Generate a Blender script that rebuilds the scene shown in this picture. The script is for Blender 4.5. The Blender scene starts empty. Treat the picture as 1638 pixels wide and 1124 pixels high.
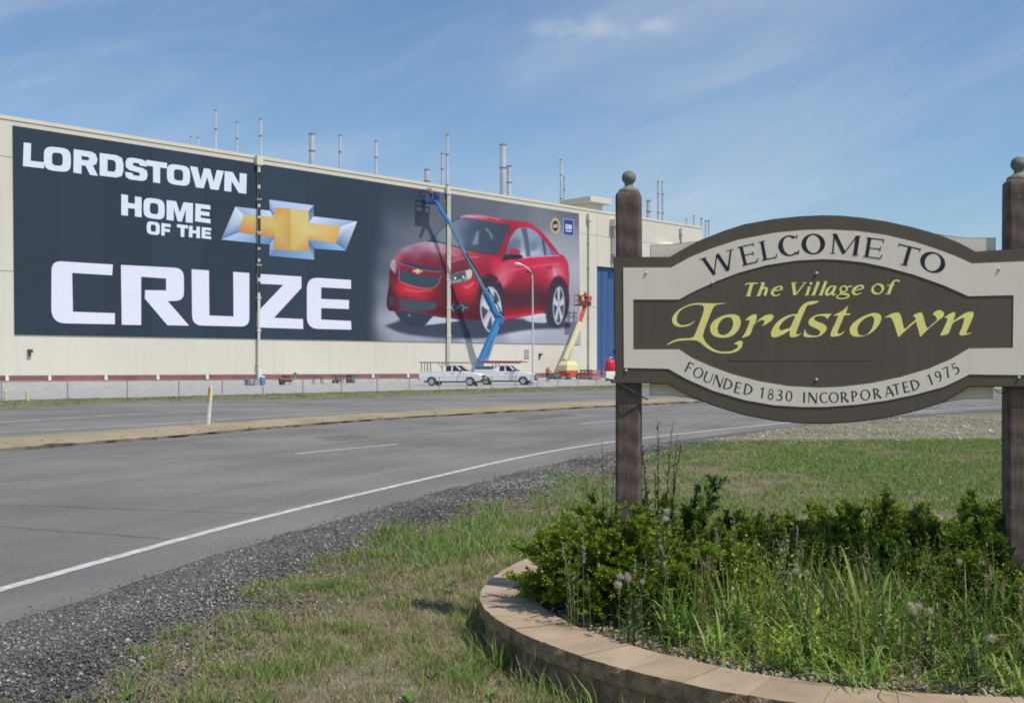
import bpy, bmesh, math, random
import numpy as np
from mathutils import Vector, Matrix
from mathutils.geometry import tessellate_polygon

# ------------------------------------------------------------------ camera, light, exposure
SC = bpy.context.scene
COL = SC.collection
R = math.radians
random.seed(7)
RNG = np.random.default_rng(11)

EYE = 1.6            # eye height above the road, metres
FPX = 1700.0         # focal length in photograph pixels (1638 wide)
CX, HZ = 819.0, 589.0
cam_d = bpy.data.cameras.new("camera")
cam_d.sensor_width = 36.0
cam_d.lens = 36.0 * FPX / 1638.0
cam_d.shift_y = (HZ - 562.0) / 1638.0
cam_d.clip_start, cam_d.clip_end = 0.1, 6000.0
cam = bpy.data.objects.new("camera", cam_d)
cam.location = (0, 0, EYE)
cam.rotation_euler = (R(90), 0, 0)
COL.objects.link(cam)
SC.camera = cam

SUN_AZ = Vector((0.825, -0.565, 0.0))      # horizontal direction towards the sun
SUN_EL = R(59)
SUN_DIR = Vector((SUN_AZ.x * math.cos(SUN_EL), SUN_AZ.y * math.cos(SUN_EL), math.sin(SUN_EL)))
sun_d = bpy.data.lights.new("sun", "SUN")
sun_d.energy = 4.1
sun_d.angle = R(0.53)
sun_d.color = (1.0, 0.93, 0.81)
sun = bpy.data.objects.new("sun", sun_d)
sun.rotation_euler = SUN_DIR.to_track_quat("Z", "Y").to_euler()
sun.location = (30, -20, 60)
COL.objects.link(sun)

W = bpy.data.worlds.new("World")
SC.world = W
W.use_nodes = True
nt = W.node_tree
nt.nodes.clear()


def nnode(t, kind, **kw):
    n = t.nodes.new(kind)
    for k, v in kw.items():
        setattr(n, k, v)
    return n


wo = nnode(nt, "ShaderNodeOutputWorld")
bg = nnode(nt, "ShaderNodeBackground")
sky = nnode(nt, "ShaderNodeTexSky", sky_type="NISHITA")
sky.sun_disc = False
sky.sun_elevation = SUN_EL
sky.sun_rotation = math.atan2(SUN_AZ.x, SUN_AZ.y)
sky.air_density, sky.dust_density, sky.ozone_density = 1.25, 0.75, 2.3
sky.altitude = 300
bg.inputs[1].default_value = 0.109
# thin cirrus: noise on the direction projected to a flat layer far overhead
tc = nnode(nt, "ShaderNodeTexCoord")
sep = nnode(nt, "ShaderNodeSeparateXYZ")
nt.links.new(tc.outputs["Generated"], sep.inputs[0])


def wmath(op, a, b=None, c=None):
    n = nnode(nt, "ShaderNodeMath", operation=op)
    for i, v in enumerate((a, b, c)):
        if v is None:
            continue
        if isinstance(v, (int, float)):
            n.inputs[i].default_value = v
        else:
            nt.links.new(v, n.inputs[i])
    return n.outputs[0]


def cloud(rot, sx, sy, scale, detail, rough, lo, hi, dist=0.0):
    mp = nnode(nt, "ShaderNodeMapping")
    mp.vector_type = "TEXTURE"
    mp.inputs["Rotation"].default_value = (0, R(rot), 0)
    mp.inputs["Scale"].default_value = (sx, 1.0, sy)
    nt.links.new(tc.outputs["Generated"], mp.inputs[0])
    no = nnode(nt, "ShaderNodeTexNoise")
    no.inputs["Scale"].default_value = scale
    no.inputs["Detail"].default_value = detail
    no.inputs["Roughness"].default_value = rough
    no.inputs["Distortion"].default_value = dist
    nt.links.new(mp.outputs[0], no.inputs[0])
    mr = nnode(nt, "ShaderNodeMapRange", interpolation_type="SMOOTHSTEP")
    mr.inputs[1].default_value, mr.inputs[2].default_value = lo, hi
    nt.links.new(no.outputs[0], mr.inputs[0])
    return mr.outputs[0]


c1 = cloud(-24, 0.62, 0.16, 1.1, 9, 0.56, 0.40, 0.74, 0.5)
c2 = cloud(-17, 0.34, 0.06, 1.0, 10, 0.60, 0.46, 0.80, 0.7)
cl = wmath("ADD", wmath("MULTIPLY", c1, 0.24), wmath("MULTIPLY", c2, 0.18))


def puff(dx, dz, rx, rz, amp):
    # one small fair-weather cloud in the direction (dx, 1, dz)
    a = wmath("DIVIDE", wmath("SUBTRACT", wmath("DIVIDE", sep.outputs[0], wmath("MAXIMUM", sep.outputs[1], 0.05)), dx), rx)
    b = wmath("DIVIDE", wmath("SUBTRACT", wmath("DIVIDE", sep.outputs[2], wmath("MAXIMUM", sep.outputs[1], 0.05)), dz), rz)
    d = wmath("SQRT", wmath("ADD", wmath("MULTIPLY", a, a), wmath("MULTIPLY", b, b)))
    no = nnode(nt, "ShaderNodeTexNoise")
    no.inputs["Scale"].default_value = 26
    no.inputs["Detail"].default_value = 7
    nt.links.new(tc.outputs["Generated"], no.inputs[0])
    d2 = wmath("ADD", d, wmath("MULTIPLY", wmath("SUBTRACT", no.outputs[0], 0.5), 2.4))
    mr = nnode(nt, "ShaderNodeMapRange", interpolation_type="SMOOTHSTEP")
    mr.inputs[1].default_value, mr.inputs[2].default_value = 1.1, 0.05
    mr.inputs[3].default_value, mr.inputs[4].default_value = 0.0, amp
    nt.links.new(d2, mr.inputs[0])
    return mr.outputs[0]


cl = wmath("ADD", cl, puff((930 - CX) / FPX, (HZ - 48) / FPX, 0.055, 0.014, 0.24))
cl = wmath("ADD", cl, puff((1042 - CX) / FPX, (HZ - 42) / FPX, 0.020, 0.008, 0.17))
cl = wmath("MINIMUM", cl, 0.85)
mixs = nnode(nt, "ShaderNodeMixRGB")
nt.links.new(cl, mixs.inputs[0])
tint = nnode(nt, "ShaderNodeMixRGB", blend_type="MULTIPLY")
tint.inputs[0].default_value = 1.0
tint.inputs[2].default_value = (0.83, 0.97, 1.11, 1)
nt.links.new(sky.outputs[0], tint.inputs[1])
nt.links.new(tint.outputs[0], mixs.inputs[1])
mixs.inputs[2].default_value = (6.6, 7.0, 7.4, 1)
nt.links.new(mixs.outputs[0], bg.inputs[0])
nt.links.new(bg.outputs[0], wo.inputs[0])

SC.view_settings.view_transform = "Standard"
SC.view_settings.look = "None"
SC.view_settings.exposure = 0.0
SC.view_settings.gamma = 1.0
SC.view_settings.use_curve_mapping = False
SC.render.engine = "CYCLES"
SC.cycles.pixel_filter_type = "BLACKMAN_HARRIS"
SC.cycles.filter_width = 1.8
SC.cycles.max_bounces = 6
SC.cycles.transparent_max_bounces = 8


# ------------------------------------------------------------------ places: the road plane, the factory wall, the sign board
def ray(px, py):
    return Vector(((px - CX) / FPX, 1.0, (HZ - py) / FPX))


def at(px, py, Y):
    d = ray(px, py)
    return Vector((d.x * Y, Y, EYE + d.z * Y))


def gnd(px, py, z=0.0):
    Y = (EYE - z) * FPX / (py - HZ)
    return Vector(((px - CX) / FPX * Y, Y, z))


class Plane:
    def __init__(self, p0, udir):
        self.p0 = Vector(p0)
        self.u = Vector((udir[0], udir[1], 0)).normalized()
        self.n = Vector((self.u.y, -self.u.x, 0))     # towards the camera side

    def at(self, px, py, off=0.0):
        d = ray(px, py)
        t = (self.n.dot(self.p0 - Vector((0, 0, EYE))) + off) / self.n.dot(d)
        return Vector((0, 0, EYE)) + d * t

    def x(self, px, z=0.0, off=0.0):
        p = self.at(px, HZ - 5, off)
        return Vector((p.x, p.y, z))

    def s(self, px):
        return (self.x(px) - Vector((self.p0.x, self.p0.y, 0))).dot(self.u)

    def st(self, s, z, off=0.0):
        return Vector((self.p0.x, self.p0.y, 0)) + self.u * s + self.n * off + Vector((0, 0, z))


WALL = Plane((-39.95, 85.0, 0), (0.7115, 0.7027))
SIGN = Plane((0.61, 6.25, 0), (0.981, -0.1925))


# ------------------------------------------------------------------ materials
def lin(c):
    return tuple((v / 12.92 if v <= 0.04045 else ((v + 0.055) / 1.055) ** 2.4) for v in (x / 255.0 for x in c))


MATS = {}


def M(name, c, rough=0.6, var=0.12, scale=4.0, bump=0.0, bscale=60.0, metal=0.0, spec=0.4, c2=None, stretch=None, lo=0.35, hi=0.65, detail=6, coord="obj", streak=None):
    """procedural surface: base colour broken by two noises, with an optional fine relief"""
    if name in MATS:
        return MATS[name]
    m = bpy.data.materials.new(name)
    m.use_nodes = True
    t = m.node_tree
    b = t.nodes["Principled BSDF"]
    b.inputs["Roughness"].default_value = rough
    b.inputs["Metallic"].default_value = metal
    b.inputs["Specular IOR Level"].default_value = spec
    if coord == "obj":
        co = t.nodes.new("ShaderNodeTexCoord").outputs["Object"]
    else:
        co = t.nodes.new("ShaderNodeNewGeometry").outputs["Position"]
    if stretch:
        mp = t.nodes.new("ShaderNodeMapping")
        mp.inputs["Scale"].default_value = stretch
        t.links.new(co, mp.inputs[0])
        co = mp.outputs[0]
    n1 = t.nodes.new("ShaderNodeTexNoise")
    n1.inputs["Scale"].default_value = scale
    n1.inputs["Detail"].default_value = detail
    t.links.new(co, n1.inputs[0])
    mr = t.nodes.new("ShaderNodeMapRange")
    mr.inputs[1].default_value, mr.inputs[2].default_value = lo, hi
    t.links.new(n1.outputs[0], mr.inputs[0])
    mx = t.nodes.new("ShaderNodeMixRGB")
    a = c
    d = c2 if c2 else tuple(v * (1 - var) for v in c)
    if not c2:
        a = tuple(min(1, v * (1 + var * 0.5)) for v in c)
    mx.inputs[1].default_value = (*a, 1)
    mx.inputs[2].default_value = (*d, 1)
    t.links.new(mr.outputs[0], mx.inputs[0])
    out = mx.outputs[0]
    for rot, sc_, s_, lo_, hi_, cs_, amt in (streak or ()):
        mp = t.nodes.new("ShaderNodeMapping")
        mp.vector_type = "TEXTURE"
        mp.inputs["Rotation"].default_value = (0, 0, R(rot))
        mp.inputs["Scale"].default_value = sc_
        t.links.new(t.nodes.new("ShaderNodeNewGeometry").outputs["Position"], mp.inputs[0])
        n3 = t.nodes.new("ShaderNodeTexNoise")
        n3.inputs["Scale"].default_value = s_
        n3.inputs["Detail"].default_value = 7
        t.links.new(mp.outputs[0], n3.inputs[0])
        m3 = t.nodes.new("ShaderNodeMapRange")
        m3.inputs[1].default_value, m3.inputs[2].default_value, m3.inputs[4].default_value = lo_, hi_, amt
        t.links.new(n3.outputs[0], m3.inputs[0])
        x3 = t.nodes.new("ShaderNodeMixRGB")
        t.links.new(m3.outputs[0], x3.inputs[0])
        t.links.new(out, x3.inputs[1])
        x3.inputs[2].default_value = (*cs_, 1)
        out = x3.outputs[0]
    t.links.new(out, b.inputs["Base Color"])
    if bump > 0:
        n2 = t.nodes.new("ShaderNodeTexNoise")
        n2.inputs["Scale"].default_value = bscale
        n2.inputs["Detail"].default_value = 4
        t.links.new(co, n2.inputs[0])
        bp = t.nodes.new("ShaderNodeBump")
        bp.inputs["Strength"].default_value = min(1, bump)
        bp.inputs["Distance"].default_value = 0.02
        t.links.new(n2.outputs[0], bp.inputs["Height"])
        t.links.new(bp.outputs[0], b.inputs["Normal"])
    MATS[name] = m
    return m


def MV(name, rough=0.7, trans=0.0, spec=0.3, gain=1.0, wrinkle=0.0, mott=0.06):
    """colour from the mesh's own colour attribute (leaf to leaf, print to print), with a fine mottling"""
    m = bpy.data.materials.new(name)
    m.use_nodes = True
    t = m.node_tree
    b = t.nodes["Principled BSDF"]
    b.inputs["Roughness"].default_value = rough
    b.inputs["Specular IOR Level"].default_value = spec
    a = t.nodes.new("ShaderNodeAttribute")
    a.attribute_name = "Col"
    n1 = t.nodes.new("ShaderNodeTexNoise")
    n1.inputs["Scale"].default_value = 3.0
    ge = t.nodes.new("ShaderNodeNewGeometry")
    t.links.new(ge.outputs["Position"], n1.inputs[0])
    mr = t.nodes.new("ShaderNodeMapRange")
    mr.inputs[1].default_value, mr.inputs[2].default_value = 0.3, 0.7
    mr.inputs[3].default_value, mr.inputs[4].default_value = (1 - mott) * gain, (1 + mott) * gain
    t.links.new(n1.outputs[0], mr.inputs[0])
    vm = t.nodes.new("ShaderNodeVectorMath")
    vm.operation = "SCALE"
    t.links.new(a.outputs["Color"], vm.inputs[0])
    t.links.new(mr.outputs[0], vm.inputs["Scale"])
    t.links.new(vm.outputs[0], b.inputs["Base Color"])
    if wrinkle > 0:
        n2 = t.nodes.new("ShaderNodeTexNoise")
        n2.inputs["Scale"].default_value = 0.35
        n2.inputs["Detail"].default_value = 3
        t.links.new(ge.outputs["Position"], n2.inputs[0])
        bp = t.nodes.new("ShaderNodeBump")
        bp.inputs["Strength"].default_value = 1.0
        bp.inputs["Distance"].default_value = wrinkle
        t.links.new(n2.outputs[0], bp.inputs["Height"])
        t.links.new(bp.outputs[0], b.inputs["Normal"])
    if trans > 0:
        tr = t.nodes.new("ShaderNodeBsdfTranslucent")
        t.links.new(vm.outputs[0], tr.inputs[0])
        ms = t.nodes.new("ShaderNodeMixShader")
        ms.inputs[0].default_value = trans
        t.links.new(b.outputs[0], ms.inputs[1])
        t.links.new(tr.outputs[0], ms.inputs[2])
        t.links.new(ms.outputs[0], t.nodes["Material Output"].inputs[0])
    return m


# ------------------------------------------------------------------ object helpers
def tag(o, label=None, cat=None, group=None, kind=None):
    if label:
        o["label"] = label
    if cat:
        o["category"] = cat
    if group:
        o["group"] = group
    if kind:
        o["kind"] = kind
    return o


def thing(name, label, cat, loc=(0, 0, 0), rz=0.0, group=None):
    o = bpy.data.objects.new(name, None)
    o.empty_display_size = 0.3
    o.location = loc
    o.rotation_euler = (0, 0, rz)
    COL.objects.link(o)
    return tag(o, label, cat, group)


def copy_tree(o, parent=None):
    c = o.copy()
    COL.objects.link(c)
    if parent is not None:
        c.parent = parent
    for ch in [x for x in COL.objects if x.parent == o]:
        copy_tree(ch, c)
    return c


class MB:
    """collects shapes and links them as ONE mesh object"""

    def __init__(self, org=(0, 0, 0)):
        self.v, self.f, self.c = [], [], []
        self.o = Vector(org)

    def add(self, vs, fs, col=None):
        k = len(self.v)
        self.v += [Vector(p) - self.o for p in vs]
        self.f += [tuple(i + k for i in f) for f in fs]
        if col is not None:
            if isinstance(col, list):
                self.c += col
            else:
                self.c += [col] * len(vs)
        return self

    def box(self, c, s, rot=None):
        c = Vector(c)
        h = [x / 2 for x in s]
        vs = [Vector((sx * h[0], sy * h[1], sz * h[2])) for sz in (-1, 1) for sy in (-1, 1) for sx in (-1, 1)]
        if rot is not None:
            vs = [rot @ p for p in vs]
        return self.add([p + c for p in vs], [(0, 2, 3, 1), (4, 5, 7, 6), (0, 1, 5, 4), (2, 6, 7, 3), (0, 4, 6, 2), (1, 3, 7, 5)])

    def hexa(self, vs):
        return self.add(vs, [(0, 2, 3, 1), (4, 5, 7, 6), (0, 1, 5, 4), (2, 6, 7, 3), (0, 4, 6, 2), (1, 3, 7, 5)])

    def beam(self, p0, p1, w, h=None, up=(0, 0, 1)):
        p0, p1 = Vector(p0), Vector(p1)
        h = h or w
        d = (p1 - p0).normalized()
        up = Vector(up)
        if abs(d.dot(up)) > 0.98:
            up = Vector((0, 1, 0))
        s = d.cross(up).normalized() * (w / 2)
        u = s.cross(d).normalized() * (h / 2)
        return self.add([p0 - s - u, p0 + s - u, p0 - s + u, p0 + s + u, p1 - s - u, p1 + s - u, p1 - s + u, p1 + s + u],
                        [(0, 1, 3, 2), (4, 6, 7, 5), (0, 4, 5, 1), (2, 3, 7, 6), (0, 2, 6, 4), (1, 5, 7, 3)])

    def tube(self, pts, r, n=10, cap=True):
        pts = [Vector(p) for p in pts]
        rs = r if isinstance(r, (list, tuple)) else [r] * len(pts)
        vs, fs = [], []
        for i, p in enumerate(pts):
            d = (pts[min(i + 1, len(pts) - 1)] - pts[max(i - 1, 0)]).normalized()
            a = Vector((0, 0, 1)) if abs(d.z) < 0.9 else Vector((1, 0, 0))
            s = d.cross(a).normalized()
            u = s.cross(d).normalized()
            for k in range(n):
                t = 2 * math.pi * k / n
                vs.append(p + (s * math.cos(t) + u * math.sin(t)) * rs[i])
        for i in range(len(pts) - 1):
            for k in range(n):
                a, b = i * n + k, i * n + (k + 1) % n
                fs.append((a, b, b + n, a + n))
        if cap:
            fs.append(tuple(range(n - 1, -1, -1)))
            fs.append(tuple((len(pts) - 1) * n + k for k in range(n)))
        return self.add(vs, fs)

    def lathe(self, prof, c=(0, 0, 0), n=24, axis="z"):
        c = Vector(c)
        vs, fs = [], []
        for r, z in prof:
            for k in range(n):
                t = 2 * math.pi * k / n
                p = Vector((r * math.cos(t), r * math.sin(t), z))
                if axis == "y":
                    p = Vector((p.x, p.z, p.y))
                vs.append(c + p)
        for i in range(len(prof) - 1):
            for k in range(n):
                a, b = i * n + k, i * n + (k + 1) % n
                fs.append((a, b, b + n, a + n))
        fs.append(tuple(range(n - 1, -1, -1)))
        fs.append(tuple((len(prof) - 1) * n + k for k in range(n)))
        return self.add(vs, fs)

    def prism(self, poly, holes, ax, depth):
        """poly/holes: lists of 3-D points in one plane; extruded by ax*depth"""
        ax = Vector(ax).normalized() * depth
        loops = [[Vector(p) for p in poly]] + [[Vector(p) for p in h] for h in holes]
        flat = [p for l in loops for p in l]
        tris = tessellate_polygon(loops)
        n = len(flat)
        fs = [tuple(t) for t in tris] + [tuple(i + n for i in reversed(t)) for t in tris]
        k = 0
        for l in loops:
            m = len(l)
            for i in range(m):
                a, b = k + i, k + (i + 1) % m
                fs.append((a, b, b + n, a + n))
            k += m
        return self.add(flat + [p + ax for p in flat], fs)

    def flat(self, poly, holes=(), col=None):
        loops = [[Vector(p) for p in poly]] + [[Vector(p) for p in h] for h in holes]
        flat = [p for l in loops for p in l]
        return self.add(flat, [tuple(t) for t in tessellate_polygon(loops)], col)

    def build(self, name, mat, parent=None, bevel=0.0, smooth=False, seg=2):
        me = bpy.data.meshes.new(name)
        me.from_pydata([tuple(p) for p in self.v], [], self.f)
        bm = bmesh.new()
        bm.from_mesh(me)
        bmesh.ops.recalc_face_normals(bm, faces=bm.faces)
        bm.to_mesh(me)
        bm.free()
        if self.c:
            a = me.color_attributes.new("Col", "FLOAT_COLOR", "POINT")
            arr = np.ones((len(self.v), 4), dtype=np.float32)
            arr[:, :3] = np.array(self.c, dtype=np.float32)
            a.data.foreach_set("color", arr.ravel())
        if smooth:
            me.polygons.foreach_set("use_smooth", [True] * len(me.polygons))
            try:
                me.set_sharp_from_angle(angle=R(40))
            except Exception:
                pass
        me.materials.append(mat)
        o = bpy.data.objects.new(name, me)
        COL.objects.link(o)
        o.location = (0, 0, 0) if parent is not None else self.o
        if parent is not None:
            o.parent = parent
        if bevel > 0:
            b = o.modifiers.new("edge", "BEVEL")
            b.width = bevel
            b.segments = seg
            b.limit_method = "ANGLE"
            b.angle_limit = R(35)
        return o


def build_each(mb, name, mat, parent, **kw):
    """every loose piece of the builder becomes a part of its own"""
    par = list(range(len(mb.v)))

    def find(i):
        while par[i] != i:
            par[i] = par[par[i]]
            i = par[i]
        return i

    for f in mb.f:
        a = find(f[0])
        for i in f[1:]:
            par[find(i)] = a
    groups = {}
    for f in mb.f:
        groups.setdefault(find(f[0]), []).append(f)
    out = []
    for fs in groups.values():
        idx = sorted({i for f in fs for i in f})
        m = {v: k for k, v in enumerate(idx)}
        s = MB((0, 0, 0))
        s.v = [mb.v[i] for i in idx]
        s.f = [tuple(m[i] for i in f) for f in fs]
        s.o = mb.o
        if mb.c:
            s.c = [mb.c[i] for i in idx]
        out.append(s.build(name, mat, parent, **kw))
    return out


def raw_mesh(name, verts, faces_idx, face_sizes, cols, mat, smooth=False):
    """mesh from numpy arrays (foliage, gravel)"""
    me = bpy.data.meshes.new(name)
    me.vertices.add(len(verts))
    me.vertices.foreach_set("co", np.asarray(verts, dtype=np.float32).ravel())
    me.loops.add(len(faces_idx))
    me.loops.foreach_set("vertex_index", np.asarray(faces_idx, dtype=np.int32))
    me.polygons.add(len(face_sizes))
    st = np.concatenate([[0], np.cumsum(face_sizes)[:-1]]).astype(np.int32)
    me.polygons.foreach_set("loop_start", st)
    me.polygons.foreach_set("loop_total", np.asarray(face_sizes, dtype=np.int32))
    if smooth:
        me.polygons.foreach_set("use_smooth", np.ones(len(face_sizes), dtype=bool))
    me.update(calc_edges=True)
    if cols is not None:
        a = me.color_attributes.new("Col", "FLOAT_COLOR", "POINT")
        arr = np.ones((len(verts), 4), dtype=np.float32)
        arr[:, :3] = cols
        a.data.foreach_set("color", arr.ravel())
    me.materials.append(mat)
    o = bpy.data.objects.new(name, me)
    COL.objects.link(o)
    return o


def spline(pts, per=8):
    """Catmull-Rom through points (tuples of any dimension)"""
    P = [np.array(p, dtype=float) for p in pts]
    P = [2 * P[0] - P[1]] + P + [2 * P[-1] - P[-2]]
    out = []
    for i in range(1, len(P) - 2):
        for k in range(per):
            t = k / per
            a, b, c, d = P[i - 1], P[i], P[i + 1], P[i + 2]
            out.append(0.5 * (2 * b + (c - a) * t + (2 * a - 5 * b + 4 * c - d) * t * t + (3 * b - a - 3 * c + d) * t ** 3))
    out.append(P[-2])
    return out

# ------------------------------------------------------------------ ground, roads, verge
m_ground = M("dry_ground", lin((124, 114, 93)), 0.95, c2=lin((98, 95, 68)), scale=3.4, bump=0.8, bscale=38, lo=0.38, hi=0.6, coord="pos", detail=10)
m_asphalt = M("old_asphalt", (0.200, 0.190, 0.178), 0.9, var=0.30, scale=0.30, bump=0.5, bscale=130, spec=0.25, coord="pos", detail=13, lo=0.33, hi=0.70,
              streak=((-26, (0.9, 14, 1), 1.0, 0.50, 0.72, (0.125, 0.120, 0.114), 0.62), (-20, (0.35, 9, 1), 1.0, 0.55, 0.75, (0.265, 0.255, 0.24), 0.5), (0, (1, 1, 1), 55, 0.54, 0.66, (0.31, 0.30, 0.285), 0.55), (0, (1, 1, 1), 15, 0.52, 0.68, (0.115, 0.11, 0.104), 0.45), (0, (1, 1, 1), 44, 0.54, 0.68, (0.095, 0.092, 0.088), 0.55)))
m_asphalt2 = M("worn_asphalt", (0.190, 0.184, 0.175), 0.9, var=0.25, scale=0.35, bump=0.3, bscale=120, spec=0.25, coord="pos", detail=12, stretch=(0.5, 0.5, 1))
m_shoulder = M("shoulder_gravel", (0.165, 0.155, 0.145), 0.95, c2=(0.075, 0.07, 0.066), scale=42, bump=1.0, bscale=70, lo=0.4, hi=0.6, coord="pos", detail=3)
m_lot = M("pale_gravel", (0.43, 0.43, 0.42), 0.95, c2=(0.29, 0.285, 0.28), scale=1.6, bump=0.8, bscale=9, lo=0.36, hi=0.62, coord="pos", detail=12)
m_median = M("median_dirt", lin((158, 142, 120)), 0.95, c2=lin((140, 130, 104)), scale=0.55, bump=0.8, bscale=25, lo=0.36, hi=0.6, coord="pos", detail=10)
m_kerb = M("dark_mottled_kerb", (0.20, 0.17, 0.14), 0.9, c2=(0.018, 0.016, 0.014), scale=1.5, lo=0.44, hi=0.60, bump=0.5, bscale=12, coord="pos", detail=9)  # kerb colour broken by very dark blotches
m_verge = M("verge_grass", lin((116, 116, 86)), 0.95, c2=lin((98, 104, 72)), scale=0.7, lo=0.4, hi=0.6, bump=0.9, bscale=22, coord="pos", detail=9)
m_paint = M("road_paint", (0.56, 0.555, 0.535), 0.8, c2=(0.30, 0.295, 0.285), scale=9, lo=0.42, hi=0.70, coord="pos", detail=9)
m_paint_far = M("worn_road_paint", (0.55, 0.545, 0.53), 0.8, c2=(0.34, 0.335, 0.325), scale=1.3, lo=0.4, hi=0.7, coord="pos", detail=9)
m_tar = M("crack_filler", (0.12, 0.12, 0.12), 0.7, scale=3, coord="pos")


def line_xy(pxs, ext0=0.0, ext1=0.0, per=10, z=0.0):
    """photograph line on the ground -> smooth list of (x, y), lengthened straight at both ends"""
    pts = [tuple(gnd(*p, z).xy) for p in pxs]
    out = spline(pts, per)
    if ext0:
        d = out[0] - out[2]
        out.insert(0, out[0] + d / np.linalg.norm(d) * ext0)
    if ext1:
        d = out[-1] - out[-3]
        out.append(out[-1] + d / np.linalg.norm(d) * ext1)
    return out


def resample(L, n):
    L = np.array(L)
    s = np.concatenate([[0], np.cumsum(np.linalg.norm(np.diff(L, axis=0), axis=1))])
    t = np.linspace(0, s[-1], n)
    return np.stack([np.interp(t, s, L[:, 0]), np.interp(t, s, L[:, 1])], 1)


def strip(name, A, B, z, mat, n=160, za=None, zb=None, kind="structure", rows=1, jit=0.0, zmid=None):
    A, B = resample(A, n), resample(B, n)
    mb = MB()
    vs = []
    for r in range(rows + 1):
        f = r / rows
        for i in range(n):
            p = A[i] * (1 - f) + B[i] * f
            zz = z if za is None else za * (1 - f) + zb * f
            if zmid is not None:
                zz = zmid(f)
            if jit and r in (0, rows):
                p = p + RNG.normal(0, jit, 2)
            vs.append((p[0], p[1], zz))
    fs = [(r * n + i, r * n + i + 1, (r + 1) * n + i + 1, (r + 1) * n + i) for r in range(rows) for i in range(n - 1)]
    mb.add(vs, fs)
    o = mb.build(name, mat)
    return tag(o, kind=kind)


def ribbon(name, L, w, z, mat, n=120):
    L = resample(L, n)
    d = np.gradient(L, axis=0)
    d /= np.linalg.norm(d, axis=1)[:, None]
    nn = np.stack([-d[:, 1], d[:, 0]], 1) * w / 2
    mb = MB()
    vs = [(*(p + q), z) for p, q in zip(L, nn)] + [(*(p - q), z) for p, q in zip(L, nn)]
    mb.add(vs, [(i, i + 1, n + i + 1, n + i) for i in range(n - 1)])
    return tag(mb.build(name, mat), kind="structure")


mb = MB()
mb.add([(-3000, -60, -0.05), (3000, -60, -0.05), (3000, 5000, -0.05), (-3000, 5000, -0.05)], [(0, 1, 2, 3)])
tag(mb.build("ground", m_verge), kind="structure")

ROAD_R = line_xy([(-200, 1062), (0, 1000), (338, 892), (620, 809), (900, 738), (1060, 707), (1250, 684), (1400, 668), (1600, 654)], 7, 120)
EDGE = line_xy([(0, 943), (200, 887), (400, 833), (620, 780), (880, 722), (1050, 698), (1250, 677), (1400, 663), (1600, 650)], 14, 120)
KERB = line_xy([(0, 722), (250, 702), (500, 680), (700, 666), (985, 650), (1130, 643), (1400, 631), (1700, 621)], 40, 60)
MED_F = line_xy([(0, 704), (240, 689), (470, 672.8), (680, 659.6), (985, 643), (1130, 637), (1400, 626), (1700, 618)], 40, 60)
FAR_R = MED_F
LINE2 = line_xy([(0, 691), (240, 678.7), (440, 665.5), (680, 653.8), (983, 639), (1300, 626)], 40, 100)
LINE1 = line_xy([(0, 675), (240, 661), (440, 652.3), (680, 642), (983, 631.6), (1300, 621)], 40, 100)
FAR_L = line_xy([(0, 656), (240, 642), (440, 639), (680, 632.5), (983, 623), (1300, 614)], 40, 100)
FENCE = line_xy([(-100, 642.5), (0, 640.5), (240, 635.5), (440, 630), (680, 624.3), (983, 616.3), (1150, 612)], 25, 40)
GRASS_B = line_xy([(60, 1150), (200, 1062), (320, 992), (413, 953), (507, 907), (547, 896), (613, 859), (720, 827), (820, 791), (911, 756), (1060, 721), (1153, 706), (1350, 703), (1600, 702), (1900, 701)], 7, 60)

# the planted roadside with its gravel shoulder
right_far = [np.array([40.0, p[1]]) for p in resample(GRASS_B, 160)]
mb = MB()
gb = resample(GRASS_B, 160)
mb.add([(-30, -20, -0.014), (90, -20, -0.014), (90, 60, -0.014), (-30, 60, -0.014)], [(0, 1, 2, 3)])
tag(mb.build("roadside_ground", m_ground), kind="structure")
GA, GBv = resample(GRASS_B, 900), resample(ROAD_R, 900)
pa, pb = [], []
for p in GBv[::3]:
    if p[1] > 60:
        break
    pa.append(p - np.array([0.25, -0.05]))
    cand = GA[GA[:, 1] <= max(p[1] * 0.93, p[1] - 1.6)]
    q = cand[np.argmin(np.linalg.norm(cand - p, axis=1))] if len(cand) else GA[0]
    pb.append(q)
pb = [np.mean(pb[max(0, i - 6):i + 7], axis=0) for i in range(len(pb))]
mb = MB()
vs = []
for i_, (p, q) in enumerate(zip(pa, pb)):
    for f in (0, 0.5, 1.0):
        r = p * (1 - f) + q * f
        if f == 1.0:
            r = r + (r - p) / np.linalg.norm(r - p) * (0.10 * math.sin(i_ * 0.63) + 0.08 * math.sin(i_ * 1.71 + 1) + RNG.normal(0, 0.07) - 0.05)
        vs.append((r[0], r[1], -0.0025 if f < 1 else -0.016))
m_ = len(pa)
mb.add(vs, [(3 * i + j, 3 * i + j + 1, 3 * i + j + 4, 3 * i + j + 3) for i in range(m_ - 1) for j in (0, 1)])
tag(mb.build("gravel_shoulder", m_shoulder), kind="structure")
m_dry = M("dry_gravelly_turf", lin((128, 124, 100)), 0.95, c2=lin((112, 104, 76)), scale=0.8, bump=0.7, bscale=20, coord="pos", lo=0.36, hi=0.62, detail=10)
DP = [gnd(*q).xy for q in ((1120, 704), (1210, 692), (1290, 680), (1400, 672), (1500, 664), (1620, 659), (1800, 654), (2000, 668), (2000, 700), (1600, 704), (1350, 706))]
DP = [tuple(q) for q in spline([tuple(q) for q in DP] + [tuple(DP[0])], 8)][:-1]
mb = MB()
mb.flat([(q[0] + RNG.normal(0, 0.08), q[1] + RNG.normal(0, 0.2), -0.0012) for q in DP])
tag(mb.build("dry_ground", m_dry), kind="structure")
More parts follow.
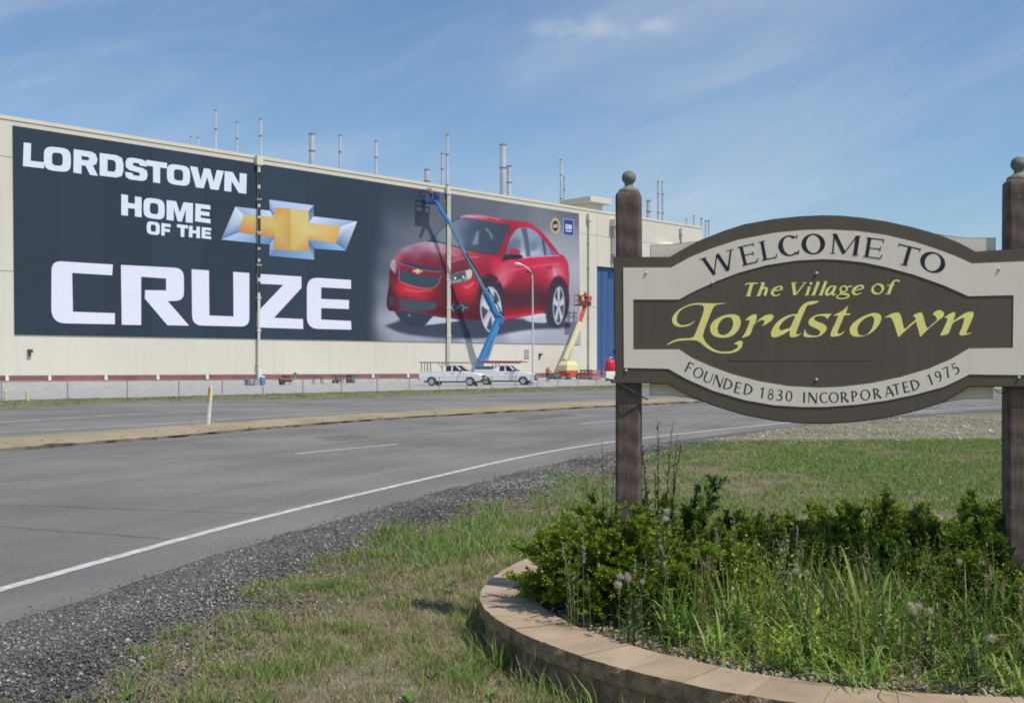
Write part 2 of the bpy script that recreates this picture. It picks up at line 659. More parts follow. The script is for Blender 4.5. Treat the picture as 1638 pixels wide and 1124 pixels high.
strip("near_road", KERB, ROAD_R, 0.0, m_asphalt, n=420, jit=0.035)
strip("far_road", FAR_L, FAR_R, 0.0, m_asphalt2, n=200)
strip("median", KERB, MED_F, 0.13, m_median, n=240, rows=3, zmid=lambda f: 0.055 + 0.10 * math.sin(f * math.pi) - (0.05 if f > 0.99 else 0), jit=0.05)
mb = MB()
K = resample(KERB, 400)
KJ = K + RNG.normal(0, 0.015, K.shape)
vs = []
for i in range(400):
    zt = 0.046 + RNG.normal(0, 0.010)
    d = K[min(i + 1, 399)] - K[max(i - 1, 0)]
    d /= np.linalg.norm(d)
    nn = np.array([d[1], -d[0]])
    a, b = KJ[i] + nn * 0.05, KJ[i] - nn * 0.22
    vs += [(a[0], a[1], -0.01), (a[0], a[1], zt), (b[0], b[1], zt + 0.012)]
mb.add(vs, [(3 * i + j, 3 * i + j + 1, 3 * i + j + 4, 3 * i + j + 3) for i in range(399) for j in (0, 1)])
tag(mb.build("kerb", m_kerb), kind="structure")
strip("verge", FENCE, FAR_L, -0.003, m_verge, n=160, jit=0.12)

ribbon("edge_line", EDGE, 0.115, 0.004, m_paint, 200)
ribbon("far_lane_line", LINE1, 0.14, 0.004, m_paint_far)
ribbon("far_edge_line", LINE2, 0.14, 0.004, m_paint_far)
E2 = resample(KERB, 400)
dash_a = [np.array(gnd(475, 726).xy), np.array(gnd(636, 710).xy)]
dash_b = [np.array(gnd(930, 678).xy), np.array(gnd(985, 673).xy)]
CL = spline([dash_a[0] * 2.2 - dash_b[0] * 1.2, dash_a[0], dash_a[1], dash_b[0], dash_b[1], np.array(gnd(1213, 654.5).xy), np.array(gnd(1500, 637).xy)], 20)
s_ = np.concatenate([[0], np.cumsum(np.linalg.norm(np.diff(np.array(CL), axis=0), axis=1))])
s0 = s_[20]
for k in range(-1, 4):
    a, b = s0 + 12.25 * k, s0 + 12.25 * k + 3.1
    seg = [np.array([np.interp(t, s_, np.array(CL)[:, 0]), np.interp(t, s_, np.array(CL)[:, 1])]) for t in np.linspace(a, b, 6)]
    ribbon("lane_dash", seg, 0.10, 0.004, m_paint, 6)
# long thin sealed cracks in the near lanes
for a, b in (((0, 807), (430, 822)), ((0, 842), (270, 862)), ((210, 700), (330, 712))):
    p, q = np.array(gnd(*a).xy), np.array(gnd(*b).xy)
    pts = []
    for t in np.linspace(0, 1, 40):
        pts.append(p * (1 - t) + q * t + RNG.normal(0, 0.018, 2))
    ribbon("road_crack", pts, 0.014, 0.0035, m_tar, 80)

m_patch = M("asphalt_patch", (0.150, 0.145, 0.138), 0.9, var=0.2, scale=0.6, bump=0.5, bscale=120, spec=0.25, coord="pos", detail=12)
for q in (((500, 700), (560, 695), (600, 699), (536, 705)), ((820, 668), (900, 661), (925, 664), (840, 672))):
    mb = MB()
    C = [gnd(*s) for s in q]
    pts = []
    for i in range(4):
        a, b = C[i], C[(i + 1) % 4]
        for t in np.linspace(0, 1, 8)[:-1]:
            e_ = a.lerp(b, t)
            pts.append((e_.x + RNG.normal(0, 0.03), e_.y + RNG.normal(0, 0.03), 0.0025))
    mb.flat(pts)
    tag(mb.build("road_patch", m_patch), kind="structure")

# pale gravel lot between the chain-link fence and the factory
wall_line = [np.array(WALL.st(s, 0).xy) for s in np.linspace(WALL.s(-250), WALL.s(1150), 60)]
fl = resample(FENCE, 160)
strip("gravel_lot", FENCE, wall_line, 0.0, m_lot, n=160, rows=12, zmid=lambda f: 0.01 + 0.5 * max(0, (f - 0.55) / 0.45) ** 1.3)

# ------------------------------------------------------------------ factory
m_cream = M("cream_wall_panel", (0.640, 0.602, 0.520), 0.8, var=0.05, scale=0.12, bump=0.1, bscale=3, coord="pos", detail=8,
            streak=((45, (0.5, 0.5, 9), 1.0, 0.52, 0.78, (0.50, 0.465, 0.39), 0.35),))
m_coping = M("parapet_coping", (0.66, 0.60, 0.50), 0.7, var=0.05, scale=0.4, coord="pos")
m_joint = M("wall_joint_core", (0.34, 0.32, 0.28), 0.9, scale=1, coord="pos")  # darker core colour seen in the joints between panels
m_plinth = M("oxide_red_plinth", lin((146, 98, 98)), 0.85, c2=lin((120, 84, 84)), scale=0.7, coord="pos")
m_pipe = M("painted_downpipe", (0.66, 0.63, 0.53), 0.6, var=0.08, scale=0.8, coord="pos")
m_pipe_g = M("galvanised_duct", (0.55, 0.57, 0.58), 0.45, var=0.12, scale=1.2, metal=0.35, coord="pos")
m_steel = M("stack_steel", (0.62, 0.64, 0.66), 0.42, var=0.15, scale=0.7, metal=0.45, coord="pos")
m_band = M("stack_band", (0.20, 0.21, 0.22), 0.5, var=0.1, scale=2, metal=0.4, coord="pos")
m_blue = M("blue_door_panel", lin((60, 92, 138)), 0.6, var=0.06, scale=0.5, coord="pos")
m_roof = M("roof_membrane", (0.45, 0.44, 0.42), 0.9, scale=0.2, coord="pos")
m_dark = M("dark_fitting", (0.06, 0.06, 0.065), 0.6, scale=6, coord="pos")
m_white = M("white_fitting", (0.74, 0.74, 0.72), 0.6, var=0.05, scale=4, coord="pos")

b0 = WALL.x(470)
fac = thing("factory_building", "long cream factory wall carrying the huge dark banner across the road", "factory", (b0.x, b0.y, 0))
S_L, S_R = WALL.s(20) - 26.0, WALL.s(1123.5)
sD0, sD1 = WALL.s(955), WALL.s(1014)
ZB = (1.0, 9.35, 18.45, 21.45)


def wbox(mb, s0, s1, z0, z1, o0, o1):
    mb.hexa([WALL.st(s, z, o) for z in (z0, z1) for o in (o0, o1) for s in (s0, s1)])
    return mb


def fpart(name, mat, args, **kw):
    mb = MB(b0.xyz * Vector((1, 1, 0)) if False else (b0.x, b0.y, 0))
    for a in args:
        wbox(mb, *a)
    return mb.build(name, mat, fac, **kw)


for a_ in ((S_L, sD0 - 0.4, -0.6, 21.3, -0.30, -0.04), (sD0 - 0.4, sD1 + 0.4, 14.75, 21.3, -0.30, -0.04), (sD1 + 0.4, S_R, -0.6, 21.3, -0.30, -0.04)):
    fpart("wall_core", m_joint, [a_])
fpart("rear_hall", m_cream, [(S_L, S_R, -0.6, 20.9, -62.0, -0.9)])
fpart("roof", m_roof, [(S_L, S_R, 20.95, 21.15, -62.0, -0.31)])
cols = [S_L, WALL.s(20) - 9, WALL.s(412), WALL.s(715), WALL.s(941), sD0, sD1, WALL.s(1088), S_R]
for i in range(len(cols) - 1):
    for j in range(3):
        a, b = cols[i] + 0.02, cols[i + 1] - 0.02
        z0, z1 = ZB[j] + 0.025, ZB[j + 1] - 0.025
        if cols[i] == sD0:
            if j == 0:
                continue
            if j == 1:
                z0 = 14.6
        fpart("wall_panel", m_cream, [(a, b, z0, z1, -0.2, 0.0)])
for a_ in ((S_L, sD0, 0.0, 1.0, -0.25, 0.05), (sD1, S_R, 0.0, 1.0, -0.25, 0.05)):
    fpart("plinth", m_plinth, [a_])
fpart("coping", m_coping, [(S_L - 0.1, S_R + 0.1, 21.43, 21.72, -0.42, 0.07)])
for k in range(6):
    fpart("door_leaf", m_blue, [(sD0 + 0.05 + k * (sD1 - sD0) / 6, sD0 + (k + 1) * (sD1 - sD0) / 6 - 0.02, 0.3, 14.55, -0.5, -0.35 + 0.02 * (k % 2))])
lb = MB((b0.x, b0.y, 0))
wbox(lb, WALL.s(838.5), WALL.s(846), 3.15, 3.28, 0.0, 0.12)
wbox(lb, WALL.s(838.5), WALL.s(846), 3.45, 3.58, 0.0, 0.12)
wbox(lb, WALL.s(838.5), WALL.s(846), 3.75, 3.88, 0.0, 0.12)
wbox(lb, WALL.s(838.5), WALL.s(846), 2.85, 2.98, 0.0, 0.12)
build_each(lb, "louvre", m_pipe_g, fac)
for px, py in ((47, 563), (863, 568), (982, 563)):
    p = WALL.at(px, py, 0.0)
    mb = MB((b0.x, b0.y, 0))
    s = (p - Vector((WALL.p0.x, WALL.p0.y, 0))).dot(WALL.u)
    wbox(mb, s - 0.16, s + 0.16, p.z - 0.05, p.z + 0.22, 0.0, 0.35)
    wbox(mb, s - 0.06, s + 0.06, p.z - 0.35, p.z - 0.04, 0.0, 0.12)
    mb.build("wall_light", m_dark, fac)
for px in (10, 78, 168, 251, 330, 595, 651):
    s = WALL.s(px)
    mb = MB((b0.x, b0.y, 0))
    wbox(mb, s - 0.12, s + 0.12, 0.62, 0.98, 0.05, 0.24)
    wbox(mb, s - 0.05, s + 0.05, 0.98, 1.1, 0.05, 0.16)
    mb.build("hose_box", m_white, fac)


def downpipe(px, r, z0, z1, off, mat=None, box=True):
    s = WALL.s(px)
    mb = MB((b0.x, b0.y, 0))
    mb.tube([WALL.st(s, z0, off), WALL.st(s, z1, off)], r, 12)
    o = mb.build("downpipe", mat or m_pipe, fac, smooth=True)
    bx = MB((b0.x, b0.y, 0))
    if box:
        wbox(bx, s - r * 2.2, s + r * 2.2, z1 - 0.1, z1 + 0.75, 0.07, off + r * 1.8)
    for z in np.arange(z0 + 1.5, z1 - 1, 3.1):
        wbox(bx, s - r * 1.35, s + r * 1.35, z, z + 0.12, 0.0, off + r * 1.1)
    build_each(bx, "bracket", m_pipe, o)
    return o


dp = downpipe(411.5, 0.15, 0.5, 20.9, 0.26)
wr = MB((b0.x, b0.y, 0))
s412 = WALL.s(411.5)
z = 20.1
k = 0
while z > 9.2:
    h = 1.15 + 0.35 * math.sin(k * 2.3)
    n = 8
    vs, fs = [], []
    for zz in (z, z - h):
        for i in range(n + 1):
            t = -0.35 + math.pi * 0.95 * i / n
            vs.append(WALL.st(s412, zz, 0.26) + WALL.u * math.cos(t) * 0.175 + WALL.n * math.sin(t) * 0.175)
    fs = [(i, i + 1, n + 2 + i, n + 1 + i) for i in range(n)]
    wr.add(vs, fs)
    z -= h + 0.28 + 0.12 * math.cos(k)
    k += 1
build_each(wr, "banner_wrap", M("banner_offcut", (0.030, 0.038, 0.055), 0.6, scale=2, coord="pos"), dp)
downpipe(714.0, 0.11, 0.5, 20.9, 0.22)
downpipe(716.8, 0.13, 0.5, 20.9, 0.24, box=False)
downpipe(940.5, 0.13, 0.5, 20.3, 0.22)
downpipe(979.0, 0.20, 14.8, 20.0, 0.5, m_pipe_g)
downpipe(983.0, 0.17, 14.8, 20.4, 0.5, m_pipe_g, box=False)
downpipe(1088.5, 0.13, 0.5, 20.3, 0.22)
hd = MB((b0.x, b0.y, 0))
pA = WALL.st(WALL.s(1060), 17.9, 0.4)
hd.lathe([(0.0, -0.9), (0.9, -0.85), (1.4, -0.3), (1.4, 0.3), (1.0, 0.75), (0.0, 0.95)], (0, 0, 0), 14, "z")
hd.v = [p + pA for p in hd.v[:-0 or None]] if False else [Vector(p) + (pA - Vector((b0.x, b0.y, 0))) + Vector((b0.x, b0.y, 0)) for p in hd.v]
hd.build("vent_hood", m_cream, fac, smooth=True)

# stair head with overhanging flat roof
c0 = Vector((11.1, 150.0, 0))
iu, iv = WALL.u, -WALL.n
ph = MB((b0.x, b0.y, 0))
ph.hexa([c0 + iu * a + iv * b + Vector((0, 0, zz)) for zz in (25.15, 25.95) for b in (0, 6.0) for a in (0, 4.6)])
pr = MB((b0.x, b0.y, 0))
pr.hexa([c0 + iu * a + iv * b + Vector((0, 0, zz)) for zz in (21.0, 25.14) for b in (1.1, 5.2) for a in (0.9, 3.8)])
pw = pr.build("stair_head", m_cream, fac)
ph.build("canopy_slab", m_coping, pw, bevel=0.05)

# exhaust stacks on the roof, each one a thing
STK = [
    (306, 220, 3.0, 30, "short thin pale vent pipe, leftmost of all on the factory roof"),
    (317, 222, 3.0, 31, "short thin pale vent pipe standing just right of the leftmost one on the roof"),
    (345, 178, 3.6, 12, "very tall thin steel flue, leftmost of the tall ones on the factory roof"),
    (379, 197, 3.4, 12, "tall thin steel flue above the last letters of the top banner line"),
    (417, 192, 4.0, 10, "tall thin steel flue right behind the wrapped downpipe of the wall"),
    (499, 216, 9.5, 14, "stout grey steel stack on its own above the dark middle of the banner"),
    (544, 218, 4.2, 12, "thin banded steel flue next to the right of the stout grey stack"),
    (601.5, 227, 4.4, 12, "thin banded steel flue midway between the stout stack and the blue lift basket"),
    (683, 273, 8.5, 14, "short stout pale stack right behind the worker in the blue lift basket"),
    (707.5, 247, 4.2, 12, "thin steel flue, the shorter of the pair above the double downpipe"),
    (715.5, 217, 4.6, 10, "thin steel flue, the taller of the pair above the double downpipe"),
    (804.5, 233, 10.5, 20, "tallest stout banded grey stack, above the roof of the printed red car"),
    (814.5, 267, 8.0, 17, "stout pale stack half as tall, touching the tallest stout one"),
    (897.5, 257, 4.0, 22, "tall thin cream flue rising at the left end of the stair head canopy"),
    (902.5, 285, 3.0, 24, "thin shorter flue beside the tall cream one at the stair head canopy"),
    (1037.5, 322, 7.0, 14, "short stout pale stack just right of the brown sign post"),
    (1053, 291, 3.4, 16, "tall thin twin flue, left one of the two right of the brown sign post"),
    (1060, 292, 3.4, 16, "tall thin twin flue, right one of the two right of the brown sign post"),
    (1098, 351, 2.6, 30, "tiny low vent pipe, leftmost of the two low ones above the far wall end"),
    (1110, 346, 2.6, 30, "tiny low vent pipe, right one of the two low ones above the far wall end"),
]
for px, yt, wpx, off, lab in STK:
    p = WALL.at(px, yt, -off)
    r = wpx / 2 * p.y / FPX
    t = thing("exhaust_stack", lab, "stack", (p.x, p.y, 21.15), group="steel stacks on the factory roof")
    h = p.z - 21.15
    mb = MB()
    mb.tube([(0, 0, 0), (0, 0, h)], r, 14)
    mb.build("flue", m_steel, t, smooth=True)
    bd = MB()
    nb = max(2, int(h / (3.2 if wpx < 6 else 4.2)))
    for i in range(nb):
        zz = h * (i + 0.75) / (nb + 0.4)
        bd.lathe([(r * 1.02, zz), (r * 1.16, zz + 0.02), (r * 1.16, zz + 0.16), (r * 1.02, zz + 0.18)], n=14)
    bd.lathe([(r * 1.0, h), (r * 1.14, h + 0.02), (r * 1.14, h + 0.14), (r * 0.8, h + 0.15)], n=14)
    build_each(bd, "band", m_band, t)
# flues of another hall far behind the end of the wall
for px, yt in ((1122, 348), (1129, 352), (1134, 352)):
    p = at(px, yt, 210)
    t = thing("far_flue", {1122: "thin pale flue standing beyond the end of the factory wall, leftmost of three", 1129: "thin pale flue standing beyond the end of the factory wall, middle of three", 1134: "thin pale flue standing beyond the end of the factory wall, rightmost of three"}[px], "flue", (p.x, p.y, 0), group="flues beyond the factory's end")
    mb = MB()
    mb.tube([(0, 0, 0), (0, 0, p.z)], 0.16, 8)
    mb.build("flue", m_steel, t, smooth=True)
    bd = MB()
    for zz in (p.z * 0.55, p.z * 0.8, p.z - 0.3):
        bd.lathe([(0.16, zz), (0.22, zz + 0.02), (0.22, zz + 0.2), (0.16, zz + 0.22)], n=8)
    build_each(bd, "band", m_band, t)


from mathutils.bvhtree import BVHTree
_lot = bpy.data.objects["gravel_lot"].data
LOT = BVHTree.FromPolygons([v.co for v in _lot.vertices], [tuple(q.vertices) for q in _lot.polygons])


def lot_z(x, y):
    h = LOT.ray_cast(Vector((x, y, 50)), Vector((0, 0, -1)))
    return h[0].z if h[0] else 0.02

# ------------------------------------------------------------------ banner on the factory wall (flat print)
BANO = Vector((b0.x, b0.y, 0))
PK = 0.90


def alb(c, k=None):
    return tuple(min(0.92, v * (k or PK)) for v in lin(c))


m_ink = MV("banner_vinyl_print", 0.5, spec=0.35, wrinkle=0.05, mott=0.02)
ban = thing("wall_banner", "huge dark banner with white lettering, gold cross emblem and red car on factory wall", "banner", BANO)


def wp(px, py, off):
    return WALL.at(px, py, off)


def top_y(x):
    return 201 + (x - 20) * 140.6 / 906


def bot_y(x):
    return 535 + (x - 23) * 15.8 / 906


XS = 584.0
ED_ = [20, 92, 166, 242, 322, 404, 490, XS]
for i in range(7):
    x0, x1 = ED_[i] + (0.0 if i == 0 else 0.06), ED_[i + 1] - 0.06
    y_ = lambda x, k: x + (3 * k if x < 30 else 1.5 * k)
    mb = MB(BANO)
    mb.prism([wp(x0, top_y(x0), 0.02), wp(x1, top_y(x1), 0.02), wp(x1 + (0 if i == 6 else 0), bot_y(x1), 0.02), wp(x0 + (3 if i == 0 else 0), bot_y(x0), 0.02)], [], WALL.n, 0.058 + 0.002 * (i % 2))
    k = 1.0 + 0.05 * math.sin(i * 2.7) + 0.015 * i
    mb.c = [alb((45 * k, 57 * k, 71 * k))] * len(mb.v)
    mb.build("banner_strip", m_ink, ban)

EURO = {
    "L": ([(0, 0), (.36, 0), (.36, .74), (1, .74), (1, 1), (0, 1)], []),
    "R": ([(0, 0), (.75, 0), (.93, .07), (1, .28), (.95, .5), (.8, .58), (1, 1), (.68, 1), (.5, .64), (.33, .64), (.33, 1), (0, 1)], [(.33, .24), (.6, .24), (.67, .31), (.6, .4), (.33, .4)]),
    "D": ([(0, 0), (.7, 0), (.93, .09), (1, .35), (1, .65), (.93, .91), (.7, 1), (0, 1)], [(.33, .24), (.6, .24), (.68, .36), (.68, .64), (.6, .76), (.33, .76)]),
    "S": ([(.98, .30), (.66, .30), (.62, .21), (.4, .21), (.33, .28), (.4, .36), (.8, .4), (.97, .5), (1, .7), (.94, .92), (.75, 1), (.22, 1), (.05, .92), (0, .69), (.32, .69), (.38, .79), (.62, .79), (.68, .71), (.6, .63), (.2, .58), (.04, .47), (.02, .25), (.1, .06), (.3, 0), (.75, 0), (.93, .08)], []),
    "T": ([(0, 0), (1, 0), (1, .26), (.67, .26), (.67, 1), (.33, 1), (.33, .26), (0, .26)], []),
    "W": ([(0, 0), (.22, 0), (.31, .62), (.41, 0), (.6, 0), (.7, .62), (.79, 0), (1, 0), (.84, 1), (.6, 1), (.505, .42), (.4, 1), (.17, 1)], []),
    "N": ([(0, 0), (.36, 0), (.68, .55), (.68, 0), (1, 0), (1, 1), (.66, 1), (.32, .45), (.32, 1), (0, 1)], []),
    "H": ([(0, 0), (.33, 0), (.33, .37), (.67, .37), (.67, 0), (1, 0), (1, 1), (.67, 1), (.67, .62), (.33, .62), (.33, 1), (0, 1)], []),
    "M": ([(0, 0), (.36, 0), (.5, .55), (.64, 0), (1, 0), (1, 1), (.73, 1), (.73, .35), (.58, 1), (.42, 1), (.27, .35), (.27, 1), (0, 1)], []),
    "E": ([(0, 0), (1, 0), (1, .24), (.36, .24), (.36, .385), (.94, .385), (.94, .61), (.36, .61), (.36, .76), (1, .76), (1, 1), (0, 1)], []),
    "F": ([(0, 0), (1, 0), (1, .25), (.36, .25), (.36, .42), (.92, .42), (.92, .66), (.36, .66), (.36, 1), (0, 1)], []),
    "G": ([(1, .3), (.7, .3), (.65, .22), (.4, .22), (.32, .32), (.32, .7), (.4, .78), (.68, .78), (.68, .62), (.5, .62), (.5, .42), (1, .42), (1, 1), (.2, 1), (.03, .9), (0, .7), (0, .3), (.05, .08), (.2, 0), (.8, 0), (.97, .08)], []),
    "U": ([(0, 0), (.3, 0), (.3, .7), (.7, .7), (.7, 0), (1, 0), (1, .85), (.85, 1), (.15, 1), (0, .85)], []),
    "A": ([(.35, 0), (.65, 0), (1, 1), (.7, 1), (.64, .78), (.36, .78), (.3, 1), (0, 1)], []),
}
oo, oi = [], []
for k in range(40):
    t = 2 * math.pi * k / 40
    f = lambda v: math.copysign(abs(v) ** 0.55, v)
    oo.append((.5 + .5 * f(math.cos(t)), .5 + .5 * f(math.sin(t))))
    oi.append((.5 + .2 * f(math.cos(t)), .5 + .27 * f(math.sin(t))))
EURO["O"] = (oo, oi)


def quadmap(q, u, v):
    (a, b, c, d) = q
    return (a[0] * (1 - u) * (1 - v) + b[0] * u * (1 - v) + c[0] * u * v + d[0] * (1 - u) * v,
            a[1] * (1 - u) * (1 - v) + b[1] * u * (1 - v) + c[1] * u * v + d[1] * (1 - u) * v)


def euro(ch, q, off, col, zoom=None, name="letter"):
    if zoom:
        x0, y0, s = zoom
        q = [(x0 + x / s, y0 + y / s) for x, y in q]
    o, h = EURO[ch]
    mb = MB(BANO)
    mb.flat([wp(*quadmap(q, *p), off) for p in o], [[wp(*quadmap(q, *p), off) for p in h]] if h else [], alb(col))
    return mb.build(name, m_ink, ban)


Z1 = (0, 170, 3.876)
WH = (228, 234, 250)
for ch, q in (
    ("L", [(147, 225), (275, 240), (273, 386), (142, 371)]),
    ("O", [(272, 246), (439, 264), (439, 412), (272, 394)]),
    ("R", [(457, 266), (603, 288), (607, 432), (455, 412)]),
    ("D", [(618, 290), (766, 310), (765, 447), (618, 430)]),
    ("S", [(775, 312), (915, 336), (915, 468), (775, 450)]),
    ("T", [(905, 333), (1036, 352), (1034, 484), (908, 466)]),
    ("O", [(1035, 354), (1179, 374), (1178, 499), (1035, 480)]),
    ("W", [(1178, 372), (1388, 402), (1388, 524), (1180, 499)]),
    ("N", [(1393, 402), (1530, 420), (1527, 543), (1390, 525)]),
    ("H", [(752, 545), (878, 565), (878, 688), (752, 675)]),
    ("O", [(890, 563), (1021, 581), (1021, 706), (890, 689)]),
    ("M", [(1033, 582), (1197, 602), (1195, 724), (1033, 704)]),
    ("E", [(1212, 603), (1304, 614), (1305, 727), (1210, 713)]),
    ("O", [(910, 711), (991, 721), (991, 801), (910, 791)]),
    ("F", [(1001, 724), (1058, 731), (1058, 808), (1000, 800)]),
    ("T", [(1097, 731), (1166, 739), (1165, 814), (1098, 806)]),
    ("H", [(1173, 740), (1240, 747), (1240, 819), (1170, 811)]),
    ("E", [(1252, 749), (1309, 755), (1309, 825), (1250, 817)]),
):
    euro(ch, q, 0.10, WH, Z1)


def rnd(pts, r=None):
    """round the corners marked with a third value (radius)"""
    out = []
    n = len(pts)
    for i, p in enumerate(pts):
        if len(p) < 3:
            out.append(p[:2])
            continue
        a, b = np.array(pts[i - 1][:2], float), np.array(pts[(i + 1) % n][:2], float)
        c = np.array(p[:2], float)
        u, v = (a - c) / np.linalg.norm(a - c) * p[2], (b - c) / np.linalg.norm(b - c) * p[2]
        for t in np.linspace(0, 1, 7):
            out.append(tuple((1 - t) ** 2 * (c + u) + 2 * t * (1 - t) * c + t * t * (c + v)))
    return out


Z2, Z3 = (0, 400, 3.876), (370, 400, 7.027)
CRZ = [
    (Z2, [(700, 90), (320, 66, 62), (318, 452, 90), (712, 459), (712, 391), (452, 382), (447, 141), (695, 156)], None),
    (Z2, [(750, 92), (1140, 112, 60), (1140, 312, 50), (1040, 316), (1172, 468), (1038, 465), (898, 300), (900, 248), (1030, 250), (1030, 176), (875, 165), (875, 464), (755, 462)], None),
    (Z2, [(1188, 119), (1295, 126), (1298, 405), (1448, 411), (1446, 135), (1546, 142), (1546, 474, 55), (1192, 466, 62)], None),
    (Z3, [(285, 266), (788, 298), (788, 425), (480, 760), (805, 775), (808, 885), (285, 868), (285, 705), (585, 390), (285, 376)], None),
    (Z3, [(1345, 336), (850, 304, 130), (850, 882, 130), (1350, 893), (1345, 796), (1010, 780), (1010, 650), (1322, 662), (1322, 562), (1010, 548), (1010, 418), (1345, 435)], None),
]
for (x0, y0, s), pts, _ in CRZ:
    pts = rnd(pts)
    P = [(x0 + x / s, y0 + y / s) for x, y in pts]
    cx = sum(p[0] for p in P) / len(P)
    cy = sum(p[1] for p in P) / len(P)
    mb = MB(BANO)
    mb.flat([wp(x, y, 0.104) for x, y in P], (), alb((230, 232, 250)))
    lt = mb.build("letter", m_ink, ban)
    ed = MB(BANO)
    for i, (dx, dy) in enumerate(((0.75, 0.2), (0, 0.75), (-0.75, -0.1), (0.2, -0.6))):
        ed.flat([wp(x + dx, y + dy, 0.088 + 0.003 * i) for x, y in P], (), alb((128, 62, 92)))
    ed.build("letter_outline", m_ink, lt)

# bow-tie emblem: twelve bevel facets round a gold field
ZE = (340, 300, 6.552)
OUT = [(240, 200), (600, 243), (595, 128), (1062, 188), (1058, 303), (1515, 355), (1395, 662), (1066, 640), (1065, 757), (595, 714), (602, 598), (90, 545)]
GOLD = [(325, 283), (640, 310), (652, 210), (1008, 242), (1008, 370), (1345, 408), (1290, 582), (1005, 550), (1005, 665), (648, 652), (650, 525), (275, 470)]
ze = lambda p, off: wp(ZE[0] + p[0] / ZE[2], ZE[1] + p[1] / ZE[2], off)
FC = [((150, 178, 214), (214, 222, 246)), ((92, 122, 164), (180, 196, 230)), ((176, 200, 236), (196, 208, 240)), ((80, 112, 150), (128, 152, 192)), ((214, 222, 248), (150, 180, 220)),
      ((226, 232, 250), (92, 128, 166)), ((150, 186, 224), (104, 142, 190)), ((70, 100, 130), (150, 176, 206)), ((140, 178, 220), (104, 140, 182)), ((122, 154, 190), (172, 196, 222)), ((98, 136, 182), (176, 204, 238)), ((92, 128, 166), (212, 226, 246))]
em = MB(BANO)
for i in range(12):
    j = (i + 1) % 12
    ca, cb = alb(FC[i][0]), alb(FC[i][1])
    em.add([ze(OUT[i], 0.100), ze(OUT[j], 0.100), ze(GOLD[j], 0.100), ze(GOLD[i], 0.100)], [(0, 1, 2, 3)], [ca, cb, cb, ca])
emb = em.build("emblem", m_ink, ban)
gd = MB(BANO)
cen = (815, 430)
gc = {0: (214, 190, 110), 1: (216, 186, 104), 2: (222, 150, 82), 3: (218, 196, 118), 4: (214, 190, 122), 5: (222, 180, 96), 6: (214, 164, 92), 7: (206, 160, 78), 8: (206, 138, 72), 9: (204, 142, 82), 10: (194, 150, 74), 11: (206, 128, 78)}
pts = GOLD
# left and right halves, split at the centre ridge
topc, botc = ((GOLD[2][0] + GOLD[3][0]) / 2 - 14, (GOLD[2][1] + GOLD[3][1]) / 2), ((GOLD[8][0] + GOLD[9][0]) / 2 - 6, (GOLD[8][1] + GOLD[9][1]) / 2)
L_ = [0, 1, 2]
left = [GOLD[0], GOLD[1], GOLD[2], topc, botc, GOLD[9], GOLD[10], GOLD[11]]
lc = [gc[0], gc[1], gc[2], (206, 166, 84), (196, 158, 84), gc[9], gc[10], gc[11]]
right = [topc, GOLD[3], GOLD[4], GOLD[5], GOLD[6], GOLD[7], GOLD[8], botc]
rc = [(220, 196, 120), gc[3], gc[4], gc[5], gc[6], gc[7], gc[8], (208, 178, 92)]
for P, C, ce, cc in ((left, lc, (640, 405), (214, 188, 112)), (right, rc, (1000, 455), (222, 202, 136))):
    mid = (815, 420) if P is left else (815, 420)
    vs = [ze(p, 0.1045) for p in P] + [ze(ce, 0.1045)]
    n = len(P)
    gd.add(vs, [(i, (i + 1) % n, n) for i in range(n)], [alb(c) for c in C] + [alb(cc)])
gd.build("gold_field", m_ink, emb)

# ---- the printed car: painted with soft-edged shapes, then carried by the banner sheet as vertex colour
PX0, PX1, PY0, PY1, SS = 582, 934, 286, 558, 3
NW, NH = (PX1 - PX0) * SS, (PY1 - PY0) * SS
gx, gy = np.meshgrid((np.arange(NW) + 0.5) / SS + PX0, (np.arange(NH) + 0.5) / SS + PY0)


def blur(a, r):
    r = int(round(r * SS))
    if r < 1:
        return a
    for _ in range(2):
        for ax in (0, 1):
            pad = [(0, 0)] * a.ndim
            pad[ax] = (r + 1, r)
            c = np.cumsum(np.pad(a, pad, mode="edge"), axis=ax)
            n = a.shape[ax]
            sl = lambda i, j: tuple(slice(i, j) if k == ax else slice(None) for k in range(a.ndim))
            a = (c[sl(2 * r + 1, 2 * r + 1 + n)] - c[sl(0, n)]) / (2 * r + 1)
    return a


def pmask(poly, soft=0.25, sm=True):
    P = np.array(spline(list(poly) + [poly[0]], 5) if sm else poly)
    m = np.zeros(gx.shape, dtype=bool)
    x0, x1 = max(0, int((P[:, 0].min() - PX0) * SS) - 2), min(NW, int((P[:, 0].max() - PX0) * SS) + 3)
    y0, y1 = max(0, int((P[:, 1].min() - PY0) * SS) - 2), min(NH, int((P[:, 1].max() - PY0) * SS) + 3)
    if x1 <= x0 or y1 <= y0:
        return m.astype(float)
    X, Y = gx[y0:y1, x0:x1], gy[y0:y1, x0:x1]
    k = np.zeros(X.shape, dtype=bool)
    n = len(P)
    for i in range(n):
        (ax, ay), (bx, by) = P[i], P[(i + 1) % n]
        if ay == by:
            continue
        k ^= ((ay > Y) != (by > Y)) & (X < (bx - ax) * (Y - ay) / (by - ay) + ax)
    m[y0:y1, x0:x1] = k
    return blur(m.astype(float), soft)


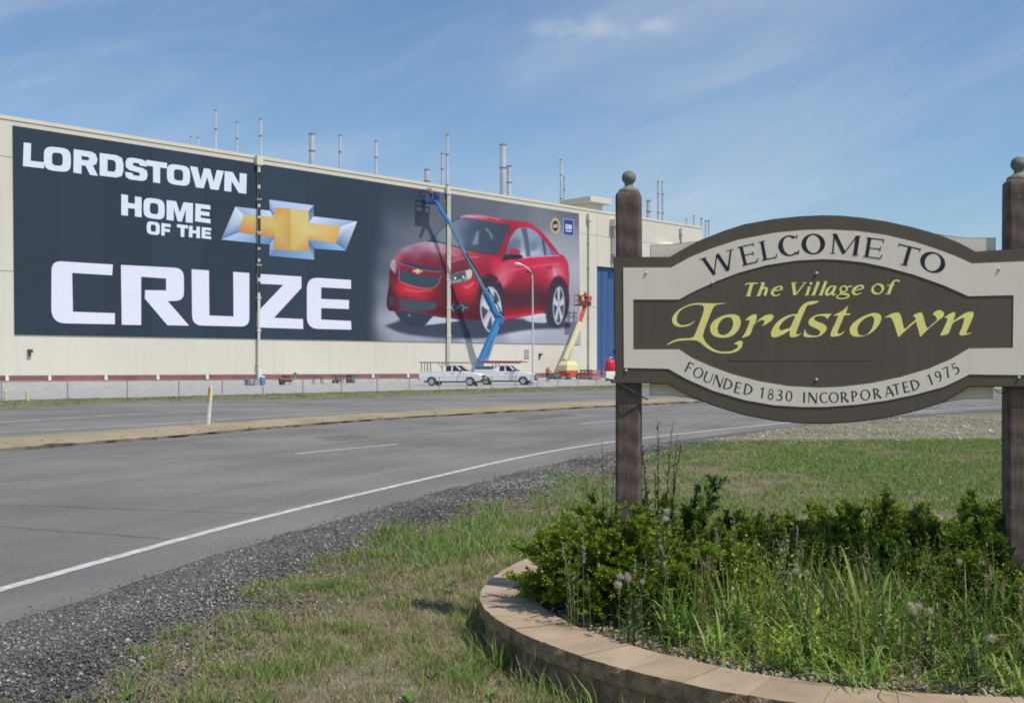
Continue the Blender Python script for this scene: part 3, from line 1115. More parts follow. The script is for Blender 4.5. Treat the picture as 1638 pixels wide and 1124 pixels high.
def lmask(pts, w, soft=0.3, sm=True):
    P = np.array(spline(pts, 6) if sm and len(pts) > 2 else pts, float)
    d = np.full(gx.shape, 1e9)
    for i in range(len(P) - 1):
        a, b = P[i], P[i + 1]
        v = b - a
        t = np.clip(((gx - a[0]) * v[0] + (gy - a[1]) * v[1]) / (v @ v + 1e-9), 0, 1)
        d = np.minimum(d, np.hypot(gx - a[0] - t * v[0], gy - a[1] - t * v[1]))
    return np.clip((w / 2 + soft - d) / (2 * soft), 0, 1)


def emask(cx, cy, rx, ry, rot=0.0, soft=0.12):
    c, s = math.cos(R(rot)), math.sin(R(rot))
    u, v = (gx - cx) * c + (gy - cy) * s, -(gx - cx) * s + (gy - cy) * c
    return np.clip((1 - np.hypot(u / rx, v / ry)) / soft + 0.5, 0, 1)


def field(ctrl, sig):
    num = np.zeros((*gx.shape, 3))
    den = np.full(gx.shape, 1e-12)
    for x, y, *c in ctrl:
        w = np.exp(-((gx - x) ** 2 + (gy - y) ** 2) / (2 * sig * sig)) + 1e-7 / (1 + ((gx - x) ** 2 + (gy - y) ** 2))
        num += w[..., None] * np.array(c, float)
        den += w
    return num / den[..., None]


IMG = field([(584, 300, 47, 60, 75), (584, 360, 47, 60, 75), (584, 420, 47, 60, 75), (584, 480, 48, 61, 76), (586, 545, 50, 63, 78), (602, 430, 60, 72, 90), (600, 380, 52, 64, 80), (603, 490, 98, 104, 128), (606, 535, 104, 110, 136),
             (640, 310, 56, 68, 84), (650, 345, 70, 81, 98), (632, 375, 92, 102, 126), (618, 420, 104, 114, 138), (613, 460, 122, 130, 154), (612, 500, 158, 164, 190), (622, 522, 166, 172, 200), (640, 540, 140, 146, 174),
             (665, 375, 104, 114, 136), (690, 360, 98, 106, 128), (720, 330, 92, 100, 122), (770, 325, 96, 104, 126), (830, 335, 104, 112, 134), (870, 345, 118, 124, 148), (905, 345, 104, 110, 134), (920, 345, 92, 98, 120),
             (900, 385, 146, 150, 176), (915, 400, 152, 156, 184), (925, 380, 128, 134, 160), (922, 440, 158, 162, 190), (920, 490, 150, 155, 182), (928, 470, 140, 146, 172), (915, 520, 160, 165, 194), (900, 545, 152, 156, 186), (850, 545, 150, 155, 186),
             (780, 545, 140, 146, 176), (700, 545, 128, 134, 164), (690, 520, 168, 176, 196), (840, 515, 190, 198, 214), (760, 515, 180, 188, 208)], 16)


def paint(m, c, a=1.0):
    global IMG
    c = np.array(c, float)
    m = (m * a)[..., None]
    IMG = IMG * (1 - m) + c * m


gl = IMG.mean(2, keepdims=True)
IMG = np.where(gl > 80, gl + (IMG - gl) * np.clip(1 - (gl - 80) / 90, 0.5, 1), IMG)
IMG = IMG + np.clip(gl - 120, 0, 80) * 0.22
paint(pmask([(615, 521), (645, 533), (700, 540), (770, 541), (810, 533), (850, 527), (908, 524), (905, 515), (860, 512), (780, 505), (660, 508), (630, 516)], 1.6), (60, 66, 84), 0.97)
paint(pmask([(684, 508), (700, 505), (735, 512), (722, 515), (690, 519), (674, 519)], 0.5), (188, 200, 212))
paint(pmask([(838, 511), (868, 507), (874, 516), (850, 515)], 0.5), (190, 198, 214))
paint(pmask([(628, 494), (640, 511), (654, 522), (674, 523), (687, 512), (694, 496)], 0.4), (52, 60, 80))
BODY = [(623, 428), (627, 415), (634, 406), (644, 397), (660, 391), (678, 387), (686, 386), (698, 374), (711, 362), (724, 353), (736, 347), (750, 343.6), (781, 345), (805, 351), (828, 353.5), (846, 356.5), (861, 366), (876, 382), (888, 397), (895, 406.5), (900, 408), (905, 414), (908.6, 421), (910, 445), (909, 474), (905, 492), (893, 505), (877, 504), (868, 501), (840, 506), (812, 511), (806, 515), (790, 517), (764, 512), (735, 510), (702, 507), (660, 499), (636, 497), (624, 497), (619, 490), (619, 476), (622, 455)]
BD = pmask(BODY, 0.22)
RED = field([(632, 408, 172, 130, 150), (650, 396, 186, 158, 186), (672, 391, 196, 152, 178), (692, 392, 208, 190, 216), (708, 397, 204, 164, 180), (728, 401, 200, 140, 150), (665, 403, 156, 104, 124), (690, 405, 140, 92, 108), (715, 410, 156, 92, 108), (650, 414, 146, 62, 80), (680, 417, 150, 62, 76), (705, 420, 140, 66, 82),
             (738, 406, 186, 100, 116), (755, 410, 200, 90, 104), (770, 418, 172, 74, 92), (740, 420, 134, 68, 80), (778, 432, 158, 66, 84), (760, 445, 186, 66, 82), (640, 460, 206, 66, 82), (655, 464, 222, 74, 92), (670, 468, 196, 66, 82), (690, 468, 166, 66, 78), (706, 462, 128, 62, 74), (715, 470, 118, 62, 72),
             (735, 465, 186, 64, 80), (748, 462, 232, 84, 100), (756, 470, 176, 60, 74), (766, 480, 130, 58, 70), (740, 478, 150, 60, 72), (700, 480, 120, 60, 72), (650, 478, 150, 60, 76), (626, 450, 118, 58, 72), (622, 470, 84, 54, 70), (622, 488, 76, 54, 70), (640, 495, 140, 52, 70), (670, 498, 120, 54, 70), (710, 502, 112, 52, 66), (745, 500, 118, 54, 66), (768, 500, 108, 54, 64),
             (750, 345.5, 220, 176, 184), (765, 345, 204, 128, 142), (790, 349, 192, 88, 104), (815, 354, 186, 66, 84), (840, 358, 196, 70, 92), (858, 366, 206, 74, 96), (876, 384, 190, 66, 90), (890, 402, 180, 66, 90), (807, 390, 188, 56, 80), (803, 405, 178, 54, 76), (815, 372, 176, 56, 78),
             (795, 425, 214, 72, 100), (806, 436, 222, 120, 140), (815, 431, 214, 96, 120), (835, 422, 214, 66, 98), (860, 415, 216, 66, 98), (885, 414, 216, 66, 98), (870, 423, 218, 86, 112), (845, 428, 206, 76, 104), (830, 445, 176, 62, 86), (850, 445, 178, 64, 86), (870, 440, 184, 66, 90), (830, 462, 140, 62, 78), (855, 462, 130, 64, 78), (820, 480, 108, 62, 74), (845, 480, 92, 66, 78), (865, 478, 104, 62, 74),
             (820, 492, 124, 60, 74), (850, 490, 130, 58, 74), (820, 503, 196, 58, 80), (850, 499, 200, 58, 82), (880, 430, 204, 80, 104), (891, 436, 236, 186, 202), (893, 446, 226, 130, 150), (903, 440, 196, 60, 82), (907, 460, 170, 62, 82), (902, 425, 208, 66, 96), (880, 455, 164, 64, 84), (876, 475, 120, 60, 74)], 8.0)
gl = RED.mean(2, keepdims=True)
RED = (RED - gl) * 0.98 + gl
RED = np.clip((RED - 118) * 1.18 + 98, 0, 255)
IMG = IMG * (1 - BD[..., None]) + RED * BD[..., None]
paint(lmask([(645, 401), (664, 394), (684, 388)], 1.2, 0.5), (206, 166, 196), 0.8)
paint(lmask([(627, 416), (638, 404), (650, 398), (688, 389)], 0.8, 0.5), (130, 74, 96), 0.8)
paint(lmask([(715, 421), (730, 416), (745, 412), (765, 411)], 1.4, 0.7), (206, 146, 164), 0.8)
paint(lmask([(722, 424), (738, 419), (755, 417)], 2.4, 0.9), (86, 66, 78), 0.75)
# glass
WS = [(686, 386.2), (698, 374), (711, 361.8), (724, 354), (737, 348), (770, 352), (800, 358), (815.7, 361), (811, 374), (807, 384), (801, 398), (797, 406), (783.7, 406.5), (765, 403), (749, 399.5), (730, 394.5), (715, 391), (700, 388.5)]
m = pmask(WS, 0.25)
G = field([(690, 386, 70, 76, 96), (705, 378, 118, 136, 152), (715, 388, 124, 140, 150), (722, 368, 120, 138, 156), (733, 380, 122, 138, 152), (738, 355, 112, 124, 146), (750, 350, 84, 94, 120), (745, 375, 74, 88, 112), (757, 392, 76, 88, 110), (765, 365, 68, 80, 102), (775, 385, 66, 76, 96), (790, 365, 64, 78, 98), (790, 395, 64, 72, 90), (805, 370, 62, 70, 90), (770, 400, 68, 78, 98)], 7)
IMG = IMG * (1 - m[..., None]) + G * m[..., None]
paint(pmask([(762, 370), (766, 369), (765, 391), (755, 391.5)], 0.6, False), (136, 150, 172), 0.8)
paint(pmask([(777, 362), (782, 368), (788, 376), (787, 384), (783, 374), (778, 369)], 0.6), (132, 144, 166), 0.75)
paint(lmask([(685, 387), (711, 362.5), (736, 347.5)], 1.4, 0.5), (58, 58, 78))
paint(lmask([(688, 386), (700, 387), (718, 391.5), (750, 400), (784, 407), (798, 406)], 1.8, 0.6), (60, 58, 74), 0.9)
paint(lmask([(741, 347.5), (770, 351), (815, 360.5)], 1.2, 0.6), (90, 66, 84), 0.7)
SW = [(808, 409), (811, 395), (816, 381), (823, 369.5), (832, 364), (845, 364.5), (857, 370.5), (868, 383), (879, 396), (888, 408), (860, 409.5), (836, 412), (820, 412)]
m = pmask(SW, 0.25)
G = field([(815, 400, 104, 110, 132), (822, 380, 130, 146, 166), (832, 370, 146, 164, 180), (838, 395, 152, 166, 190), (840, 408, 186, 196, 216), (850, 375, 142, 158, 180), (855, 392, 124, 142, 164), (860, 405, 168, 186, 206), (868, 392, 132, 148, 172), (876, 400, 120, 138, 168), (880, 407, 140, 152, 180), (826, 392, 112, 124, 146)], 5)
IMG = IMG * (1 - m[..., None]) + G * m[..., None]
paint(pmask([(833, 364), (842, 364.5), (845, 378), (849, 410), (842, 411), (838, 384)], 0.4, False), (88, 84, 112), 0.85)
paint(pmask([(866, 381), (871, 386), (874, 408.5), (871, 409)], 0.4, False), (66, 70, 96), 0.9)
paint(pmask([(880, 396), (886, 404), (888, 408.5), (882, 408.5)], 0.4, False), (116, 84, 108), 0.8)
paint(emask(824, 391, 8, 10), (104, 116, 138), 0.7)
paint(emask(853, 394, 6, 8), (108, 126, 150), 0.6)
paint(lmask([(836, 412.8), (860, 410.6), (894, 408.6)], 1.1, 0.4), (226, 196, 204))
paint(lmask([(807, 412), (811, 394), (817, 378), (825, 367), (834, 362.5)], 1.5, 0.5), (126, 46, 66), 0.8)
# mirror
paint(pmask([(803, 418), (806, 409), (814, 407), (824, 406), (834, 408), (836, 411.5), (828, 414.5), (814, 415)], 0.3), (44, 40, 54))
paint(pmask([(814, 405), (818, 397), (827, 398.5), (833, 403.5), (828, 407), (818, 407)], 0.4), (176, 54, 78))
# grille, badge, lamps
paint(pmask([(641, 419.5), (655, 421), (670, 423.5), (690, 427), (706.5, 429), (706, 433.5), (690, 433), (674, 430.5), (655, 426)], 0.3), (52, 66, 80))
paint(lmask([(639.5, 421.5), (655, 426.5), (672, 431), (690, 433.8), (706, 434.5)], 1.0, 0.4), (176, 124, 140))
paint(pmask([(639, 432), (648, 433.5), (664, 438.5), (685, 441.5), (705, 442), (702.5, 449), (697, 456), (690, 460), (672, 459), (656, 455.5), (645, 451.5), (639, 446)], 0.3), (54, 72, 84))
for i in range(4):
    y = 443 + i * 4.3
    paint(lmask([(642, y - 5), (668, y), (700, y + 1)], 0.5, 0.4), (84, 100, 108), 0.5)
paint(lmask([(638.6, 431), (638.6, 447), (646, 453), (672, 460.5), (690, 461), (700, 455), (706, 441)], 0.9, 0.4), (172, 164, 176), 0.9)
paint(pmask([(661, 431.5), (666, 431.5), (666, 430), (671, 430.5), (671, 432), (676.5, 433), (675, 435.6), (671, 435.4), (671, 438), (665.5, 437.4), (665.5, 435.6), (659.5, 434.6)], 0.3, False), (216, 190, 134))
HL = [(718.5, 443), (726, 437), (738, 433.5), (750, 431), (755, 431.5), (755, 438), (753, 446), (744, 450), (732, 453), (721, 454)]
paint(pmask(HL, 0.25), (150, 150, 162))
paint(pmask([(719, 444), (730, 437), (744, 434), (744, 448), (732, 452), (722, 453)], 0.4), (92, 96, 108))
paint(lmask([(722, 451), (734, 449), (745, 445)], 1.6, 0.5), (216, 218, 224), 0.9)
paint(emask(728, 444.5, 4.4, 5), (60, 66, 80), 0.95)
paint(emask(728, 445, 2.2, 2.8), (206, 210, 218))
paint(emask(739.5, 442, 4.4, 5.4), (70, 76, 96), 0.95)
paint(emask(741, 443, 2.0, 2.6), (196, 204, 220))
paint(pmask([(745, 433), (754, 431), (754.5, 441), (749, 446), (746, 440)], 0.4), (216, 206, 184))
paint(lmask([(719, 442), (730, 435), (750, 430.3)], 1.0, 0.4), (60, 46, 62))
paint(lmask([(721, 454.5), (736, 453), (753, 447)], 0.8, 0.4), (84, 44, 60))
paint(pmask([(624.5, 420), (629, 415), (632, 417), (633, 428), (632.5, 437), (628, 433), (625, 428)], 0.3), (176, 164, 164))
paint(lmask([(626, 420), (630, 427), (631, 435)], 0.9, 0.5), (104, 76, 84), 0.8)
paint(pmask([(639, 477.5), (664, 479), (698, 484), (697, 491), (693, 496), (672, 498), (650, 496.5), (639.5, 491)], 0.5), (70, 76, 92))
paint(lmask([(641, 487), (668, 490), (696, 491)], 0.7, 0.5), (92, 96, 110), 0.7)
FOG = [(719, 488), (727, 484.5), (740, 484), (749, 487), (751, 492), (748, 498), (734, 499.5), (723, 499)]
paint(pmask(FOG, 0.35), (54, 58, 74))
paint(lmask([(726, 486.5), (722.5, 491), (725.5, 497)], 1.3, 0.5), (160, 168, 180))
paint(lmask([(737, 487), (742, 491), (740, 497)], 1.2, 0.5), (176, 182, 196))
paint(emask(733, 491, 3.2, 3.8), (98, 112, 134))
paint(lmask([(743, 492), (749, 491.5)], 0.9, 0.4), (190, 184, 196))
paint(pmask([(621, 472), (633, 474), (636, 484), (634, 491), (622, 490)], 0.6), (70, 50, 62), 0.9)
paint(emask(627, 481, 2.6, 5), (58, 66, 80))
paint(emask(655, 504, 1.2, 1.2), (200, 206, 210))
paint(lmask([(648, 463), (668, 466), (690, 464)], 2.0, 1.4), (240, 150, 150), 0.55)
paint(lmask([(744, 460), (752, 457), (757, 452)], 2.6, 1.6), (246, 170, 168), 0.6)
paint(lmask([(640, 475.5), (664, 477), (700, 482)], 0.8, 0.5), (86, 30, 44), 0.8)
paint(lmask([(636, 494.5), (664, 499), (702, 504), (742, 507)], 0.9, 0.5), (176, 92, 104), 0.6)
paint(lmask([(692, 400), (712, 404), (732, 409)], 3.2, 2.6), (226, 186, 200), 0.35)
paint(lmask([(752, 346.5), (776, 346.5), (800, 351)], 1.3, 0.8), (236, 200, 206), 0.6)
paint(lmask([(886, 430), (889, 444), (889, 456)], 2.6, 2.0), (244, 206, 214), 0.6)
paint(pmask([(815, 470), (845, 466), (868, 468), (866, 484), (840, 488), (812, 492)], 3.0), (70, 48, 58), 0.55)
paint(pmask([(706, 460), (722, 462), (726, 478), (704, 476)], 2.5), (84, 40, 50), 0.5)
# wheels
paint(emask(785.5, 480, 22, 42, -4, 0.10), (70, 38, 54))
paint(emask(787, 494, 19.5, 42, -3, 0.06), (48, 54, 70))
paint(emask(785.4, 495.5, 17.2, 37, -3, 0.06), (206, 208, 218))
paint(emask(785.4, 495.5, 15.2, 34.2, -3, 0.06), (70, 76, 92))
for k in range(5):
    t = R(-82 + 72 * k)
    ex, ey = 785.4 + 15.5 * math.cos(t), 495.5 + 34.5 * math.sin(t)
    qa, qb = t - 0.26, t + 0.26
    paint(pmask([(785.4 + 2.2 * math.cos(t - 1.5), 495.5 + 4 * math.sin(t - 1.5)), (785.4 + 15.8 * math.cos(qa), 495.5 + 35 * math.sin(qa)), (785.4 + 15.8 * math.cos(qb), 495.5 + 35 * math.sin(qb)), (785.4 + 2.2 * math.cos(t + 1.5), 495.5 + 4 * math.sin(t + 1.5))], 0.3, False), (204, 208, 220))
    t2 = t + 0.16
    paint(lmask([(785.4, 495.5), (785.4 + 15 * math.cos(t2), 495.5 + 34 * math.sin(t2))], 1.3, 0.6), (138, 146, 164), 0.8)
paint(emask(785.4, 495.5, 3.6, 6.4), (176, 182, 196))
paint(emask(785.4, 495.5, 2.0, 3.6), (110, 90, 100))
paint(emask(893.2, 480, 17.5, 39, 0, 0.10), (72, 40, 56))
paint(pmask([(873, 507), (879, 480), (892, 470), (905, 492), (897, 520), (888, 524), (878, 521)], 0.5), (50, 56, 72))
paint(emask(893, 488.5, 13.2, 36, 2, 0.06), (50, 56, 72))
paint(emask(893.7, 488.7, 9.4, 30.5, 2, 0.08), (186, 190, 204))
paint(emask(893.7, 488.7, 7.8, 27.6, 2, 0.08), (68, 74, 92))
for k in range(5):
    t = R(-90 + 72 * k)
    qa, qb = t - 0.24, t + 0.24
    paint(pmask([(893.7 + 1.2 * math.cos(t - 1.5), 488.7 + 3 * math.sin(t - 1.5)), (893.7 + 8.4 * math.cos(qa), 488.7 + 28.6 * math.sin(qa)), (893.7 + 8.4 * math.cos(qb), 488.7 + 28.6 * math.sin(qb)), (893.7 + 1.2 * math.cos(t + 1.5), 488.7 + 3 * math.sin(t + 1.5))], 0.3, False), (200, 203, 216))
paint(emask(893.7, 488.7, 2.0, 4.4), (176, 180, 196))
# sill, door lines, handles
paint(lmask([(807, 508), (836, 504), (869, 498.5)], 1.3, 0.5), (222, 84, 108), 0.8)
paint(lmask([(795, 452), (801, 443), (812, 434.5), (832, 429.5), (868, 424), (894, 422)], 1.4, 0.9), (232, 150, 170), 0.6)
paint(lmask([(848.5, 411), (851, 440), (850, 470), (846, 497)], 0.6, 0.4), (104, 40, 58), 0.7)
paint(lmask([(812, 416), (813, 450), (811, 500)], 0.6, 0.4), (110, 42, 60), 0.5)
paint(lmask([(880, 412), (882, 436), (877, 462)], 0.5, 0.4), (118, 44, 62), 0.5)
paint(lmask([(875, 428.5), (882, 428)], 2.0, 0.5), (92, 60, 70))
paint(lmask([(845, 434), (851, 433.5)], 2.0, 0.5), (92, 54, 66))
paint(lmask([(908.5, 424), (910.2, 447), (907, 478)], 0.9, 0.5), (110, 52, 70), 0.7)
IMG = blur(IMG, 0.2)
f_ = np.clip((gx - 584) / 26, 0, 1)
f_ = (f_ * f_ * (3 - 2 * f_))[..., None]
IMG = np.array([49.0, 62, 77]) * (1 - f_) + IMG * f_

nx, ny = 430, 330
xs = np.linspace(0, 1, nx)
vs, cs = [], []
for j in range(ny):
    v = j / (ny - 1)
    for u in xs:
        x = XS + u * ((926 + 3 * v) - XS)
        y = top_y(x) * (1 - v) + bot_y(x) * v
        vs.append((x, y))
va = np.array(vs)
ix = np.clip((va[:, 0] - PX0) * SS - 0.5, 0, NW - 1.001)
iy = np.clip((va[:, 1] - PY0) * SS - 0.5, 0, NH - 1.001)
i0, j0 = ix.astype(int), iy.astype(int)
fx, fy = (ix - i0)[:, None], (iy - j0)[:, None]
cc = (IMG[j0, i0] * (1 - fx) + IMG[j0, i0 + 1] * fx) * (1 - fy) + (IMG[j0 + 1, i0] * (1 - fx) + IMG[j0 + 1, i0 + 1] * fx) * fy
cc = cc / 255.0
cl_ = np.where(cc <= 0.04045, cc / 12.92, ((cc + 0.055) / 1.055) ** 2.4) * PK
W3 = np.array([tuple(wp(x, y, 0.08) - BANO) for x, y in vs])
q = (np.arange(ny - 1)[:, None] * nx + np.arange(nx - 1)[None, :]).ravel()
fi = np.stack([q, q + nx, q + nx + 1, q + 1], 1).ravel()
car = raw_mesh("car_picture", W3, fi, np.full(len(q), 4), cl_, m_ink)
car.parent = ban

# round gear badge and blue square badge at the banner's top right
ZL = (740, 340, 9.1)
zl = lambda x, y, off: wp(ZL[0] + x / ZL[2], ZL[1] + y / ZL[2], off)
gb_ = MB(BANO)
pts = []
for k in range(44):
    t = 2 * math.pi * k / 44
    f = 1.0 if k % 4 < 2 else 0.86
    pts.append(zl(1350 + 78 * f * math.cos(t), 194 + 124 * f * math.sin(t), 0.094))
gb_.flat(pts, (), alb((196, 178, 110)))
gear = gb_.build("gear_badge", m_ink, ban)
d_ = MB(BANO)
d_.flat([zl(1350 + 46 * math.cos(t), 194 + 78 * math.sin(t), 0.099) for t in np.linspace(0, 2 * math.pi, 30)[:-1]], (), alb((58, 46, 78)))
d_.build("badge_disc", m_ink, gear)
for ch, x in (("U", 1318), ("A", 1340), ("W", 1362)):
    o, h = EURO[ch]
    t = MB(BANO)
    q = [(x, 170), (x + 20, 172), (x + 20, 222), (x, 220)]
    t.flat([zl(*quadmap(q, *p), 0.104) for p in o], (), alb((226, 220, 226)))
    t.build("badge_letter", m_ink, gear)
sq = MB(BANO)
sq.flat([zl(1462, 86, 0.093), zl(1622, 106, 0.093), zl(1622, 344, 0.093), zl(1464, 330, 0.093)], (), alb((150, 172, 214)))
sqb = sq.build("square_badge", m_ink, ban)
s2 = MB(BANO)
s2.flat([zl(1474, 98, 0.098), zl(1610, 116, 0.098), zl(1610, 330, 0.098), zl(1476, 318, 0.098)], (), alb((44, 66, 152)))
s2.build("badge_field", m_ink, sqb)
for ch, q in (("G", [(1498, 168), (1538, 173), (1538, 246), (1498, 241)]), ("M", [(1543, 173), (1588, 178), (1588, 252), (1543, 247)])):
    t = MB(BANO)
    t.flat([zl(*quadmap(q, *p), 0.104) for p in EURO[ch][0]], (), alb((222, 228, 250)))
    t.build("badge_letter", m_ink, sqb)
t = MB(BANO)
t.flat([zl(1500, 258, 0.104), zl(1586, 268, 0.104), zl(1586, 284, 0.104), zl(1500, 274, 0.104)], (), alb((226, 230, 250)))
t.build("badge_underline", m_ink, sqb)

# ------------------------------------------------------------------ welcome sign
def wood(name, c1, c2):
    m = bpy.data.materials.new(name)
    m.use_nodes = True
    t = m.node_tree
    b = t.nodes["Principled BSDF"]
    b.inputs["Roughness"].default_value = 0.8
    b.inputs["Specular IOR Level"].default_value = 0.25
    co = t.nodes.new("ShaderNodeTexCoord").outputs["Object"]
    mp = t.nodes.new("ShaderNodeMapping")
    mp.inputs["Scale"].default_value = (1, 1, 0.10)
    t.links.new(co, mp.inputs[0])
    wv = t.nodes.new("ShaderNodeTexWave")
    wv.wave_type, wv.bands_direction = "RINGS", "Z"
    wv.inputs["Scale"].default_value = 15
    wv.inputs["Distortion"].default_value = 2.6
    wv.inputs["Detail"].default_value = 3
    wv.inputs["Detail Scale"].default_value = 1.2
    mp.inputs["Scale"].default_value = (1, 1, 0.16)
    mp.inputs["Location"].default_value = (0.11, 0.03, 0)
    t.links.new(mp.outputs[0], wv.inputs[0])
    no = t.nodes.new("ShaderNodeTexNoise")
    no.inputs["Scale"].default_value = 5
    no.inputs["Detail"].default_value = 10
    no.inputs["Roughness"].default_value = 0.65
    mp2 = t.nodes.new("ShaderNodeMapping")
    mp2.inputs["Scale"].default_value = (26, 26, 0.9)
    t.links.new(co, mp2.inputs[0])
    t.links.new(mp2.outputs[0], no.inputs[0])
    m_ = t.nodes.new("ShaderNodeMath")
    m_.operation = "MULTIPLY_ADD"
    t.links.new(wv.outputs[1], m_.inputs[0])
    m_.inputs[1].default_value = 0.22
    ad = t.nodes.new("ShaderNodeMath")
    ad.operation = "MULTIPLY"
    ad.inputs[1].default_value = 0.75
    t.links.new(no.outputs[0], m_.inputs[2])
    t.links.new(m_.outputs[0], ad.inputs[0])
    rp = t.nodes.new("ShaderNodeMapRange")
    rp.inputs[1].default_value, rp.inputs[2].default_value = 0.30, 0.64
    t.links.new(ad.outputs[0], rp.inputs[0])
    mx = t.nodes.new("ShaderNodeMixRGB")
    mx.inputs[1].default_value, mx.inputs[2].default_value = (*c1, 1), (*c2, 1)
    t.links.new(rp.outputs[0], mx.inputs[0])
    # flaking stain showing pale weathered wood
    n3 = t.nodes.new("ShaderNodeTexNoise")
    n3.inputs["Scale"].default_value = 16
    n3.inputs["Detail"].default_value = 6
    t.links.new(co, n3.inputs[0])
    r3 = t.nodes.new("ShaderNodeMapRange")
    r3.inputs[1].default_value, r3.inputs[2].default_value = 0.64, 0.70
    r3.inputs[4].default_value = 0.55
    t.links.new(n3.outputs[0], r3.inputs[0])
    m2 = t.nodes.new("ShaderNodeMixRGB")
    m2.inputs[2].default_value = (0.27, 0.23, 0.20, 1)
    t.links.new(r3.outputs[0], m2.inputs[0])
    t.links.new(mx.outputs[0], m2.inputs[1])
    t.links.new(m2.outputs[0], b.inputs["Base Color"])
    bp = t.nodes.new("ShaderNodeBump")
    bp.inputs["Strength"].default_value = 0.6
    bp.inputs["Distance"].default_value = 0.004
    t.links.new(ad.outputs[0], bp.inputs["Height"])
    t.links.new(bp.outputs[0], b.inputs["Normal"])
    return m


def streaked(name, c, dirt, amt):
    """flat sign paint with rain streaks and grime"""
    m = bpy.data.materials.new(name)
    m.use_nodes = True
    t = m.node_tree
    b = t.nodes["Principled BSDF"]
    b.inputs["Roughness"].default_value = 0.62
    b.inputs["Specular IOR Level"].default_value = 0.3
    co = t.nodes.new("ShaderNodeTexCoord").outputs["Object"]
    prev = None
    for scl, st, lo, hi, a in ((3.0, (7, 7, 0.5), 0.5, 0.8, amt), (2.2, (1, 1, 1), 0.45, 0.75, amt * 0.8), (60, (1, 1, 1), 0.62, 0.72, amt * 0.7)):
        mp = t.nodes.new("ShaderNodeMapping")
        mp.inputs["Scale"].default_value = st
        t.links.new(co, mp.inputs[0])
        n = t.nodes.new("ShaderNodeTexNoise")
        n.inputs["Scale"].default_value = scl
        n.inputs["Detail"].default_value = 8
        t.links.new(mp.outputs[0], n.inputs[0])
        r = t.nodes.new("ShaderNodeMapRange")
        r.inputs[1].default_value, r.inputs[2].default_value, r.inputs[4].default_value = lo, hi, a
        t.links.new(n.outputs[0], r.inputs[0])
        mx = t.nodes.new("ShaderNodeMixRGB")
        t.links.new(r.outputs[0], mx.inputs[0])
        if prev is None:
            mx.inputs[1].default_value = (*c, 1)
        else:
            t.links.new(prev, mx.inputs[1])
        mx.inputs[2].default_value = (*dirt, 1)
        prev = mx.outputs[0]
    t.links.new(prev, b.inputs["Base Color"])
    n = t.nodes.new("ShaderNodeTexNoise")
    n.inputs["Scale"].default_value = 45
    t.links.new(co, n.inputs[0])
    bp = t.nodes.new("ShaderNodeBump")
    bp.inputs["Strength"].default_value = 0.12
    bp.inputs["Distance"].default_value = 0.003
    t.links.new(n.outputs[0], bp.inputs["Height"])
    t.links.new(bp.outputs[0], b.inputs["Normal"])
    return m


m_post = wood("stained_post_wood", (0.180, 0.132, 0.106), (0.070, 0.051, 0.042))
m_brown = streaked("sign_brown_paint", (0.112, 0.091, 0.067), (0.140, 0.120, 0.096), 0.40)
m_signcream = streaked("sign_cream_paint", (0.82, 0.735, 0.60), (0.64, 0.57, 0.46), 0.35)
m_blackedge = M("sign_black_edge", (0.022, 0.022, 0.022), 0.6, scale=5)
m_yellow = M("sign_yellow_paint", (0.96, 0.87, 0.27), 0.55, var=0.06, scale=30)
m_inkblk = M("sign_black_letter_paint", (0.020, 0.019, 0.030), 0.5, scale=20)
m_capgrey = M("weathered_finial_paint", (0.235, 0.245, 0.215), 0.75, c2=(0.13, 0.137, 0.12), scale=14, bump=0.4, bscale=60)
m_bolt = M("zinc_bolt", (0.55, 0.55, 0.52), 0.5, metal=0.3, scale=40)
m_cable = M("black_cable", (0.02, 0.02, 0.02), 0.6, scale=30)

SO = Vector((1.66, 6.05, 0.0))
sign = thing("welcome_sign", "big brown and cream wooden welcome sign with arched top on two ball-capped posts", "sign", SO)
sp = lambda p, off: SIGN.at(p[0], p[1], off)

FR_T = [(1072, 411.7), (1087, 403), (1103.5, 393.5), (1122, 384.5), (1159, 370), (1191, 359.8), (1238, 351.5), (1278, 347.3), (1316, 345.6), (1345, 346.2), (1377.5, 349.3), (1417, 355.2), (1456, 363.7), (1486, 371.8), (1510, 379.6), (1534, 389.5), (1560, 403.2)]
FR_B = [(1551, 617.2), (1528, 631.5), (1506, 643.4), (1463, 656.7), (1417, 667), (1370.5, 673.5), (1324, 676.6), (1284, 676), (1238, 671.6), (1191, 663), (1140.5, 647.5), (1099, 630.2), (1068.8, 612.8)]
FRAME = [(982, 411.5)] + FR_T + [(1662, 396.5), (1664, 618.5)] + FR_B + [(985, 612.4)]
CR_T = [(1073.4, 428), (1103.4, 411.5), (1136, 398.2), (1180, 383.8), (1238, 372.6), (1284, 368.2), (1324, 367.2), (1370.5, 369.6), (1417, 376), (1463, 387), (1500, 399), (1528, 409.5), (1554.5, 421.5)]
CR_B = [(1551, 598.5), (1532, 608.2), (1509, 618.6), (1463, 631), (1417, 640.5), (1370.5, 646.8), (1324, 650.3), (1284, 650.6), (1238, 647.8), (1191, 639.6), (1140.5, 624.6), (1099, 606.4), (1068.7, 589.6)]
CREAM = [(997, 428)] + CR_T + [(1640, 418), (1642, 599.8)] + CR_B + [(998, 588.2)]
PN_T = [(1086, 479), (1108, 467), (1145, 450), (1182, 436), (1226, 424), (1272, 416.8), (1316, 414.4), (1345, 415.6), (1380, 419.4), (1417, 427), (1463, 439.6), (1509, 456), (1532.5, 466.2), (1548.7, 473.7)]
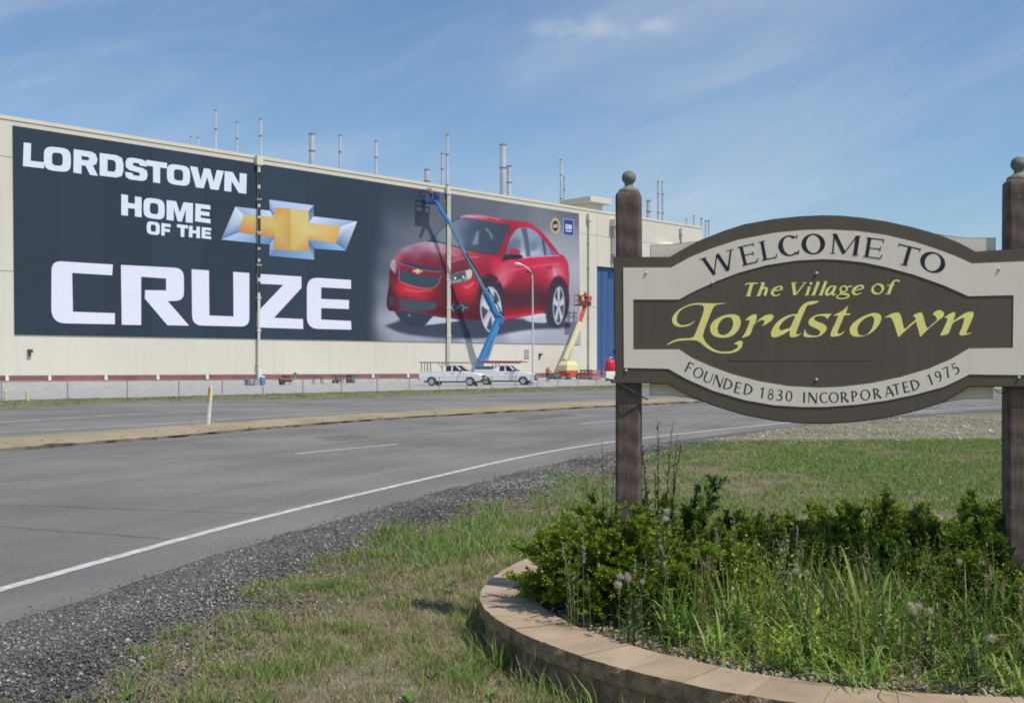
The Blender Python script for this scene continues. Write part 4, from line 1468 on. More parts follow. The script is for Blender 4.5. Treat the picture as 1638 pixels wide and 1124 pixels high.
PN_B = [(1550, 557.3), (1521, 574.5), (1486, 589.5), (1440, 603.2), (1394, 612.8), (1347, 618.6), (1310, 620), (1261, 617.4), (1214.5, 609.8), (1168, 597.4), (1136, 585.4), (1108, 573), (1086, 558.7)]
PANEL = [(1012.8, 479)] + PN_T + [(1621.4, 472), (1620.3, 556.4)] + PN_B + [(1013, 558.7)]


def dense(P):
    return [tuple(p) for p in P]


mb = MB(SO)
mb.prism([sp(p, 0.0) for p in FRAME], [], -SIGN.n, 0.022)
mb.build("front_board", m_brown, sign, bevel=0.0015)
mb = MB(SO)
cx_, cy_ = 1316.0, 512.0
grow = [(cx_ + (x - cx_) * 1.0022, cy_ + (y - cy_) * 1.0075) for x, y in FRAME]
mb.prism([sp(p, -0.0225) for p in grow], [], -SIGN.n, 0.006)
mb.build("backing_edge", m_blackedge, sign)
mb = MB(SO)
mb.prism([sp(p, 0.004) for p in CREAM], [[sp(p, 0.004) for p in PANEL]], -SIGN.n, 0.0038)
mb.build("cream_overlay", m_signcream, sign)
# plain board behind, held between the posts
RB = [(1041, 392.7), (1071, 391.5), (1099, 388.6)] + [(x, y + 1.5) for x, y in FR_T[3:14]] + [(1515, 377.6), (1544, 381.4), (1588, 381), (1592, 381.2), (1587, 636), (1544, 637), (1514, 641.6)] + [(x, y - 2) for x, y in FR_B[3:11]] + [(1103.5, 635.6), (1075.7, 632.2), (1040, 631.6)]
mb = MB(SO)
mb.prism([sp(p, -0.080) for p in RB], [], -SIGN.n, 0.018)
rb = mb.build("rear_board", m_signcream, sign)
mb = MB(SO)
grow = [(cx_ + (x - cx_) * 1.003, cy_ + (y - cy_) * 1.006) for x, y in RB]
mb.prism([sp(p, -0.0985) for p in grow], [], -SIGN.n, 0.008)
mb.build("board_edge", m_blackedge, rb)

# posts with ball finials
for pxc, ytop, lab in ((1006.0, 309, None), (1629.5, 289, None)):
    p = SIGN.at(pxc, 500, -0.0295 - 0.075)
    ztop = EYE + (HZ - ytop) / FPX * p.y
    w = 0.1475
    mb = MB((0, 0, 0))
    u, n = SIGN.u, SIGN.n
    h = w / 2
    ch = 0.016
    ring = [(-h + ch, -h), (h - ch, -h), (h, -h + ch), (h, h - ch), (h - ch, h), (-h + ch, h), (-h, h - ch), (-h, -h + ch)]
    zs = [-0.3, 0.1, 0.6, 1.2, 1.8, 2.3, ztop - 0.03, ztop - 0.012, ztop]
    vs = []
    for z in zs:
        k = 1.0 if z < ztop - 0.02 else (0.97 if z < ztop - 0.001 else 0.86)
        jx, jy = RNG.normal(0, 0.0012, 2)
        for a, b in ring:
            vs.append(Vector((0, 0, z)) + u * (a * k + jx) + n * (b * k + jy))
    m = len(zs)
    fs = [(i * 8 + j, i * 8 + (j + 1) % 8, (i + 1) * 8 + (j + 1) % 8, (i + 1) * 8 + j) for i in range(m - 1) for j in range(8)]
    fs.append(tuple((m - 1) * 8 + j for j in range(8)))
    mb.add(vs, fs)
    po = mb.build("post", m_post, sign)
    po.location = Vector((p.x, p.y, 0)) - SO
    fn = MB((0, 0, 0))
    prof = [(0.060, ztop), (0.064, ztop + 0.006), (0.060, ztop + 0.018), (0.040, ztop + 0.030), (0.026, ztop + 0.040), (0.024, ztop + 0.050), (0.027, ztop + 0.054), (0.024, ztop + 0.058)]
    for k in range(1, 13):
        t = -math.pi / 2 + 0.60 + (math.pi - 0.60) * k / 12
        prof.append((max(0.0008, 0.0425 * math.cos(t)), ztop + 0.092 + 0.0425 * math.sin(t)))
    fn.lathe(prof, n=28)
    fn.build("finial", m_capgrey, po, smooth=True)
for a in ([(988, 613), (1000, 618), (1016, 628), (1036, 639)],):
    mb = MB(SO)
    mb.tube([sp(p, 0.004 if i < 3 else -0.03) for i, p in enumerate(a)], 0.004, 6)
    mb.build("cable", m_cable, sign)
mb = MB(SO)
mb.tube([sp(p, -0.045) for p in spline([(1588, 616), (1592, 624), (1600, 628), (1610, 627), (1618, 619)], 4)], 0.0025, 6)
mb.build("cable", m_cable, sign)
for x, y, o in ((1306, 437, 0.001), (1306, 607, 0.001), (1140, 452, 0.001), (1033.5, 436.5, 0.004), (1598, 430.5, 0.004), (1001.5, 592.5, 0.001), (1630, 603.5, 0.001)):
    p = sp((x, y), o)
    mb = MB(SO)
    mb.tube([p, p + SIGN.n * 0.004, p + SIGN.n * 0.008], [0.009, 0.008, 0.004], 12)
    mb.build("bolt", m_bolt, sign, smooth=True)
mb = MB(SO)
L_ = [(1163, 576), (1172, 577), (1180, 578.5), (1184, 577), (1200, 578), (1212, 577.6), (1260, 577.4), (1320, 577.6), (1392, 577.2)]
for i in range(len(L_) - 1):
    w = 0.7 if i < 5 else 0.35
    a, b = L_[i], L_[i + 1]
    mb.flat([sp((a[0], a[1] - w), 0.0006), sp((b[0], b[1] - w), 0.0006), sp((b[0], b[1] + w), 0.0006), sp((a[0], a[1] + w), 0.0006)])
mb.build("paint_crack", m_blackedge, sign)


class Letter:
    """one painted letter: strokes, rings and outlines in photograph units laid onto the sign board"""

    def __init__(self, f, off):
        self.f, self.off, self.mb, self.k = f, off, MB(SO), 0

    def P(self, p):
        return sp(self.f(p), self.off + 0.00025 * self.k)

    def stroke(self, pts, w):
        pts = [np.array(p, float) for p in pts]
        ws = list(w) if isinstance(w, (list, tuple)) else [w] * len(pts)
        if len(pts) > 2:
            q = spline([(*p, ww) for p, ww in zip(pts, ws)], 6)
            pts, ws = [a[:2] for a in q], [a[2] for a in q]
        vs = []
        for i, p in enumerate(pts):
            d = pts[min(i + 1, len(pts) - 1)] - pts[max(i - 1, 0)]
            d = d / (np.linalg.norm(d) + 1e-9)
            nn = np.array([-d[1], d[0]]) * ws[i] / 2
            vs += [self.P(p + nn), self.P(p - nn)]
        self.mb.add(vs, [(2 * i, 2 * i + 1, 2 * i + 3, 2 * i + 2) for i in range(len(pts) - 1)])
        self.k += 1
        return self

    def ring(self, c, rx, ry, tx, ty, rot=0.0, a0=0, a1=360, skew=0.0):
        n = 36
        vs = []
        cr, sr = math.cos(R(rot)), math.sin(R(rot))
        for i in range(n + 1):
            t = R(a0 + (a1 - a0) * i / n)
            for k in (0, 1):
                x, y = (rx - k * tx) * math.cos(t), (ry - k * ty) * math.sin(t)
                x += skew * y
                vs.append(self.P((c[0] + x * cr - y * sr, c[1] + x * sr + y * cr)))
        self.mb.add(vs, [(2 * i, 2 * i + 1, 2 * i + 3, 2 * i + 2) for i in range(n)])
        self.k += 1
        return self

    def poly(self, pts, holes=(), sm=True):
        q = [tuple(p) for p in spline(list(pts) + [pts[0]], 4)][:-1] if sm else pts
        hs = [[tuple(p) for p in spline(list(h) + [h[0]], 4)][:-1] for h in holes]
        self.mb.flat([self.P(p) for p in q], [[self.P(p) for p in h] for h in hs])
        self.k += 1
        return self

    def done(self, mat):
        return self.mb.build("letter", mat, sign)


def zoomf(x0, y0, s):
    return lambda p: (x0 + p[0] / s, y0 + p[1] / s)


ZA, ZBm, ZC = zoomf(1060, 440, 8.03), zoomf(1220, 440, 8.03), zoomf(1390, 440, 8.03)
OY = 0.0008
# "Lordstown"
Letter(ZA, OY).poly([(830, 355), (700, 363), (560, 360), (420, 361), (330, 383), (230, 430), (160, 490), (125, 550), (125, 602), (150, 640), (200, 662), (270, 663), (340, 648), (390, 615), (415, 578), (392, 600), (350, 624), (290, 640), (240, 640), (200, 620), (181, 580), (186, 530), (215, 470), (280, 420), (370, 388), (440, 381), (500, 385), (526, 408), (530, 440), (515, 500), (480, 600), (440, 700), (405, 778), (370, 803), (300, 812), (220, 815), (150, 835), (90, 865), (45, 900), (110, 873), (180, 849), (260, 838), (340, 835), (420, 838), (470, 857), (530, 905), (600, 955), (680, 990), (780, 1005), (880, 1000), (960, 975), (1010, 930), (1028, 880), (1020, 848), (985, 842), (945, 862), (920, 884), (958, 894), (966, 915), (940, 945), (880, 974), (800, 982), (720, 975), (640, 940), (580, 890), (540, 840), (520, 790), (523, 750), (540, 690), (590, 560), (630, 460), (660, 402), (700, 380), (760, 371)]).done(m_yellow)
Letter(ZA, OY).poly([(930, 505), (980, 530), (1003, 590), (993, 660), (950, 730), (880, 783), (790, 804), (700, 795), (640, 765), (612, 710), (615, 650), (650, 592), (720, 545), (800, 515), (870, 503)], [[(888, 555), (855, 541), (800, 547), (750, 582), (715, 640), (706, 700), (725, 752), (770, 769), (820, 758), (868, 718), (900, 660), (905, 600)]]).done(m_yellow)
Letter(ZA, OY).poly([(1056, 582), (1110, 532), (1165, 506), (1200, 507), (1209, 535), (1196, 590), (1192, 612), (1260, 552), (1330, 512), (1390, 502), (1421, 518), (1420, 550), (1390, 590), (1335, 625), (1283, 652), (1308, 602), (1290, 577), (1250, 583), (1182, 628), (1152, 690), (1125, 757), (1090, 783), (1018, 803), (1050, 758), (1085, 680), (1115, 600), (1108, 577)]).done(m_yellow)
Letter(ZBm, OY).poly([(725, 330), (640, 334), (570, 347), (510, 387), (470, 440), (445, 495), (400, 500), (320, 520), (240, 560), (170, 620), (125, 690), (105, 750), (120, 789), (160, 800), (220, 780), (290, 745), (348, 713), (345, 768), (365, 796), (410, 795), (460, 777), (495, 743), (448, 762), (430, 748), (440, 710), (480, 600), (530, 480), (572, 392), (620, 380), (690, 358)], [[(418, 520), (365, 530), (310, 558), (255, 605), (217, 660), (218, 698), (245, 708), (300, 690), (350, 676), (378, 620), (405, 560)]]).done(m_yellow)
Letter(ZBm, OY).poly([(890, 496), (830, 495), (750, 500), (680, 515), (620, 550), (591, 590), (596, 632), (640, 665), (700, 692), (735, 722), (733, 752), (698, 775), (635, 774), (580, 758), (552, 720), (541, 690), (530, 740), (527, 782), (562, 795), (640, 797), (720, 785), (780, 750), (818, 700), (815, 655), (770, 620), (700, 595), (662, 568), (668, 545), (710, 526), (770, 525), (810, 540), (828, 563), (855, 532)]).done(m_yellow)
Letter(ZBm, OY).poly([(1098, 388), (1084, 445), (1074, 490), (1128, 493), (1105, 514), (1050, 520), (1020, 590), (985, 670), (962, 728), (975, 753), (1010, 744), (1058, 712), (1010, 765), (950, 785), (885, 789), (870, 768), (890, 700), (930, 620), (968, 528), (960, 520), (905, 518), (960, 490), (1020, 460), (1062, 425)]).done(m_yellow)
Letter(ZBm, OY).poly([(1380, 495), (1300, 525), (1220, 570), (1150, 630), (1118, 690), (1127, 750), (1170, 785), (1250, 790), (1330, 772), (1400, 735), (1465, 675), (1512, 600), (1524, 540), (1495, 497), (1430, 484)], [[(1400, 521), (1330, 547), (1270, 592), (1226, 650), (1216, 710), (1240, 763), (1290, 775), (1335, 762), (1378, 722), (1413, 660), (1430, 590), (1424, 542)]]).done(m_yellow)
Letter(ZC, OY).poly([(190, 550), (270, 505), (340, 480), (385, 486), (410, 522), (430, 600), (457, 688), (520, 637), (597, 572), (588, 540), (570, 517), (620, 490), (665, 478), (690, 502), (710, 570), (747, 678), (810, 630), (868, 582), (872, 558), (850, 522), (822, 500), (860, 462), (910, 449), (950, 468), (965, 505), (940, 545), (890, 582), (820, 640), (755, 697), (702, 750), (660, 790), (640, 720), (615, 640), (604, 602), (540, 650), (480, 702), (430, 748), (380, 793), (358, 740), (330, 650), (305, 582), (278, 546), (240, 540)]).done(m_yellow)
Letter(ZC, OY).poly([(962, 548), (1020, 506), (1078, 478), (1106, 482), (1105, 517), (1087, 570), (1090, 582), (1150, 540), (1230, 490), (1300, 470), (1340, 477), (1340, 520), (1310, 600), (1275, 680), (1252, 730), (1262, 747), (1322, 733), (1280, 757), (1210, 775), (1167, 768), (1162, 742), (1190, 680), (1215, 602), (1222, 558), (1200, 551), (1150, 572), (1078, 618), (1050, 682), (1025, 740), (990, 765), (918, 772), (940, 720), (980, 640), (1005, 575), (1000, 549)]).done(m_yellow)
# "The Village of"
Letter(ZA, OY).stroke([(1146, 108), (1100, 262)], 42).stroke([(1075, 112), (1150, 104), (1222, 106)], [16, 18, 16]).stroke([(1078, 104), (1062, 132)], 12).stroke([(1064, 268), (1132, 266)], 10).done(m_yellow)
Letter(ZA, OY).stroke([(1296, 98), (1232, 264)], 38).stroke([(1255, 100), (1310, 96)], 10).stroke([(1200, 267), (1250, 265)], 9).stroke([(1254, 196), (1295, 168), (1328, 166), (1334, 190), (1310, 264)], [14, 22, 30, 36, 34]).done(m_yellow)
Letter(ZBm, OY).stroke([(112, 212), (190, 196), (244, 180), (240, 152), (205, 148), (150, 178), (122, 226), (142, 258), (184, 262), (226, 240)], [12, 14, 20, 26, 16, 32, 40, 26, 14, 10]).done(m_yellow)
Letter(ZBm, OY).stroke([(394, 104), (412, 256)], 42).stroke([(545, 98), (420, 254)], 15).stroke([(366, 100), (440, 98)], 10).stroke([(512, 98), (562, 97)], 9).done(m_yellow)
Letter(ZBm, OY).stroke([(602, 150), (566, 256)], 34).stroke([(536, 256), (590, 256)], 9).ring((620, 106), 19, 17, 18.6, 16.6).stroke([(572, 152), (618, 148)], 9).done(m_yellow)
Letter(ZBm, OY).stroke([(716, 88), (650, 256)], 36).stroke([(690, 88), (732, 85)], 9).stroke([(618, 257), (672, 256)], 9).done(m_yellow)
Letter(ZBm, OY).stroke([(812, 84), (746, 256)], 36).stroke([(786, 84), (830, 80)], 9).stroke([(716, 257), (770, 256)], 9).done(m_yellow)
Letter(ZBm, OY).stroke([(918, 142), (872, 146), (832, 190), (818, 236), (838, 252), (872, 232), (906, 190)], [12, 18, 34, 38, 26, 16, 12]).stroke([(938, 138), (896, 236), (916, 252), (940, 236)], [30, 32, 20, 8]).done(m_yellow)
Letter(ZBm, OY).ring((1040, 178), 56, 44, 26, 14, -20).stroke([(1090, 152), (1150, 140)], 15).stroke([(1010, 214), (1000, 234), (1080, 246), (1106, 262), (1080, 290), (1010, 302), (958, 292), (956, 270), (1004, 246)], [12, 20, 30, 24, 16, 14, 18, 14, 8]).done(m_yellow)
Letter(ZBm, OY).stroke([(1150, 204), (1230, 186), (1284, 168), (1282, 140), (1246, 134), (1190, 164), (1162, 212), (1182, 244), (1222, 246), (1266, 226)], [12, 14, 20, 26, 16, 32, 40, 26, 14, 10]).done(m_yellow)
Letter(ZC, OY).ring((112, 178), 86, 68, 36, 15, -25).done(m_yellow)
Letter(ZC, OY).stroke([(394, 78), (352, 66), (314, 88), (284, 150), (252, 240)], [26, 16, 26, 38, 36]).stroke([(234, 132), (328, 128)], 12).stroke([(206, 241), (276, 241)], 9).done(m_yellow)

# "WELCOME TO" on the upper cream band
ZD, ZF = zoomf(1100, 360, 7.445), zoomf(1310, 350, 7.445)
OB = 0.0046
Letter(ZD, OB).stroke([(186, 396), (320, 590)], 42).stroke([(316, 585), (346, 350)], 15).stroke([(350, 345), (482, 542)], 42).stroke([(484, 542), (514, 300)], [24, 18]).stroke([(142, 409), (222, 383)], 9).stroke([(462, 305), (544, 288)], 9).done(m_inkblk)
Letter(ZD, OB).stroke([(634, 256), (688, 474)], 40).stroke([(594, 268), (785, 224)], 13).stroke([(774, 214), (788, 250)], [8, 14]).stroke([(664, 362), (780, 336)], 11).stroke([(772, 318), (788, 356)], 12).stroke([(655, 478), (826, 436)], 14).stroke([(838, 396), (824, 446)], [16, 8]).done(m_inkblk)
Letter(ZD, OB).stroke([(884, 196), (924, 412)], 40).stroke([(844, 208), (922, 186)], 10).stroke([(886, 420), (1050, 384)], 13).stroke([(1062, 344), (1050, 398)], [16, 8]).done(m_inkblk)
Letter(ZD, OB).ring((1212, 246), 134, 124, 58, 17, -12, 52, 318).stroke([(1300, 120), (1298, 166)], [20, 8]).stroke([(1326, 298), (1308, 350)], [14, 22]).done(m_inkblk)
Letter(ZD, OB).ring((1496, 226), 142, 124, 58, 18, -4).done(m_inkblk)
Letter(ZF, OB).stroke([(184, 182), (164, 410)], 19).stroke([(134, 410), (192, 410)], 10).stroke([(190, 182), (300, 414)], 46).stroke([(298, 412), (446, 214)], 15).stroke([(464, 204), (430, 430)], 48).stroke([(428, 204), (500, 208)], 9).stroke([(392, 430), (474, 434)], 9).stroke([(160, 182), (204, 182)], 12).done(m_inkblk)
Letter(ZF, OB).stroke([(604, 222), (568, 450)], 44).stroke([(570, 226), (772, 252)], 14).stroke([(776, 238), (764, 288)], [8, 16]).stroke([(590, 346), (722, 358)], 11).stroke([(738, 332), (722, 386)], 13).stroke([(528, 446), (732, 472)], 14).stroke([(750, 430), (732, 478)], [16, 8]).done(m_inkblk)
Letter(ZF, OB).stroke([(952, 304), (1206, 364)], 17).stroke([(962, 288), (946, 326)], [8, 15]).stroke([(1212, 348), (1196, 392)], [8, 15]).stroke([(1086, 332), (1022, 548)], 46).stroke([(968, 540), (1058, 556)], 9).done(m_inkblk)
Letter(ZF, OB).ring((1356, 518), 154, 122, 60, 18, 22).done(m_inkblk)

# "FOUNDED 1830  INCORPORATED 1975" on the lower cream band
GL = {
    "F": lambda L: L.stroke([(-.2, -.5), (-.2, .5)], .15).stroke([(-.26, -.46), (.27, -.46)], .08).stroke([(-.2, -.02), (.19, -.02)], .07),
    "O": lambda L: L.ring((0, 0), .47, .5, .15, .07),
    "U": lambda L: L.stroke([(-.32, -.5), (-.32, 0), (-.3, .26), (-.12, .45), (.1, .44), (.28, .26), (.31, 0), (.31, -.5)], [.15, .15, .14, .10, .08, .09, .09, .09]),
    "N": lambda L: L.stroke([(-.35, -.5), (-.35, .5)], .08).stroke([(-.36, -.5), (.35, .5)], .16).stroke([(.36, -.5), (.36, .5)], .08),
    "D": lambda L: L.stroke([(-.34, -.5), (-.34, .5)], .15).ring((-.33, 0), .70, .5, .16, .07, 0, -90, 90),
    "E": lambda L: L.stroke([(-.22, -.5), (-.22, .5)], .15).stroke([(-.26, -.46), (.25, -.46)], .08).stroke([(-.2, -.02), (.19, -.02)], .07).stroke([(-.26, .46), (.27, .46)], .08),
    "1": lambda L: L.stroke([(.03, -.5), (.03, .5)], .14).stroke([(-.17, -.34), (.02, -.48)], .08),
    "8": lambda L: L.ring((0, -.25), .21, .25, .09, .07).ring((0, .22), .27, .28, .11, .08),
    "3": lambda L: L.stroke([(-.22, -.4), (0, -.47), (.18, -.34), (.14, -.14), (-.08, -.04)], [.07, .08, .13, .12, .07]).stroke([(-.08, -.04), (.17, .06), (.23, .25), (.1, .42), (-.12, .47), (-.26, .42)], [.07, .12, .14, .11, .08, .07]),
    "0": lambda L: L.ring((0, 0), .32, .5, .14, .07),
    "I": lambda L: L.stroke([(0, -.5), (0, .5)], .16),
    "C": lambda L: L.ring((.05, 0), .46, .5, .16, .07, 0, 48, 312),
    "R": lambda L: L.stroke([(-.26, -.5), (-.26, .5)], .15).ring((-.22, -.22), .43, .28, .15, .07, 0, -90, 90).stroke([(-.04, .05), (.33, .5)], .15),
    "P": lambda L: L.stroke([(-.22, -.5), (-.22, .5)], .15).ring((-.18, -.2), .43, .30, .15, .07, 0, -90, 90),
    "A": lambda L: L.stroke([(-.02, -.5), (-.36, .5)], .08).stroke([(0, -.5), (.36, .5)], .16).stroke([(-.22, .16), (.22, .16)], .07),
    "T": lambda L: L.stroke([(0, -.5), (0, .5)], .15).stroke([(-.35, -.46), (.35, -.46)], .08),
    "9": lambda L: L.ring((0, -.2), .27, .3, .12, .07).stroke([(.21, -.2), (.2, .1), (.08, .34), (-.14, .5)], [.13, .13, .11, .07]),
    "7": lambda L: L.stroke([(-.26, -.46), (.28, -.46)], .09).stroke([(.26, -.46), (.08, -.05), (-.04, .5)], [.08, .13, .15]),
    "5": lambda L: L.stroke([(-.17, -.46), (.24, -.46)], .09).stroke([(-.14, -.46), (-.17, -.08)], .07).stroke([(-.17, -.08), (.08, -.12), (.23, .1), (.17, .35), (-.02, .47), (-.24, .46)], [.07, .1, .14, .13, .1, .07]),
}
TXT = [(4, "F", 155, 190, 26), (4, "O", 253, 245, 26), (4, "U", 362, 298, 23), (4, "N", 470, 335, 19), (4, "D", 583, 373, 16), (4, "E", 687, 408, 13), (4, "D", 803, 428, 11), (4, "1", 950, 465, 8), (4, "8", 1045, 480, 6), (4, "3", 1140, 490, 5), (4, "0", 1243, 500, 4), (4, "I", 1408, 514, 2), (4, "N", 1502, 518, 2),
       (5, "C", 54, 516, -1), (5, "O", 162, 515, -3), (5, "R", 280, 510, -4), (5, "P", 392, 500, -6), (5, "O", 506, 487, -7), (5, "R", 635, 470, -8), (5, "A", 765, 448, -10), (5, "T", 848, 425, -11), (5, "E", 952, 400, -13), (5, "D", 1055, 375, -16), (5, "1", 1215, 320, -19), (5, "9", 1305, 285, -20), (5, "7", 1397, 242, -22), (5, "5", 1490, 200, -26)]
for zz, ch, x, y, rot in TXT:
    x0 = 1080 if zz == 4 else 1310
    c, s = math.cos(R(rot)), math.sin(R(rot))
    H = 118 / 6.825
    f = lambda p, x=x, y=y, c=c, s=s, x0=x0: (x0 + x / 6.825 + (p[0] * c - p[1] * s) * H, 560 + y / 6.825 + (p[0] * s + p[1] * c) * H)
    GL[ch](Letter(f, OB)).done(m_inkblk)

# ------------------------------------------------------------------ planter of split-face blocks
m_cap = M("tan_cap_block", lin((174, 153, 128)), 0.9, c2=lin((148, 129, 107)), scale=3.2, bump=0.3, bscale=160, coord="pos", detail=9, streak=((0, (1, 1, 1), 9, 0.60, 0.74, lin((112, 98, 80)), 0.6), (0, (1, 1, 1), 60, 0.62, 0.72, lin((126, 112, 94)), 0.5)))
m_split = M("split_face_block", lin((164, 140, 110)), 0.95, c2=lin((122, 102, 80)), scale=16, bump=0.9, bscale=60, coord="pos", detail=8)
OUT_T = [(0.30, 8.06), (0.127, 7.78), (-0.043, 7.33), (-0.158, 6.87), (-0.197, 6.39), (-0.12, 5.95), (0.02, 5.6), (0.17, 5.33), (0.326, 5.10), (0.537, 4.85), (0.737, 4.665), (0.909, 4.53), (1.3, 4.31), (1.75, 4.17), (2.3, 4.13), (2.9, 4.25), (3.4, 4.6), (3.75, 5.2), (3.85, 6.0), (3.7, 6.9), (3.3, 7.7), (2.7, 8.3), (1.9, 8.6), (1.1, 8.55), (0.6, 8.34)]
RINGC = np.array(spline(OUT_T + [OUT_T[0]], 10))


def ring_off(d):
    P = RINGC[:-1]
    T = np.roll(P, -1, 0) - np.roll(P, 1, 0)
    T /= np.linalg.norm(T, axis=1)[:, None]
    N = np.stack([-T[:, 1], T[:, 0]], 1)          # points into the planter (the ring runs anticlockwise)
    return P + N * d


plant_c = Vector((1.8, 6.4, 0))
planter = thing("planter_wall", "low curved tan block planter wall with smooth cap around the welcome sign", "planter", plant_c)
CAPZ = 0.222


def course(name, mat, d0, d1, z0, z1, ln, shift, rough):
    A, B = ring_off(d0), ring_off(d1)
    A, B = np.vstack([A, A[:1]]), np.vstack([B, B[:1]])
    s = np.concatenate([[0], np.cumsum(np.linalg.norm(np.diff(A, axis=0), axis=1))])
    n = int(round(s[-1] / ln))
    for i in range(n):
        a, b = (i + shift) / n * s[-1], (i + 1 + shift) / n * s[-1]
        g = 0.0014
        nu, nv = 7, 4
        tt = (np.linspace(a + g, b - g, nu)) % s[-1]
        f = lambda Q: np.stack([np.interp(tt, s, Q[:, 0]), np.interp(tt, s, Q[:, 1])], 1)
        O, I = f(A), f(B)
        nr = (I - O) / np.linalg.norm(I - O, axis=1)[:, None]
        dz = RNG.normal(0, 0.0012)
        vs, fs = [], []
        for v in range(nv):
            z = z0 + (z1 - z0) * v / (nv - 1) + dz
            for u in range(nu):
                d = RNG.normal(0, rough)
                if v == nv - 1:
                    d = d * 0.45 + 0.002
                if u in (0, nu - 1):
                    d = abs(d) * 0.6 + 0.003
                p = O[u] + nr[u] * d
                vs.append((p[0], p[1], z))
        k = len(vs)
        for zz in (z0, z1):
            for u in range(nu):
                vs.append((I[u][0], I[u][1], zz + dz))
        for v in range(nv - 1):
            for u in range(nu - 1):
                q = v * nu + u
                fs.append((q, q + 1, q + nu + 1, q + nu))
        for u in range(nu - 1):
            fs.append(((nv - 1) * nu + u, (nv - 1) * nu + u + 1, k + nu + u + 1, k + nu + u))
            fs.append((k + u, k + u + 1, k + nu + u + 1, k + nu + u))
        for u in (0, nu - 1):
            fs.append(tuple([v * nu + u for v in range(nv)] + [k + nu + u, k + u]))
        mb = MB(plant_c)
        mb.add(vs, fs)
        mt_ = mat if not isinstance(mat, list) else mat[int(RNG.integers(0, len(mat)))]
        o = mb.build(name, mt_, planter)
        if name == "cap_block":
            o.data.materials.append(m_split)
            for p in o.data.polygons:
                if abs(p.normal.z) < 0.8:
                    p.material_index = 1


m_cap2 = M("tan_cap_block_pale", lin((178, 158, 134)), 0.9, c2=lin((154, 136, 114)), scale=3.6, bump=0.3, bscale=160, coord="pos", detail=9, streak=((0, (1, 1, 1), 8, 0.60, 0.74, lin((116, 104, 84)), 0.6), (0, (1, 1, 1), 60, 0.62, 0.72, lin((126, 112, 94)), 0.5)))
m_cap3 = M("tan_cap_block_dull", lin((170, 149, 124)), 0.9, c2=lin((145, 127, 105)), scale=2.8, bump=0.25, bscale=160, coord="pos", detail=9)
course("cap_block", [m_cap, m_cap2, m_cap3, m_cap], 0.0, 0.335, 0.138, CAPZ, 0.305, 0.35, 0.0045)
course("wall_block", m_split, 0.035, 0.30, -0.06, 0.135, 0.40, 0.0, 0.0050)
m_soil = M("planter_soil", lin((120, 104, 84)), 0.97, c2=lin((74, 62, 48)), scale=26, bump=1.0, bscale=45, lo=0.4, hi=0.6, coord="pos", detail=6)
IN = ring_off(0.325)
ctr = IN.mean(0)
mb = MB()
vs = []
RR = [1.0, 0.9, 0.75, 0.5, 0.25]
for i, f in enumerate(RR):
    for p in IN:
        q = ctr + (p - ctr) * f
        vs.append((q[0], q[1], [0.185, 0.192, 0.20, 0.23, 0.25][i]))
n = len(IN)
fs = [(r * n + i, r * n + (i + 1) % n, (r + 1) * n + (i + 1) % n, (r + 1) * n + i) for r in range(len(RR) - 1) for i in range(n)]
fs.append(tuple((len(RR) - 1) * n + i for i in range(n)))
mb.add(vs, fs)
tag(mb.build("planter_soil", m_soil), kind="structure")

# ------------------------------------------------------------------ roadside furniture
m_dwhite = M("delineator_white", (0.74, 0.73, 0.64), 0.5, c2=(0.60, 0.58, 0.48), scale=6)
m_dor = M("reflector_amber", (0.78, 0.36, 0.03), 0.4, c2=(0.66, 0.26, 0.02), scale=10)
p = gnd(332, 683, 0.06)
de = thing("delineator_post", "leaning white flat marker post with amber top on the brown median", "road marker", (p.x, p.y, 0.10))
tilt = Vector((0.07, 0, 1)).normalized()
mb = MB()
for a, b in ((0.0, 1.0),):
    n_ = 7
    vs, fs = [], []
    for z in (0.0, 0.74, 0.98, 1.04):
        for k in range(n_):
            t = -1 + 2 * k / (n_ - 1)
            w = 0.058 * (1.0 if z < 1.0 else 0.75)
            for th in (0, 0.012):
                q = tilt * z + Vector((w * t, 0.03 * t * t + th, 0))
                vs.append(q)
    row = n_ * 2
    for i in range(3):
        for k in range(n_ - 1):
            for s in (0, 1):
                a0 = i * row + k * 2 + s
                fs.append((a0, a0 + 2, a0 + 2 + row, a0 + row))
        for k in (0, n_ - 1):
            a0 = i * row + k * 2
            fs.append((a0, a0 + 1, a0 + 1 + row, a0 + row))
    for k in range(n_ - 1):
        a0 = 3 * row + k * 2
        fs.append((a0, a0 + 1, a0 + 3, a0 + 2))
    mb.add(vs, fs)
mb.build("blade", m_dwhite, de)
rf = MB()
vs = []
for z in (0.62, 1.0):
    for k in range(5):
        t = -0.95 + 1.2 * k / 4
        vs.append(tilt * z + Vector((0.058 * t, 0.03 * t * t - 0.006, 0)))
rf.add(vs, [(k, k + 1, k + 6, k + 5) for k in range(4)])
rf.build("reflector", m_dor, de)
mb = MB()
mb.lathe([(0.09, -0.03), (0.10, 0.0), (0.08, 0.02), (0.03, 0.03)], n=12)
mb.build("base", m_dark, de)

